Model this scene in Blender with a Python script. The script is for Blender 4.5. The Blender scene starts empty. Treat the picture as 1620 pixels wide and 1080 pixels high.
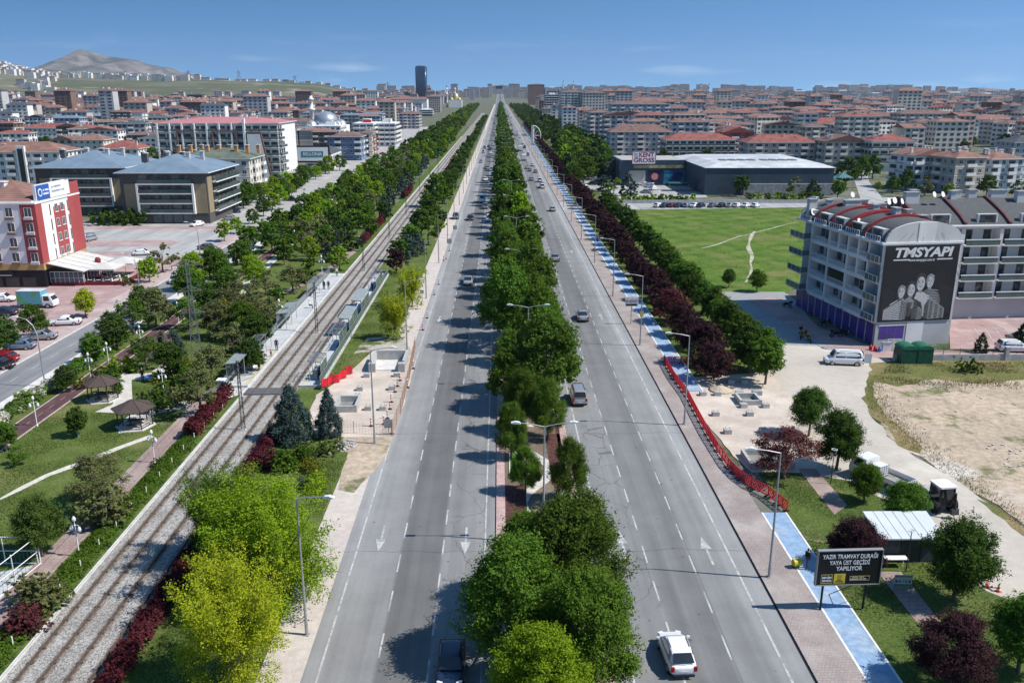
HAZE = 0.000035
import bpy, math, random
import numpy as np
from mathutils import Vector, Matrix
random.seed(11)
RNG = np.random.default_rng(11)
S = bpy.context.scene
C = S.collection
R = math.radians
# ---------------------------------------------------------------- camera: a drone 34 m above the avenue
CAM_H, LENS = 34.0, 30.0
FOC = LENS / 36 * 1620
PITCH = math.atan(394 / FOC)
YAW = math.atan(20 * math.cos(PITCH) / FOC)
cam_data = bpy.data.cameras.new('camera')
cam_data.lens = LENS; cam_data.sensor_width = 36; cam_data.clip_start = .5; cam_data.clip_end = 60000
cam = bpy.data.objects.new('camera', cam_data)
C.objects.link(cam)
cam.location = (0, 0, CAM_H)
cam.rotation_euler = (R(90) - PITCH, 0, -YAW)
S.camera = cam
_M = cam.rotation_euler.to_matrix()

def at(px, py, z=0.0):
    """the point of the horizontal plane z that the survey photo shows at (px, py)"""
    d = _M @ Vector(((px - 810) / FOC, -(py - 540) / FOC, -1))
    t = (z - CAM_H) / d.z
    return Vector((d.x * t, d.y * t, z))

def along(px, py, dist):
    d = _M @ Vector(((px - 810) / FOC, -(py - 540) / FOC, -1))
    t = dist / d.y
    return Vector((d.x * t, d.y * t, CAM_H + d.z * t))

# ---------------------------------------------------------------- node materials
class NT:
    def __init__(s, name):
        s.m = bpy.data.materials.new(name); s.m.use_nodes = True
        s.t = s.m.node_tree; s.b = s.t.nodes['Principled BSDF']
    def n(s, typ, ins=None, **props):
        nd = s.t.nodes.new(typ)
        for k, v in props.items(): setattr(nd, k, v)
        for k, v in (ins or {}).items():
            if hasattr(v, 'is_output'): s.t.links.new(v, nd.inputs[k])
            else: nd.inputs[k].default_value = v
        return nd
    def l(s, a, b): s.t.links.new(a, b)
    def mix(s, fac, a, b, blend='MIX'):
        nd = s.t.nodes.new('ShaderNodeMix'); nd.data_type = 'RGBA'; nd.blend_type = blend; nd.clamp_factor = True
        for i, v in ((0, fac), (6, a), (7, b)):
            if hasattr(v, 'is_output'): s.t.links.new(v, nd.inputs[i])
            else: nd.inputs[i].default_value = v if i == 0 else (*v[:3], 1)
        return nd.outputs[2]
    def math(s, op, a, b=0.0, c=0.0):
        nd = s.t.nodes.new('ShaderNodeMath'); nd.operation = op
        for i, v in enumerate((a, b, c)):
            if hasattr(v, 'is_output'): s.t.links.new(v, nd.inputs[i])
            else: nd.inputs[i].default_value = v
        return nd.outputs[0]
    def ramp(s, fac, lo, hi, a=0.0, b=1.0, smooth=True):
        nd = s.n('ShaderNodeMapRange', {'Value': fac, 'From Min': lo, 'From Max': hi, 'To Min': a, 'To Max': b})
        if smooth: nd.interpolation_type = 'SMOOTHSTEP'
        return nd.outputs[0]
    def coord(s): return s.n('ShaderNodeTexCoord').outputs['Object']
    def noise(s, vec, scale, detail=3.0, rough=.55):
        return s.n('ShaderNodeTexNoise', {'Vector': vec, 'Scale': scale, 'Detail': detail, 'Roughness': rough}).outputs['Fac']
    def finish(s, col, rough=.85, spec=.3, metal=0.0, bump=None, bstr=.3, bdist=.02):
        if hasattr(col, 'is_output'): s.l(col, s.b.inputs['Base Color'])
        else: s.b.inputs['Base Color'].default_value = (*col, 1)
        s.b.inputs['Roughness'].default_value = rough
        s.b.inputs['Specular IOR Level'].default_value = spec
        s.b.inputs['Metallic'].default_value = metal
        if bump is not None:
            bn = s.n('ShaderNodeBump', {'Height': bump, 'Strength': bstr, 'Distance': bdist})
            s.l(bn.outputs[0], s.b.inputs['Normal'])
        return s.m

_mats = {}
def mat(name, col=None, rough=.8, var=.12, scale=1.5, col2=None, scale2=.15, lo=.45, hi=.62, spec=.3, metal=0.0, bump=0.0):
    """plain surface with two scales of wear; col2 = patches of a second real colour"""
    if name in _mats: return _mats[name]
    t = NT(name); co = t.coord()
    f = t.ramp(t.noise(co, scale), .3, .7, 1 - var, 1 + var)
    c = col
    if col2: c = t.mix(t.ramp(t.noise(co, scale2, 5, .6), lo, hi), col, col2)
    g = t.n('ShaderNodeCombineColor', {0: f, 1: f, 2: f}).outputs[0]
    c = t.mix(1.0, c, g, 'MULTIPLY')
    _mats[name] = t.finish(c, rough, spec, metal, t.noise(co, scale * 6) if bump else None, bump)
    return _mats[name]

def leafmat(name, dark, light, trans=.3, patch=None):
    if name in _mats: return _mats[name]
    t = NT(name)
    g = t.n('ShaderNodeNewGeometry'); oi = t.n('ShaderNodeObjectInfo')
    c = t.mix(t.ramp(g.outputs['Random Per Island'], 0, 1, .18, .86, False), dark, light)
    if patch: c = t.mix(t.ramp(t.noise(t.coord(), .5, 3), .5, .62), c, patch)
    h = t.n('ShaderNodeHueSaturation', {'Color': c, 'Hue': t.ramp(oi.outputs['Random'], 0, 1, .494, .512, False),
            'Value': t.ramp(oi.outputs['Random'], 0, 1, .82, 1.2, False)}).outputs[0]
    t.finish(h, .7, .07)
    tr = t.n('ShaderNodeBsdfTranslucent', {'Color': h})
    mx = t.n('ShaderNodeMixShader', {0: trans})
    t.l(t.b.outputs[0], mx.inputs[1]); t.l(tr.outputs[0], mx.inputs[2])
    t.l(mx.outputs[0], t.t.nodes['Material Output'].inputs[0])
    _mats[name] = t.m
    return t.m

# ---------------------------------------------------------------- mesh builder
class MB:
    def __init__(s): s.v = []; s.f = []; s.m = []
    def add(s, vs, fs, mi=0):
        o = len(s.v); s.v += [tuple(p) for p in vs]
        s.f += [tuple(i + o for i in f) for f in fs]; s.m += [mi] * len(fs); return s
    def box(s, x0, x1, y0, y1, z0, z1, mi=0):
        return s.add([(x0,y0,z0),(x1,y0,z0),(x1,y1,z0),(x0,y1,z0),(x0,y0,z1),(x1,y0,z1),(x1,y1,z1),(x0,y1,z1)],
                     [(3,2,1,0),(4,5,6,7),(0,1,5,4),(1,2,6,5),(2,3,7,6),(3,0,4,7)], mi)
    def cbox(s, c, d, rz=0.0, mi=0, bev=0.0):
        ca, sa = math.cos(rz), math.sin(rz); x, y, z = d[0]/2, d[1]/2, d[2]/2
        if bev:
            b = bev; ring = [(-x+b,-y),(x-b,-y),(x,-y+b),(x,y-b),(x-b,y),(-x+b,y),(-x,y-b),(-x,-y+b)]
            return s.prism([(c[0]+p*ca-q*sa, c[1]+p*sa+q*ca) for p, q in ring], c[2]-z, c[2]+z, mi)
        return s.prism([(c[0]+p*ca-q*sa, c[1]+p*sa+q*ca) for p, q in ((-x,-y),(x,-y),(x,y),(-x,y))], c[2]-z, c[2]+z, mi)
    def prism(s, poly, z0, z1, mi=0, top=None):
        n = len(poly); top = top or poly
        vs = [(p[0],p[1],z0) for p in poly] + [(p[0],p[1],z1) for p in top]
        fs = [tuple(range(n-1,-1,-1)), tuple(range(n,2*n))] + [(i,(i+1)%n,n+(i+1)%n,n+i) for i in range(n)]
        return s.add(vs, fs, mi)
    def extr(s, prof, x0, x1, mi=0):
        """profile in (y, z) extruded along x"""
        n = len(prof)
        vs = [(x0,p[0],p[1]) for p in prof] + [(x1,p[0],p[1]) for p in prof]
        return s.add(vs, [tuple(range(n)), tuple(range(2*n-1,n-1,-1))] + [(i,n+i,n+(i+1)%n,(i+1)%n) for i in range(n)], mi)
    def extry(s, prof, y0, y1, mi=0):
        n = len(prof)
        vs = [(p[0],y0,p[1]) for p in prof] + [(p[0],y1,p[1]) for p in prof]
        return s.add(vs, [tuple(range(n-1,-1,-1)), tuple(range(n,2*n))] + [(i,(i+1)%n,n+(i+1)%n,n+i) for i in range(n)], mi)
    def tube(s, p, q, r, r2=None, n=6, mi=0):
        p = Vector(p); q = Vector(q); r2 = r if r2 is None else r2
        d = (q - p)
        if d.length < 1e-6: return s
        d.normalize(); a = d.orthogonal().normalized(); b = d.cross(a)
        vs = []
        for c, rr in ((p, r), (q, r2)):
            for k in range(n):
                t = 2*math.pi*k/n; vs.append(c + a*(rr*math.cos(t)) + b*(rr*math.sin(t)))
        return s.add(vs, [tuple(range(n-1,-1,-1)), tuple(range(n,2*n))] + [(i,(i+1)%n,n+(i+1)%n,n+i) for i in range(n)], mi)
    def path(s, pts, r, r2=None, n=6, mi=0):
        r2 = r if r2 is None else r2; k = len(pts)-1
        for i in range(k): s.tube(pts[i], pts[i+1], r+(r2-r)*i/k, r+(r2-r)*(i+1)/k, n, mi)
        return s
    def lathe(s, prof, n=12, c=(0,0), mi=0):
        vs = [(c[0]+r*math.cos(2*math.pi*k/n), c[1]+r*math.sin(2*math.pi*k/n), z) for r, z in prof for k in range(n)]
        m = len(prof)
        fs = [(i*n+k, i*n+(k+1)%n, (i+1)*n+(k+1)%n, (i+1)*n+k) for i in range(m-1) for k in range(n)]
        fs += [tuple(range(n-1,-1,-1)), tuple(range((m-1)*n, m*n))]
        return s.add(vs, fs, mi)
    def face(s, pts, mi=0): return s.add(pts, [tuple(range(len(pts)))], mi)
    def wheel(s, c, r, w, axis='x', n=14, mi=0):
        o = Vector((w/2,0,0)) if axis == 'x' else Vector((0,w/2,0))
        c = Vector(c); return s.tube(c-o, c+o, r, r, n, mi)
    def mesh(s, name, mats, smooth=False):
        me = bpy.data.meshes.new(name); me.from_pydata(s.v, [], s.f)
        for m in (mats if isinstance(mats, (list, tuple)) else [mats]): me.materials.append(m)
        me.polygons.foreach_set('material_index', s.m)
        if smooth: me.polygons.foreach_set('use_smooth', [True]*len(s.f))
        me.update(); return me
    def build(s, name, mats, parent=None, smooth=False, loc=(0,0,0), rz=0.0):
        return put(name, s.mesh(name, mats, smooth), parent, loc, rz)

KIDS = {}
def put(name, data, parent=None, loc=(0,0,0), rz=0.0, sc=None):
    o = bpy.data.objects.new(name, data); C.objects.link(o)
    o.location = loc; o.rotation_euler = (0, 0, rz)
    if sc: o.scale = sc if isinstance(sc, tuple) else (sc, sc, sc)
    if parent is not None:
        o.parent = parent; KIDS.setdefault(parent, []).append(o)
    return o
def tag(o, label=None, cat=None, group=None, kind=None):
    if label: o['label'] = label
    if cat: o['category'] = cat
    if group: o['group'] = group
    if kind: o['kind'] = kind
    return o
def thing(name, label, cat, loc=(0,0,0), rz=0.0, group=None, sc=None):
    return tag(put(name, None, None, loc, rz, sc), label, cat, group)
def dup(o, loc=None, rz=None, label=None, group=None, sc=None, parent=None):
    c = o.copy(); C.objects.link(c)
    if loc is not None: c.location = loc
    if rz is not None: c.rotation_euler = (0, 0, rz)
    if sc is not None: c.scale = sc if isinstance(sc, tuple) else (sc, sc, sc)
    if label: c['label'] = label
    if group: c['group'] = group
    if parent is not None:
        c.parent = parent; KIDS.setdefault(parent, []).append(c)
    for ch in list(KIDS.get(o, ())): dup(ch, parent=c)
    return c
def paint(o, m, i=0):
    o.material_slots[i].link = 'OBJECT'; o.material_slots[i].material = m
def paint_part(root, names, m):
    for ch in KIDS.get(root, ()):
        if ch.name.split('.')[0] in names and ch.data: paint(ch, m)
def struct(o, label=None): return tag(o, label, None, None, 'structure')
BARE = []                                        # ground where no grass grows
def sheet(name, poly, z, m, z0=None):
    """a flat sheet of ground; with z0 a slab with real edges"""
    b = MB()
    if name in ('path', 'running_track', 'sports_court', 'bare_ground', 'paving', 'dirt_road', 'cycle_path', 'pavement'): BARE.append([(p[0], p[1]) for p in poly])
    if z0 is None: b.face([(p[0], p[1], z) for p in poly])
    else: b.prism([(p[0], p[1]) for p in poly], z0, z)
    return struct(b.build(name, m))
def strip(name, x0, x1, y0, y1, z, m, z0=None): return sheet(name, [(x0,y0),(x1,y0),(x1,y1),(x0,y1)], z, m, z0)
def pxpoly(name, pts, z, m, amp=0.0, step=1.2):
    P = [at(x, y) for x, y in pts]
    if amp:                                     # a ragged natural edge
        rr = random.Random(len(pts)*7 + int(pts[0][0])); Q = []; n = len(P)
        for i in range(n):
            a, c = P[i], P[(i+1) % n]; d = c - a; k = max(1, int(d.length/step)); nn = Vector((-d.y, d.x, 0)).normalized(); dr = 0
            for j in range(k):
                dr = dr*.7 + rr.uniform(-amp, amp); w = min(1, 3*j/k, 3*(k-j)/k); Q.append(a + d*(j/k) + nn*dr*w)
        P = Q
    return sheet(name, P, z, m)
def text(body, size, parent, loc, m, rot=(R(90),0,0), bold=0.0, ext=.004, width=None, shear=0.0, align='CENTER'):
    cu = bpy.data.curves.new('lettering', 'FONT'); cu.body = body; cu.size = size; cu.align_x = align; cu.align_y = 'CENTER'
    cu.offset = bold; cu.extrude = ext; cu.shear = shear; cu.materials.append(m); cu.resolution_u = 3
    tmp = bpy.data.objects.new('lettering_source', cu); C.objects.link(tmp)
    dg = bpy.context.evaluated_depsgraph_get()
    me = bpy.data.meshes.new_from_object(tmp.evaluated_get(dg)); bpy.data.objects.remove(tmp); bpy.data.curves.remove(cu)
    me.name = 'lettering'
    if not me.materials: me.materials.append(m)
    o = put('lettering', me, parent, loc); o.rotation_euler = rot
    if width:
        xs = [v.co.x for v in me.vertices]; w = max(xs) - min(xs) if xs else 0
        if w > 0: o.scale = (width / w, 1, 1)
    return o
ORD = ['', 'first', 'second', 'third', 'fourth', 'fifth', 'sixth', 'seventh', 'eighth', 'ninth', 'tenth', 'eleventh', 'twelfth',
       'thirteenth', 'fourteenth', 'fifteenth', 'sixteenth', 'seventeenth', 'eighteenth', 'nineteenth', 'twentieth']
_tens = ['', '', 'twenty', 'thirty', 'forty', 'fifty', 'sixty', 'seventy', 'eighty', 'ninety']
def nth(k):
    if k <= 20: return ORD[k]
    return (_tens[k//10][:-1] + 'ieth') if k % 10 == 0 else _tens[k//10] + '-' + ORD[k % 10]
# ================================================================ light, sky
SUN_EL, SUN_AZ = R(50), math.atan2(-.165, .985)        # azimuth of the sun seen from the ground (x = right, y = away)
W = bpy.data.worlds.new('World'); S.world = W; W.use_nodes = True
wt = W.node_tree
sky = wt.nodes.new('ShaderNodeTexSky'); sky.sky_type = 'NISHITA'; sky.sun_disc = False
sky.sun_elevation = SUN_EL; sky.sun_rotation = math.pi/2 - SUN_AZ
sky.altitude = 500; sky.air_density = 1.0; sky.dust_density = .6; sky.ozone_density = 3.0
def _wn(typ, **props):
    nd = wt.nodes.new(typ)
    for k, v in props.items(): setattr(nd, k, v)
    return nd
_tc, _sx, _ma, _cb, _nz, _hs = _wn('ShaderNodeTexCoord'), _wn('ShaderNodeSeparateXYZ'), _wn('ShaderNodeMath', operation='MULTIPLY_ADD'), _wn('ShaderNodeCombineXYZ'), _wn('ShaderNodeVectorMath', operation='NORMALIZE'), _wn('ShaderNodeHueSaturation')
_tn = _wn('ShaderNodeMix', data_type='RGBA', blend_type='MULTIPLY'); _tn.inputs[0].default_value = 1; _tn.inputs[7].default_value = (.88, 1.03, .97, 1)
_cl = _wn('ShaderNodeMix', data_type='RGBA'); _cl.inputs[7].default_value = (6.2, 6.9, 7.6, 1)                     # faint thin cloud low over the skyline
_mp = _wn('ShaderNodeMapping'); _mp.inputs['Scale'].default_value = (5, 5, 34); _no = _wn('ShaderNodeTexNoise'); _no.inputs['Scale'].default_value = 1.6; _no.inputs['Detail'].default_value = 6
_r1 = _wn('ShaderNodeMapRange'); _r2 = _wn('ShaderNodeMapRange'); _mu = _wn('ShaderNodeMath', operation='MULTIPLY')
for n_, v_ in ((_r1, (.56, .78, 0, .34)), (_r2, (.012, .075, 1, 0))):
    for i_, x_ in zip((1, 2, 3, 4), v_): n_.inputs[i_].default_value = x_
_ma.inputs[1].default_value = 4; _ma.inputs[2].default_value = .22; _hs.inputs['Saturation'].default_value = 1.2   # a clear dry sky: deep blue close above the horizon
for a_, b_ in ((_tc.outputs['Generated'], _sx.inputs[0]), (_sx.outputs[2], _ma.inputs[0]), (_sx.outputs[0], _cb.inputs[0]), (_sx.outputs[1], _cb.inputs[1]), (_ma.outputs[0], _cb.inputs[2]),
               (_cb.outputs[0], _nz.inputs[0]), (_nz.outputs[0], sky.inputs[0]), (sky.outputs[0], _hs.inputs['Color']), (_hs.outputs[0], _tn.inputs[6]), (_tn.outputs[2], _cl.inputs[6]), (_cl.outputs[2], wt.nodes['Background'].inputs[0]),
               (_tc.outputs['Generated'], _mp.inputs[0]), (_mp.outputs[0], _no.inputs['Vector']), (_no.outputs['Fac'], _r1.inputs[0]), (_sx.outputs[2], _r2.inputs[0]), (_r1.outputs[0], _mu.inputs[0]), (_r2.outputs[0], _mu.inputs[1]), (_mu.outputs[0], _cl.inputs[0])): wt.links.new(a_, b_)
wt.nodes['Background'].inputs[1].default_value = .15
sl = bpy.data.lights.new('sun', 'SUN'); sl.energy = 5.0; sl.angle = R(.5); sl.color = (1, .96, .90)
so = bpy.data.objects.new('sun', sl); C.objects.link(so)
sd = Vector((math.cos(SUN_EL)*math.cos(SUN_AZ), math.cos(SUN_EL)*math.sin(SUN_AZ), math.sin(SUN_EL)))
so.rotation_euler = sd.to_track_quat('Z', 'Y').to_euler()
S.view_settings.view_transform = 'Standard'; S.view_settings.look = 'None'
S.view_settings.exposure = .32; S.view_settings.gamma = 1
S.cycles.max_bounces = 6; S.cycles.transparent_max_bounces = 8

# ================================================================ ground materials
def asphalt(name, base, bands, cracks=None, joints=True):
    """bands: (x0, x1, factor, soft) lanes laid or worn differently; cracks: (x0, x1)"""
    t = NT(name); co = t.coord()
    x = t.n('ShaderNodeSeparateXYZ', {0: co}).outputs[0]; y = t.n('ShaderNodeSeparateXYZ', {0: co}).outputs[1]
    f = t.ramp(t.noise(co, 14, 2), .3, .7, .94, 1.06)
    f = t.math('MULTIPLY', f, t.ramp(t.noise(co, .35, 5, .6), .3, .7, .93, 1.07))
    st = t.n('ShaderNodeMapping', {0: co, 'Scale': (1.1, .02, 1)}).outputs[0]
    f = t.math('MULTIPLY', f, t.ramp(t.noise(st, 1, 4), .3, .7, .90, 1.09))
    st2 = t.n('ShaderNodeMapping', {0: co, 'Scale': (.28, .018, 1), 'Location': (3, 8, 0)}).outputs[0]
    f = t.math('MULTIPLY', f, t.ramp(t.noise(st2, 1, 3), .35, .65, .88, 1.1))
    yj = t.math('ABSOLUTE', t.math('SUBTRACT', t.math('FRACT', t.math('DIVIDE', t.math('ADD', y, t.math('MULTIPLY', t.noise(co, .25, 2), 1.2)), 23.7)), .5))
    f = t.math('MULTIPLY', f, t.ramp(yj, .0012, .0035, .70, 1))
    wob = t.ramp(t.noise(t.n('ShaderNodeMapping', {0: co, 'Scale': (.3, .05, 1)}).outputs[0], 1, 3), .2, .8, -.5, .5)
    for x0, x1, k, soft in bands:
        xx = t.math('ADD', x, t.math('MULTIPLY', wob, soft))
        a = t.math('MULTIPLY', t.ramp(xx, x0 - soft, x0 + soft), t.ramp(xx, x1 - soft, x1 + soft, 1, 0))
        f = t.math('MULTIPLY', f, t.math('MULTIPLY_ADD', a, k - 1, 1))
    if cracks:
        wv = t.n('ShaderNodeVectorMath', {0: co, 1: t.n('ShaderNodeTexNoise', {'Vector': co, 'Scale': .9, 'Detail': 4.0}).outputs['Color']}, operation='ADD').outputs[0]
        v = t.n('ShaderNodeTexVoronoi', {'Vector': t.n('ShaderNodeMapping', {0: wv, 'Scale': (.5, .3, 0)}).outputs[0], 'Scale': .85}, feature='DISTANCE_TO_EDGE').outputs['Distance']
        ck = t.ramp(v, .004, .017, 1, 0)
        ck = t.math('MULTIPLY', ck, t.math('MULTIPLY', t.ramp(x, cracks[0], cracks[0]+.8), t.ramp(x, cracks[1]-.8, cracks[1], 1, 0)))
        ck = t.math('MULTIPLY', ck, t.ramp(t.noise(co, .16, 2), .36, .5))
        ck = t.math('MULTIPLY', ck, t.ramp(y, 120, 210, 1, 0))
        f = t.math('MULTIPLY', f, t.math('MULTIPLY_ADD', ck, -.42, 1))
    sp = t.n('ShaderNodeTexVoronoi', {'Vector': co, 'Scale': .55}).outputs['Distance']
    f = t.math('MULTIPLY', f, t.ramp(sp, .05, .075, .62, 1))
    g = t.n('ShaderNodeCombineColor', {0: f, 1: f, 2: f}).outputs[0]
    return t.finish(t.mix(1.0, base, g, 'MULTIPLY'), .82, .3, bump=t.noise(co, 30), bstr=.15)

def grassmat(name, a, b, dry, dlo=.56, dhi=.72, soil=None, slo=.7, shi=.8):
    t = NT(name); co = t.coord()
    c = t.mix(t.ramp(t.noise(co, .22, 5, .65), .35, .65), a, b)
    c = t.mix(t.ramp(t.noise(co, .09, 6, .62), dlo, dhi), c, dry)
    if soil: c = t.mix(t.ramp(t.noise(t.n('ShaderNodeMapping', {0: co, 'Location': (31, 17, 5)}).outputs[0], .12, 6, .68), slo, shi), c, soil)
    f = t.ramp(t.noise(co, 5, 4, .7), .25, .75, .55, 1.45)
    g = t.n('ShaderNodeCombineColor', {0: f, 1: f, 2: f}).outputs[0]
    return t.finish(t.mix(1.0, c, g, 'MULTIPLY'), .95, .1, bump=t.noise(co, 9, 3), bstr=.6, bdist=.06)

def pavers(name, a, b, sx, sy, mortar=.03, dark=.6, rot=0.0, patch=None):
    t = NT(name); co = t.coord()
    mp = t.n('ShaderNodeMapping', {0: co, 'Rotation': (0, 0, rot)}).outputs[0]
    br = t.n('ShaderNodeTexBrick', {'Vector': mp, 'Color1': (*a, 1), 'Color2': (*b, 1), 'Mortar': tuple(x*dark for x in a)+(1,), 'Scale': 1.0,
             'Mortar Size': mortar, 'Brick Width': sx, 'Row Height': sy})
    c = br.outputs['Color']
    if patch: c = t.mix(t.ramp(t.noise(co, .2, 5, .62), .46, .66), c, patch)
    f = t.math('MULTIPLY', t.ramp(t.noise(co, .3, 5), .3, .7, .88, 1.12), t.ramp(t.noise(co, 6, 3), .3, .7, .92, 1.08))
    g = t.n('ShaderNodeCombineColor', {0: f, 1: f, 2: f}).outputs[0]
    return t.finish(t.mix(1.0, c, g, 'MULTIPLY'), .9, .2)

def ballastmat():
    t = NT('ballast'); co = t.coord()
    v = t.n('ShaderNodeTexVoronoi', {'Vector': co, 'Scale': 11.0})
    f = t.ramp(t.n('ShaderNodeSeparateColor', {0: v.outputs['Color']}).outputs[0], 0, 1, .6, 1.3)
    x = t.n('ShaderNodeSeparateXYZ', {0: co}).outputs[0]
    c = t.mix(t.ramp(t.noise(co, .25, 4), .4, .65), (.345, .33, .31), (.275, .26, .24))
    for rx in (-29.15, -27.7, -26.1, -24.7):
        d = t.math('ABSOLUTE', t.math('SUBTRACT', x, rx))
        c = t.mix(t.ramp(d, .14, .42, .8, 0), c, (.17, .125, .095))
    g = t.n('ShaderNodeCombineColor', {0: f, 1: f, 2: f}).outputs[0]
    return t.finish(t.mix(1.0, c, g, 'MULTIPLY'), .95, .1, bump=v.outputs['Distance'], bstr=.8, bdist=.05)

def dirtmat(name, a, b, weed=None, wlo=.6, whi=.7, ruts=True, pale=None, amp=.10):
    t = NT(name); co = t.coord()
    c = t.mix(t.ramp(t.noise(co, .12, 6, .65), .35, .65), a, b)
    if ruts:
        w = t.n('ShaderNodeTexWave', {'Vector': t.n('ShaderNodeMapping', {0: co, 'Rotation': (0,0,.5)}).outputs[0], 'Scale': .12, 'Distortion': 9.0, 'Detail': 4.0, 'Detail Scale': .6}).outputs['Fac']
        c = t.mix(t.ramp(w, .86, .99, 0, .13), c, tuple(x*.55 for x in a))
    if pale: c = t.mix(t.ramp(t.noise(t.n('ShaderNodeMapping', {0: co, 'Location': (7, 40, 3)}).outputs[0], .07, 5), .56, .66), c, pale)
    if weed: c = t.mix(t.ramp(t.noise(t.n('ShaderNodeMapping', {0: co, 'Location': (91, 4, 9)}).outputs[0], .18, 7, .72), wlo, whi), c, weed)
    f = t.math('MULTIPLY', t.ramp(t.noise(co, 1.4, 5, .6), .25, .75, 1 - amp, 1 + amp), t.ramp(t.noise(co, 14, 3, .6), .25, .75, .91, 1.09))
    g = t.n('ShaderNodeCombineColor', {0: f, 1: f, 2: f}).outputs[0]
    return t.finish(t.mix(1.0, c, g, 'MULTIPLY'), .95, .1, bump=t.noise(co, 1.2, 7, .62), bstr=min(.5, amp*2.4), bdist=.22)

WHITE_PAINT = mat('road_paint', (.44, .44, .43), .8, .16, 3, (.28, .28, .275), .7, .44, .64)
CONC = mat('concrete', (.42, .41, .39), .9, .14, 1.2)
CONC_L = mat('pale_concrete', (.55, .53, .50), .9, .12, 1.0)
G_GROUND = dirtmat('city_ground', (.17, .165, .145), (.10, .115, .06), (.045, .065, .022), .5, .62, ruts=False)
G_ROADL = asphalt('asphalt_left', (.212, .210, .206), [(-7.75, -4.5, .62, .18), (-13, -10.9, 1.3, .5), (-10.9, -7.9, 1.1, .3), (-4.3, -1.3, .96, .3), (-6.6, -5.6, .93, .5), (-10, -9, .93, .5)], (-4.4, -.8))
G_ROADR = asphalt('asphalt_right', (.200, .200, .199), [(11.1, 14.3, .80, .2), (12.9, 13.9, .90, .35), (11.4, 12.2, .94, .3), (16.7, 19, 1.30, .45), (8.2, 10.9, .97, .3), (14.43, 14.50, .72, .02), (9.2, 10.1, .95, .3)], (8.0, 11.6))
G_ROADB = asphalt('asphalt_street', (.20, .203, .21), [(-61.5, -60.5, .93, .4), (-59, -58, .93, .4)])
G_LAWN = grassmat('lawn', (.072, .105, .024), (.105, .138, .036), (.18, .17, .07), .52, .72, (.28, .24, .18), .64, .74)
G_LAWN2 = grassmat('clover_lawn', (.060, .092, .022), (.088, .122, .03), (.17, .165, .07), .54, .74, (.27, .22, .155), .64, .74)
G_FIELD = grassmat('meadow', (.062,.125,.018), (.115,.17,.032), (.165,.17,.06), .48, .68, (.17,.12,.07), .62, .76)
G_TURF = grassmat('turf', (.06, .13, .022), (.07, .14, .025), (.08, .14, .03))
G_SOIL = dirtmat('planting_soil', (.13, .095, .07), (.20, .16, .12), (.055, .075, .02), .56, .66, ruts=False)
G_MULCH = mat('red_mulch', (.085, .035, .03), .95, .45, 5, bump=.5)
G_PAVE = pavers('pavement_tiles', (.33, .275, .255), (.28, .245, .23), .24, .24, .02, .72, patch=(.35, .315, .29))
G_PAVEL = dirtmat('dusty_pavement', (.47, .41, .375), (.50, .45, .40), None, ruts=False)
G_PAD = pavers('cream_pavers', (.52, .445, .375), (.48, .41, .345), .4, .2, .02, .75, .1, patch=(.54, .47, .40))
G_PINK = pavers('pink_pavers', (.38, .255, .24), (.34, .23, .22), .3, .3, .02, .7, patch=(.40, .30, .28))
G_KERBP = mat('pink_kerb', (.43, .30, .28), .9, .15, 2)
G_BLUE = mat('blue_path', (.225, .335, .475), .9, .14, 2.5, (.37, .41, .45), .45, .44, .70)
G_TRACK = mat('maroon_track', (.085, .042, .045), .9, .12, 2, (.11, .06, .058), .3)
G_PATHR = pavers('red_path', (.30, .215, .195), (.27, .20, .185), .5, .5, .03, .7, patch=(.34, .27, .24))
G_BALL = ballastmat()
G_DIRT = dirtmat('dirt_lot', (.46, .37, .275), (.36, .29, .22), (.15, .155, .075), .54, .64, pale=(.55, .51, .46), amp=.22)
G_DROAD = dirtmat('dirt_road', (.47, .425, .365), (.40, .365, .315), None, ruts=False, pale=(.53, .485, .42), amp=.05)
G_WEED = grassmat('weeds', (.11, .12, .04), (.14, .14, .05), (.24, .18, .09), .48, .62, (.34, .28, .20), .6, .72)
G_LOT = asphalt('parking_asphalt', (.34, .335, .325), [])

# ================================================================ the ground and what lies flat on it
b = MB(); n = 64
b.face([(26000*math.cos(2*math.pi*k/n), 26000*math.sin(2*math.pi*k/n), 0) for k in range(n)])
struct(b.build('ground', G_GROUND))
FAR = 2600
def rise(y): t = max(0, min(1, (y - 2600) / 3400)); return 33*t*t*(3 - 2*t)     # the land climbs gently to the skyline
road_l = strip('road', -12.1, -.4, 15, FAR, .03, G_ROADL)
road_r = strip('road', 6.8, 18.8, 15, FAR, .03, G_ROADR)
for x0, x1, m in ((-12.1, -.4, G_ROADL), (6.8, 18.8, G_ROADR)):
    b = MB()
    for k in range(17): ya, yb = 2600 + 200*k, 2800 + 200*k; b.face([(x0, ya, rise(ya)+.4), (x1, ya, rise(ya)+.4), (x1, yb, rise(yb)+.4), (x0, yb, rise(yb)+.4)])
    struct(b.build('road', m))
b = MB(); nx_ = 24
b.add([(-1600 + 8200*i/nx_, 2600 + 4200*j/30, (rise(2600 + 4200*j/30) - .05) * max(0, min(1, (i+.2)/3))) for j in range(31) for i in range(nx_+1)], [(j*(nx_+1)+i, j*(nx_+1)+i+1, (j+1)*(nx_+1)+i+1, (j+1)*(nx_+1)+i) for j in range(30) for i in range(nx_)])
struct(b.build('terrain', G_GROUND))
def arrow(b, x, y, dirn, L=4.2):
    s = dirn; w = .09
    b.face([(x-w, y, .038), (x+w, y, .038), (x+w, y+s*L*.55, .038), (x-w, y+s*L*.55, .038)])
    b.face([(x-.42, y+s*L*.55, .038), (x+.42, y+s*L*.55, .038), (x, y+s*L, .038)])
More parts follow.
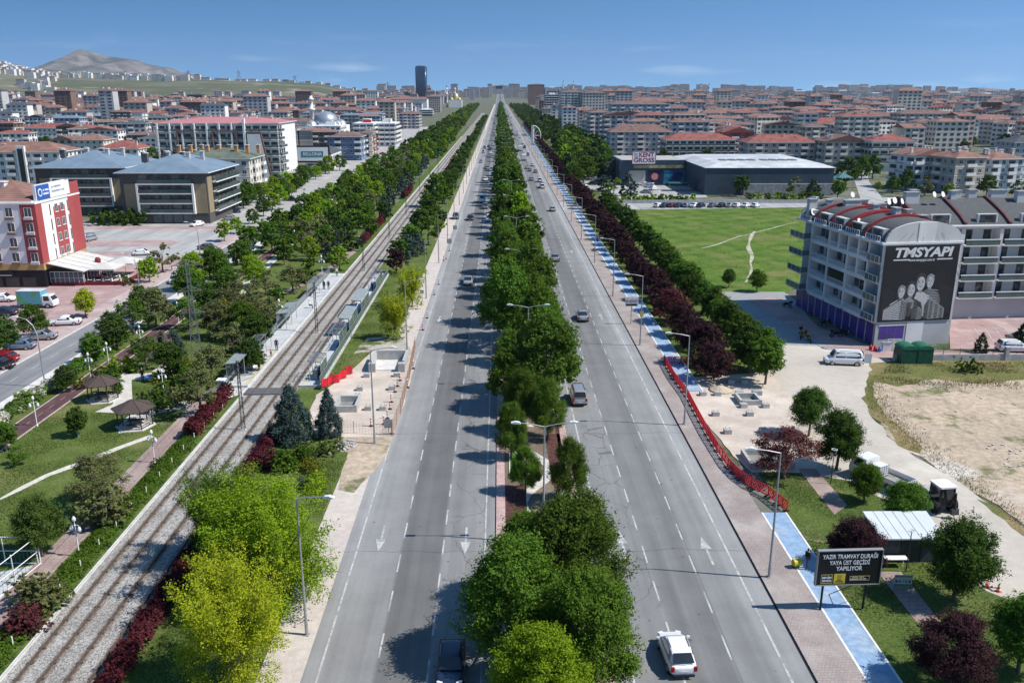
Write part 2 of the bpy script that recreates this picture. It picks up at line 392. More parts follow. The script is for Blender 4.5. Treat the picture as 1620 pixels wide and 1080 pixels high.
def dashes(b, x, y0, y1, per, ln, w, phase=0):
    y = y0 + phase
    while y < y1:
        k = 1 if y < 400 else 1.5
        b.face([(x-w/2, y, .036), (x+w/2, y, .036), (x+w/2, y+ln, .036), (x-w/2, y+ln, .036)]); y += per
def solid(b, x, y0, y1, w):
    y = y0
    while y < y1:
        b.face([(x-w/2, y, .036), (x+w/2, y, .036), (x+w/2, y+25, .036), (x-w/2, y+25, .036)]); y += 25
b = MB()
solid(b, -11.15, 15, 900, .13); solid(b, -1.25, 15, 900, .12)
dashes(b, -7.7, 15, 900, 4.98, 2.5, .12, 1); dashes(b, -4.5, 15, 900, 4.98, 2.5, .12, 3.2)
for yy in (62.5, 118, 175): arrow(b, -2.8, yy, -1)
for yy in (63, 131): arrow(b, -9.5, yy, -1)
b.build('lane_marking', WHITE_PAINT, road_l)
b = MB()
solid(b, 7.95, 15, 900, .14); solid(b, 17.45, 15, 900, .15)
dashes(b, 11.0, 15, 900, 4.98, 2.5, .12, 2); dashes(b, 14.35, 15, 900, 4.98, 2.5, .12, .5)
for yy in (56.5, 128, 185): arrow(b, 15.9, yy, 1)
for yy in (57.5, 150): arrow(b, 9.5, yy, 1)
b.build('lane_marking', WHITE_PAINT, road_r)
# median: two low kerbs and the planting bed between them
for x0, x1, y1 in ((-.4, .35, FAR), (6.1, 6.8, FAR)): strip('kerb', x0, x1, 15, y1, .16, G_KERBP, 0)
strip('median', .35, 6.1, 15, FAR, .10, G_SOIL, 0)
MP = mat('median_path', (.52, .49, .44), .9, .15, 1.5)
for (ya, yb, s) in ((60, 78, 1), (84, 101, -1), (112, 132, 1)):
    pts = [(3.2 + s*1.5*math.sin((ya + (yb-ya)*i/14)*.45), ya + (yb-ya)*i/14) for i in range(15)]
    sheet('path', [(x-.55, y) for x, y in pts] + [(x+.55, y) for x, y in reversed(pts)], .106, MP)
def turf_bed(poly):
    sheet('lawn', poly, .112, G_TURF)
    b = MB()
    for i in range(len(poly)): b.tube((*poly[i], .14), (*poly[(i+1) % len(poly)], .14), .06, None, 4)
    tag(b.build('bed_edging', mat('white_edging', (.66, .65, .62))), None, None, None, 'structure')
turf_bed([(3.1, 62.5), (5.7, 62.0), (5.6, 68.8)]); turf_bed([(.8, 72), (2.6, 73.5), (.9, 79)])
turf_bed([(4.6, 88), (5.9, 87), (5.8, 93)])
for (xa, xb, ya, yb) in ((4.9, 6.05, 50, 61.5), (5.75, 6.08, 62, 84), (.4, 2.2, 60, 70), (4.6, 6.05, 70, 82), (.4, 1.4, 80, 110), (5.0, 6.05, 96, 112)):
    strip('mulch_bed', xa, xb, ya, yb, .118, G_MULCH)
# right pavement, gutter, cycle path
strip('gutter', 18.8, 18.93, 15, 700, .05, mat('gutter_grate', (.02, .02, .022), .7))
strip('pavement', 18.93, 21.85, 15, FAR, .14, G_PAVE, 0)
cyc = strip('cycle_path', 22.0, 23.85, 15, 64.5, .13, G_BLUE, 0)
strip('cycle_path', 22.0, 23.85, 95, 900, .13, G_BLUE, 0)
for (ya, yb) in ((15, 64.5), (95, 700)):
    for x0 in (21.85, 23.85): strip('kerb', x0, x0+.15, ya, yb, .15, mat('white_edging', (.66, .65, .62)), 0)
strip('lawn', 24.0, 40, 15, 74, .05, G_LAWN2); strip('lawn', 24.0, 34.5, 96.5, 900, .05, G_LAWN)
# right building site and dirt
pxpoly('paving', [(1085,598),(1150,594),(1215,588),(1262,640),(1300,700),(1290,748),(1190,748),(1160,722),(1125,680),(1092,630)], .06, G_PAD, 0.15)
pxpoly('dirt_road', [(1150,477),(1240,477),(1300,552),(1420,572),(1372,600),(1375,655),(1420,705),(1500,752),(1660,872),(1760,1010),(1560,935),
        (1490,862),(1420,805),(1340,760),(1290,752),(1262,700),(1235,640),(1205,600),(1168,545)], .055, G_DROAD, 0.35)
pxpoly('dirt_lot', [(1372,597),(1480,580),(1640,585),(1900,600),(1900,1000),(1660,872),(1500,752),(1420,705),(1375,655)], .05, G_DIRT, 0.7)
pxpoly('weed_strip', [(1375,575),(1420,565),(1640,566),(1800,566),(1800,592),(1640,598),(1560,608),(1480,600),(1420,612),(1372,600)], .06, G_WEED, 0.5)
pxpoly('weed_strip', [(1372,600),(1383,602),(1398,650),(1440,690),(1455,718),(1420,705),(1375,655)], .065, G_WEED, 0.5)
pxpoly('weed_strip', [(1545,790),(1575,800),(1640,850),(1660,872),(1600,835)], .065, G_WEED, 0.5)
b = MB()
_side = at(1182, 476)
pxpoly('road', [(1140,462),(1240,462),(1252,470),(1330,560),(1295,548),(1225,545),(1185,500)], .058, mat('side_street', (.27, .275, .28), .85, .1, 2))
pxpoly('pavement', [(1182,476),(1228,470),(1300,520),(1400,556),(1510,556),(1640,556),(1640,480),(1720,478),(1720,566),(1380,566),(1325,556),(1250,516)], .07, G_PINK)
pxpoly('parking_lot', [(1503,553),(1500,490),(1720,482),(1720,553)], .066, G_PINK)
b = MB()
for k in range(8):
    p = at(1542 + k*16, 520); q = at(1560 + k*17, 548)
    d = (q - p).normalized(); nn = Vector((-d.y, d.x, 0)) * .06
    b.face([p+nn+Vector((0,0,.078)), p-nn+Vector((0,0,.078)), q-nn+Vector((0,0,.078)), q+nn+Vector((0,0,.078))])
for (px, py) in ((1195,482),(1218,497),(1246,513),(1275,528),(1305,545),(1570,518),(1610,512)):
    p = at(px, py); 
    for sx, sy, ex, ey in ((-1.1,-1.4,1.1,-1.4),(-1.1,1.4,1.1,1.4),(-1.1,-1.4,-1.1,1.4),(1.1,-1.4,1.1,1.4),(-1.1,0,1.1,0)):
        b.tube((p.x+sx, p.y+sy, .07), (p.x+ex, p.y+ey, .07), .05, None, 4)
tag(b.build('parking_marking', WHITE_PAINT), None, None, None, 'structure')
pxpoly('field', [(1000,331),(1310,326),(1500,322),(1500,400),(1300,420),(1245,464),(1140,464),(1098,440),(1030,375)], .045, G_FIELD, 0.5)
pxpoly('lawn', [(1030,375),(1098,440),(1150,470),(1120,500),(1000,390)], .047, G_LAWN)
MPATH = mat('bare_earth_path', (.52, .49, .42), .95, .15, 2)
FPATH = mat('trodden_earth', (.40,.385,.31), .95, .2, 1.5, (.24,.235,.13), .5, .5, .62)
def ribbon(name, pts, w, z, m):
    P = [at(*p) for p in pts]; L = []; Rr = []
    for i, p in enumerate(P):
        d = (P[min(i+1, len(P)-1)] - P[max(i-1, 0)]).normalized(); nn = Vector((-d.y, d.x, 0)) * (w/2 * random.uniform(.35, 1.5))
        L.append(p + nn); Rr.append(p - nn)
    return sheet(name, [(p.x, p.y) for p in L] + [(p.x, p.y) for p in reversed(Rr)], z, m)
ribbon('path', [(1110,393),(1124,390),(1138,386),(1148,382),(1158,378),(1170,374),(1185,371),(1198,367),(1215,363),(1230,359),(1245,355),(1262,351)], .45, .055, FPATH)
ribbon('path', [(1194,366),(1190,371),(1187,378),(1185,385),(1184,392),(1187,399),(1190,405),(1189,411),(1187,416),(1189,423),(1189,428),(1186,435),(1183,441),(1180,447)], .7, .056, FPATH)
# road behind the field, supermarket car park
pxpoly('road', [(985,322),(1300,316),(1420,312),(1420,322),(1300,328),(1000,332)], .05, G_LOT)
pxpoly('parking_lot', [(885,300),(900,282),(985,280),(1090,288),(1120,312),(990,321),(960,300)], .052, G_LOT)
strip('bus_bay', 18.95, 26, 255, 275, .15, G_LOT)
pxpoly('road', [(1362,318),(1400,318),(1375,288),(1372,276),(1395,268),(1385,264),(1356,270),(1352,286)], .054, G_LOT)
# right garden path near the kiosk
pxpoly('path', [(1262,742),(1290,742),(1340,800),(1320,815)], .07, G_PATHR)
pxpoly('path', [(1388,905),(1425,905),(1500,1000),(1450,985)], .07, G_PATHR)
# ---- left of the avenue
strip('pavement', -14.8, -12.1, 15, 78, .035, G_PAVEL); strip('pavement', -15.2, -12.1, 78, 95, .037, G_PAVEL)
strip('pavement', -15.0, -12.1, 95, FAR, .035, G_PAVEL)
strip('lawn', -24.2, -14.8, 15, 950, .02, G_LAWN)
pxpoly('paving', [(590,556),(655,552),(650,600),(632,660),(620,692),(500,690),(490,650),(500,625),(545,596),(572,572)], .045, G_PAD, 0.15)
pxpoly('bare_ground', [(560,560),(580,535),(632,530),(650,552),(590,556)], .04, dirtmat('bare_ground', (.42,.37,.31),(.36,.34,.30),(.08,.11,.03),.5,.6,False), 0.2)
pxpoly('bare_ground', [(498,688),(620,692),(612,720),(560,780),(535,775),(552,702)], .041, G_DIRT, 0.15)
strip('ballast_bed', -30.0, -24.2, 15, 1500, .12, G_BALL, 0)
strip('kerb', -30.25, -30.0, 15, 700, .22, CONC_L, 0)
strip('lawn', -33.0, -30.25, 15, 900, .03, grassmat('ivy_cover', (.06,.10,.02), (.10,.14,.03), (.15,.15,.05), .6, .75))
strip('path', -35.0, -33.05, 15, 93, .06, G_PATHR, 0)
strip('lawn', -49.3, -35.0, 15, 560, .02, G_LAWN)
strip('running_track', -51.7, -49.45, 15, 420, .05, G_TRACK, 0)
for x0 in (-51.85, -49.45): strip('kerb', x0, x0+.14, 15, 420, .07, mat('track_edging', (.45, .36, .34)), 0)
b = MB(); dashes(b, -50.6, 15, 300, 2.6, 1.2, .06); tag(b.build('track_marking', mat('faded_marking', (.36, .28, .27))), None, None, None, 'structure')
bpy.data.objects['track_marking'].location.z = .022
strip('lawn', -55.0, -51.85, 15, 420, .02, G_LAWN)
strip('pavement', -57.0, -55.0, 15, 420, .1, CONC_L, 0)
strip('road', -62.8, -57.0, 15, 420, .03, G_ROADB)
sheet('road', [(-62.8, 420), (-57, 420), (-72, 900), (-79, 900)], .031, G_LOT)
b = MB(); dashes(b, -60, 15, 300, 4.98, 2.0, .1); tag(b.build('lane_marking', WHITE_PAINT), None, None, None, 'structure')
strip('kerb', -63.0, -62.8, 15, 420, .12, CONC_L, 0)
sheet('plaza', [(-63, 15), (-63, 228), (-150, 228), (-170, 15)], .04, G_PINK)
G_GREYP = pavers('grey_pavers', (.36,.345,.33), (.32,.31,.30), .4, .4, .02, .75, patch=(.40,.385,.365))
sheet('plaza', [(-63, 228), (-63, 420), (-78, 420), (-92, 228)], .041, G_GREYP)
sheet('plaza', [(-57, 420), (-63, 420), (-78, 420), (-95, 900), (-79, 900)], .0305, G_GREYP)
strip('plaza', -66.5, -63.0, 15, 228, .046, pavers('pale_pink_pavers', (.44,.335,.32),(.40,.31,.30),.3,.3,.02,.7, patch=(.45,.37,.35)))
b = MB()
for py in (478, 430, 408, 390, 372, 355):
    p = at(0, py).y
    for dx in (-65.4, -64.2):
        b.face([(dx, p, .052), (dx+.7, p, .052), (dx+.7, p+1.6, .052), (dx, p+1.6, .052)])
tag(b.build('parking_marking', WHITE_PAINT), None, None, None, 'structure')
# car park north of the hotel: asphalt aisles between rows of pink bays
sheet('parking_lot', [(-66.5, 182), (-66.5, 232), (-120, 232), (-120, 176)], .048, G_LOT)
b = MB()
for (ya, yb) in ((184, 188.5), (195, 199), (199.6, 203.6), (221, 226)):
    strip('parking_bays', -112, -68.5 if ya > 210 else -76, ya, yb, .054, G_PINK)
    x = -112
    while x < (-69 if ya > 210 else -76.5):
        b.face([(x, ya, .064), (x+.22, ya, .064), (x+1.8, yb, .064), (x+1.58, yb, .064)]); x += 2.6
tag(b.build('parking_marking', WHITE_PAINT), None, None, None, 'structure')
strip('kerb', -112, -76, 189, 189.3, .13, CONC_L, 0)
# park paths
pale = mat('pale_path', (.50, .47, .43), .9, .12, 1.5)
pxpoly('path', [(178,640),(190,596),(195,590),(208,592),(240,590),(246,600),(208,602),(210,640),(245,645),(340,625),(390,605),(400,618),(330,640),(245,655),(230,680),(188,686),(186,676),(206,655),(150,652)], .045, pale)
pxpoly('path', [(240,588),(262,572),(285,575),(275,590)], .046, pale)
ribbon('path', [(0,790),(35,772),(75,752),(130,732),(190,708),(240,690)], .8, .046, MPATH)
ribbon('path', [(430,470),(452,462),(485,448),(520,425),(545,408),(560,395)], 1.4, .045, G_PATHR)
pxpoly('sports_court', [(0,905),(60,893),(35,940),(0,965),(-80,1020),(-120,930)], .05, mat('court_floor', (.46,.47,.47), .8, .06, 1))
ribbon('path', [(375,465),(400,440),(440,405),(500,352),(560,300),(620,255)], 2.0, .044, pale)
# ================================================================ trees
BARK = mat('bark', (.16, .125, .095), .95, .3, 4)
BARK_G = mat('grey_bark', (.27, .25, .22), .95, .3, 4)
BARK_W = mat('limed_bark', (.50, .48, .44), .95, .2, 4)
LEAF = dict(
    plane=leafmat('plane_leaf', (.060, .118, .012), (.150, .245, .028), .4),
    plane2=leafmat('plane_leaf_dark', (.050, .098, .012), (.130, .205, .028), .4, (.16, .185, .045)),
    gingko=leafmat('yellow_leaf', (.235, .262, .012), (.41, .44, .026), .36, (.22, .28, .014)),
    lime=leafmat('yellowgreen_leaf', (.15, .25, .012), (.30, .43, .024), .4),
    dark=leafmat('dark_green_leaf', (.032, .068, .010), (.085, .148, .022), .3),
    green=leafmat('green_leaf', (.050, .105, .012), (.125, .215, .024), .36),
    olive=leafmat('olive_leaf', (.105, .12, .04), (.20, .21, .08), .3),
    plum=leafmat('plum_leaf', (.026, .012, .016), (.072, .030, .034), .2),
    redplum=leafmat('red_leaf', (.075, .022, .022), (.16, .05, .05), .2),
    spruce=leafmat('blue_needle', (.030, .056, .050), (.085, .125, .115), .12),
    fir=leafmat('fir_needle', (.020, .045, .018), (.05, .085, .03), .08),
    barberry=leafmat('barberry_leaf', (.050, .012, .016), (.12, .026, .035), .2),
    gold=leafmat('gold_shrub_leaf', (.13, .15, .015), (.24, .25, .025), .25),
    bloom=leafmat('blossom_leaf', (.06, .10, .02), (.10, .16, .03), .25, (.50, .48, .40)),
    grey=leafmat('grey_leaf', (.12, .14, .10), (.20, .22, .16), .2))

def blobs_for(shape, rng):
    """clump centres and radii for a tree one unit tall"""
    B = []
    def ell(n, z0, z1, rad, br, top=1.0, loose=0.0):
        for _ in range(n):
            t = rng.random(); z = z0 + (z1 - z0) * t
            prof = math.sin(math.pi * min(1, max(0, .12 + .86 * t)) ** top) ** .6
            a = rng.random() * 2 * math.pi; r = rad * prof * math.sqrt(.15 + .85 * rng.random())
            B.append((r*math.cos(a), r*math.sin(a), z, br * (1 - loose + 2*loose*rng.random())))
    if shape == 'plane':
        ell(70, .25, .93, .32, .072, .8, .55)
        for _ in range(34):
            a = rng.random()*6.28; z = .3+.5*rng.random(); q = (.25+.10*rng.random())*math.sin(math.pi*min(1, .2+.75*z)); B.append((q*math.cos(a), q*math.sin(a), z, .035+.03*rng.random()))
        for _ in range(5): B.append((.12*rng.uniform(-1, 1), .12*rng.uniform(-1, 1), .91+.05*rng.random(), .05))
    elif shape == 'spread':                                          # upright fans of shoots
        ell(60, .12, .84, .37, .085, .6, .4)
        for _ in range(46):
            a = rng.random()*6.28; tilt = .06 + .60*rng.random()**.8; L = .74 + .24*rng.random()
            for t in (.45, .6, .72, .83, .93, 1.02):
                r = L*t*math.sin(tilt); z = .10 + L*t*math.cos(tilt)*1.0
                B.append((r*math.cos(a)*.85, r*math.sin(a)*.85, min(z, 1)+.03*rng.random(), .082*(1.2-t*.8)))
    elif shape == 'round': ell(46, .32, .88, .29, .10, .9, .35)
    elif shape == 'plum':
        ell(52, .26, .86, .41, .095, .75, .4)
    elif shape == 'loose': ell(24, .30, .92, .36, .085, .8, .4)
    elif shape == 'shrub': ell(22, .15, .75, .45, .24, .8, .2)
    elif shape == 'mound': ell(22, .1, .62, .75, .33, .8, .2)
    elif shape == 'spruce':
        for i in range(120):
            t = (i + .5) / 120; r = .34 * min(1, (1 - t)*1.5) ** .75 * (.35 + .65*rng.random()**.5); a = i * 2.4 + rng.random()
            B.append((r*math.cos(a), r*math.sin(a), .04 + .93*t - .05*r, .062 * (1.1 - .6*t) * (.7 + .6*rng.random())))
    elif shape == 'cypress':
        for i in range(34):
            t = (i + .5) / 34; r = .09 * math.sin(math.pi*min(1, .2+.8*t)) * rng.random(); a = i * 2.4
            B.append((r*math.cos(a), r*math.sin(a), .04 + .92*t, .085 * (1.1 - .7*t)))
    return np.array(B)

def crown(name, shape, h, n, ls, seed, shell=.35, droop=0.0, upb=.25, spray=.017):
    rng = np.random.default_rng(seed); B = blobs_for(shape, rng) * h
    p = B[:, 3] ** 2; p /= p.sum()
    nc = max(20, n // 16)                                            # twigs carry the leaves in sprays
    kc = rng.choice(len(B), nc, p=p)
    dc = rng.normal(size=(nc, 3)); dc /= np.linalg.norm(dc, axis=1)[:, None]
    rad = B[kc, 3] * (shell + (1 - shell) * rng.random(nc) ** .5)
    rad *= 1 + .30 * rng.normal(size=nc) * (rng.random(nc) < .4)
    Pc = B[kc, :3] + dc * rad[:, None]
    k = rng.integers(0, nc, n); d = dc[k]
    sg = rng.normal(size=(n, 3)) * (spray * (.5 + rng.random(nc)))[k][:, None]
    P = Pc[k] + sg + d * (np.abs(rng.normal(size=n)) * spray * .9)[:, None]; P[:, 2] = np.maximum(P[:, 2], .02*h)
    N = d * .7 + rng.normal(size=(n, 3)) * .55 + np.array([0, 0, upb]); N /= np.linalg.norm(N, axis=1)[:, None]
    T = np.cross(N, rng.normal(size=(n, 3)) + np.array([0, 0, droop])); T /= np.linalg.norm(T, axis=1)[:, None]
    Bt = np.cross(N, T); s = ls * (.6 + .8 * rng.random(n))[:, None]
    V = np.stack([P - T*s, P - Bt*s*.55 + T*s*.1, P + T*s, P + Bt*s*.55 + T*s*.1], 1).reshape(-1, 3)
    me = bpy.data.meshes.new(name)
    me.vertices.add(4*n); me.vertices.foreach_set('co', V.ravel())
    me.loops.add(4*n); me.loops.foreach_set('vertex_index', np.arange(4*n, dtype=np.int32))
    me.polygons.add(n); me.polygons.foreach_set('loop_start', np.arange(0, 4*n, 4, dtype=np.int32))
    me.materials.append(LEAF['green']); me.update(calc_edges=True)
    return me, B

def trunk(name, shape, h, B, seed, rough=False):
    rng = np.random.default_rng(seed + 99); b = MB(); r0 = .019*h if shape not in ('shrub', 'mound') else .02*h
    if shape in ('spruce', 'cypress'):
        b.tube((0,0,-.05), (0,0,.9*h), r0, .003*h, 6)
    else:
        fork = {'plane': .34, 'spread': .14, 'round': .36, 'plum': .26, 'loose': .28}.get(shape, .06) * h
        bend = (.012*h*rng.normal(), .012*h*rng.normal())
        b.tube((0,0,-.05), (bend[0]*.6, bend[1]*.6, fork*.5), r0*1.25, r0, 7); b.tube((bend[0]*.6, bend[1]*.6, fork*.5), (*bend, fork), r0, r0*.85, 7)
        idx = rng.choice(len(B), min(len(B), 5 if rough else (18 if shape == 'spread' else 12)), replace=False)
        for i in idx:
            e = B[i, :3]; m = (np.array([*bend, fork])*.55 + e*.45) + np.array([0, 0, .05*h])
            b.tube((*bend, fork*.97), m, r0*.55, r0*.32, 5); b.tube(m, e, r0*.32, r0*.1, 4)
    return b.mesh(name, BARK)

RES = dict(hi=(1.0, 1.0), mid=(.27, 1.8), lo=(.065, 3.5), far=(.016, 6.8))
SPEC = {                     # leaves at full detail, leaf half-length / height, shell, droop, upward bias
    'plane': (60000, .0086, .25, 0, .3), 'spread': (80000, .0074, .15, 0, .5), 'round': (42000, .0105, .4, 0, .35),
    'plum': (46000, .0102, .4, 0, .3), 'loose': (15000, .0105, .2, 0, .3), 'shrub': (5000, .035, .5, 0, .3), 'mound': (6000, .038, .6, 0, .4),
    'spruce': (26000, .0135, .2, -1.5, .2), 'cypress': (7000, .016, .4, 1.5, .1)}
_protos = {}
def proto(shape, res, var):
    k = (shape, res, var)
    if k not in _protos:
        n, ls, sh, dr, ub = SPEC[shape]; f, g = RES[res]
        me, B = crown('crown', shape, 1.0, max(60, int(n*f)), ls*g, hash_(shape) + var, sh, dr, ub)
        _protos[k] = (me, trunk('trunk', shape, 1.0, B, hash_(shape) + var, res in ('lo', 'far')))
    return _protos[k]
def hash_(s): return sum(ord(c)*(i+3) for i, c in enumerate(s)) * 17
_tc = [0]
def tree(name, shape, leaf, x, y, h, label, group=None, cat='tree', bark=None, wide=1.0, z=0.0, res=None):
    d = math.hypot(x, y)
    if res is None: res = 'hi' if d < 78 else 'mid' if d < 165 else 'lo' if d < 420 else 'far'
    _tc[0] += 1
    cm, tm = proto(shape, res, _tc[0] % (4 if res != 'hi' else 3))
    t = thing(name, label, cat, (x, y, z), random.uniform(0, 6.28), group, (h*wide*random.uniform(.94, 1.06), h*wide*random.uniform(.94, 1.06), h))
    if res != 'far':
        k = put('trunk', tm, t)
        if bark: paint(k, bark)
    c = put('crown', cm, t); paint(c, LEAF[leaf])
    return t
def treepx(name, shape, leaf, px, py, h, label, **k):
    p = at(px, py); return tree(name, shape, leaf, p.x, p.y, h, label, **k)

# ---- the median: plane trees
MED = 'plane trees on the central median'
near = [(1.0, 45.5, 8.6, 'plane', 'broad bright green plane tree on the median beside the dark blue car'),
        (4.6, 49.5, 9.3, 'plane2', 'tall dark leafy plane tree on the median in the nearest clump, towering over it'),
        (4.9, 42.6, 8.0, 'plane', 'plane tree reaching over the road beside the white hatchback'),
        (2.1, 39.3, 6.6, 'lime', 'pale yellow-green young plane tree at the very front of the median'),
        (2.0, 51.5, 6.9, 'plane2', 'smaller plane tree at the back left of the nearest median clump')]
for x, y, h, lf, lb in near: tree('plane_tree', 'plane', lf, x, y, h, lb, MED, wide=1.12, res='hi')
for x, y, h, lf, lb in [(5.8, 66.5, 6.2, 'plane2', 'slender plane tree by the near triangle of artificial turf, leaning over the road'),
        (2.2, 68.5, 4.6, 'plane', 'small slender plane tree right behind the near double street lamp'),
        (1.0, 76.0, 5.8, 'plane2', 'thin plane tree at the road edge opposite the silver van'),
        (4.8, 80.5, 6.6, 'plane', 'plane tree leaning over the road just before the silver van'),
        (2.2, 82.5, 7.0, 'plane2', 'tall thin plane tree behind the planted opening of the median')]:
    tree('plane_tree', 'plane', lf, x, y, h, lb, MED, wide=.8, res='hi')
y, k = 89.0, 0
while y < 345:
    k += 1
    for side, x in (('left', 1.2), ('right', 5.2)):
        if random.random() < .2 and k > 1: continue
        tree('plane_tree', 'plane', random.choice(('plane', 'plane2', 'plane', 'green', 'lime' if k % 4 == 0 else 'plane')), x + random.uniform(-.4, .4), y + random.uniform(-1.4, 1.4), random.choice((5.6, 7.6, 9.2, 10.6, 11.8)) * random.uniform(.94, 1.06),
             f'plane tree in the {side} row of the median, {nth(k)} behind the silver van', MED, wide=random.uniform(.72, 1.0))
    y += 7.6 if y < 200 else 9
while y < 2500:
    tree('plane_tree', 'plane', random.choice(('plane', 'plane2')), random.uniform(1.4, 5), y, random.uniform(7.5, 11.5), 'tiny distant plane tree far down the median', 'far median trees', wide=1.35)
    y += random.uniform(9, 15) * (1 if y < 1400 else 2)
# ---- right verge: purple plums along the cycle path, green trees behind them
y, k = 98.5, 0
while y < 320:
    k += 1
    tree('plum_tree', 'plum', 'plum' if k != 5 else 'redplum', 26.2 + random.uniform(-.3, .3), y, random.uniform(4.9, 6.2),
         'reddish thinning plum tree in the purple row by the cycle path' if k == 5 else f'dark purple plum tree beside the blue cycle path, {nth(k)} from the red barriers', 'purple plum trees along the cycle path', wide=1.12)
    y += 7.2 * random.uniform(.92, 1.08)
while y < 900:
    tree('plum_tree', 'plum', 'plum', 26.2, y, random.uniform(5, 6.2), 'small far purple plum tree lining the avenue beyond the bus bay', 'far purple plum trees', wide=1.15); y += random.uniform(8, 13)
y, k = 97.5, 0
while y < 262:
    k += 1
    tree('linden_tree', 'round', random.choice(('dark', 'green', 'dark')), 32.0 + random.uniform(-.5, .5), y, random.uniform(5.4, 6.8),
         f'round green linden behind the purple plum row, {nth(k)} from the dirt road', 'green trees behind the plum row', wide=1.15)
    y += 5.6 * random.uniform(.9, 1.1)
# ---- right foreground
fg = [('chestnut_tree', 'round', 'dark', 1279, 690, 5.4, 'dark round tree at the far end of the site, beside the dirt road'),
      ('chestnut_tree', 'round', 'dark', 1322, 745, 6.2, 'tall dark round tree beside the small garden path and red prunus'),
      ('chestnut_tree', 'round', 'green', 1367, 795, 3.8, 'small round tree hiding the flatbed truck'),
      ('chestnut_tree', 'round', 'green', 1428, 842, 4.5, 'dense green globe shaped tree between the flatbed truck and the kiosk roof'),
      ('chestnut_tree', 'round', 'dark', 1508, 950, 6.4, 'broad dark green tree standing right of the kiosk'),
      ('chestnut_tree', 'round', 'green', 1611, 1063, 5.4, 'green tree cut by the right edge of the picture'),
      ('plum_tree', 'plum', 'plum', 1353, 900, 4.2, 'dark purple plum tree just behind the black billboard'),
      ('plum_tree', 'plum', 'plum', 1504, 1082, 5.0, 'large dark purple plum tree on the lawn in the lower right corner')]
for nm, sh, lf, px, py, h, lb in fg: treepx(nm, sh, lf, px, py, h, lb, wide=1.12 if nm == 'chestnut_tree' else 1.15, res='hi')
treepx('prunus_tree', 'loose', 'redplum', 1241, 757, 5.0, 'half bare reddish prunus tree beside the concrete pit', bark=mat('red_bark', (.22, .13, .12), .9, .2, 4), wide=1.6, res='hi')
for px, py, h, lf, lb in [(1197, 462, 4.2, 'green', 'small green tree at the near end of the bare earth path in the field'), (1153, 455, 3.6, 'dark', 'green bush tree on the near edge of the field, left of the bare path'),
                      (1206, 588, 6.0, 'green', 'green tree beside the dirt road at the near end of the green row'), (1186, 590, 5.6, 'dark', 'dark green tree standing over the red barriers behind the building site')]:
    treepx('linden_tree', 'round', lf, px, py, h, lb, wide=1.15)
for px, py, h, lb in [(1551, 558, 2.8, 'tiny thin fir in the pink parking area by the wall'), (1618, 552, 4.2, 'dark fir tree at the right edge beside the parked white car')]:
    treepx('fir_tree', 'spruce', 'fir', px, py, h, lb)
treepx('bush', 'mound', 'dark', 1531, 588, 2.0, 'dark drooping bush against the low wall by the weedy lot', cat='bush')
# ---- left verge and park
treepx('yellow_tree', 'spread', 'gingko', 372, 1085, 8.3, 'bright yellow leafed tree nearest the camera beside the tram line', wide=1.0, res='hi')
treepx('yellow_tree', 'spread', 'lime', 430, 958, 9.2, 'yellow-green spreading tree behind the bright yellow one by the near left lamp', wide=1.2, res='hi')
treepx('acacia_tree', 'spread', 'green', 356, 885, 7.4, 'dark green feathery tree behind the yellow-green pair beside the ballast', wide=1.0, res='hi')
treepx('yellow_tree', 'spread', 'gingko', 624, 536, 6.4, 'yellow tree on the verge just beyond the building site', wide=.95)
treepx('yellow_tree', 'spread', 'gingko', 652, 486, 6.6, 'yellow tree behind the other yellow one, beside the platform end', wide=.95)
treepx('spruce_tree', 'spruce', 'spruce', 463, 697, 6.0, 'broad blue-green spruce next to the ballast, left of its pair', wide=.92, res='hi')
treepx('spruce_tree', 'spruce', 'spruce', 521, 690, 5.2, 'narrow blue-green spruce in front of the building site', wide=.74, res='hi')
for px, py, h, lb in [(645, 408, 5.4, 'dark blue spruce on the verge beyond the platform, nearer of two'), (661, 402, 5.0, 'dark blue spruce on the verge beyond the platform, farther of two')]:
    treepx('spruce_tree', 'spruce', 'spruce', px, py, h, lb, wide=1.15)
treepx('plum_tree', 'plum', 'plum', 628, 432, 5.0, 'dark purple plum beside the spruces beyond the platform')
treepx('acacia_tree', 'loose', 'green', 678, 387, 6.5, 'wide feathery green tree on the verge beyond the blue spruces', wide=1.35)
treepx('acacia_tree', 'plane', 'green', 690, 328, 10.5, 'big green tree arching over the tram line', wide=1.1)
for i, (px, py, h, lf, sh, lb) in enumerate([
        (478, 735, 2.2, 'green', 'shrub', 'bright green shrub on the verge under the spruces'), (505, 722, 1.8, 'bloom', 'mound', 'low white flowering shrub beside the rubble pile'),
        (492, 745, 1.5, 'gold', 'mound', 'low yellowish shrub on the verge between the spruces and yellow trees'), (450, 745, 2.4, 'green', 'shrub', 'dark green shrub between the ballast and the flowering shrub'),
        (502, 772, 1.6, 'lime', 'mound', 'rounded light green shrub by the dusty pavement edge'), (430, 742, 2.3, 'redplum', 'shrub', 'dark red shrub at the ballast edge by the left spruce'),
        (482, 770, 1.1, 'spruce', 'mound', 'little blue conifer among the verge shrubs'), (537, 715, 1.7, 'bloom', 'loose', 'spindly sapling beside the rubble pile'),
        (634, 395, 2.4, 'green', 'mound', 'clipped green ball shrub beyond the platform'), (702, 350, 3.6, 'dark', 'shrub', 'dark green globe bush beside the parked car on the pavement'),
        (699, 362, 2.6, 'lime', 'shrub', 'light green globe bush beside the pavement signs')]):
    treepx('shrub', sh, lf, px, py, h, lb, cat='shrub')
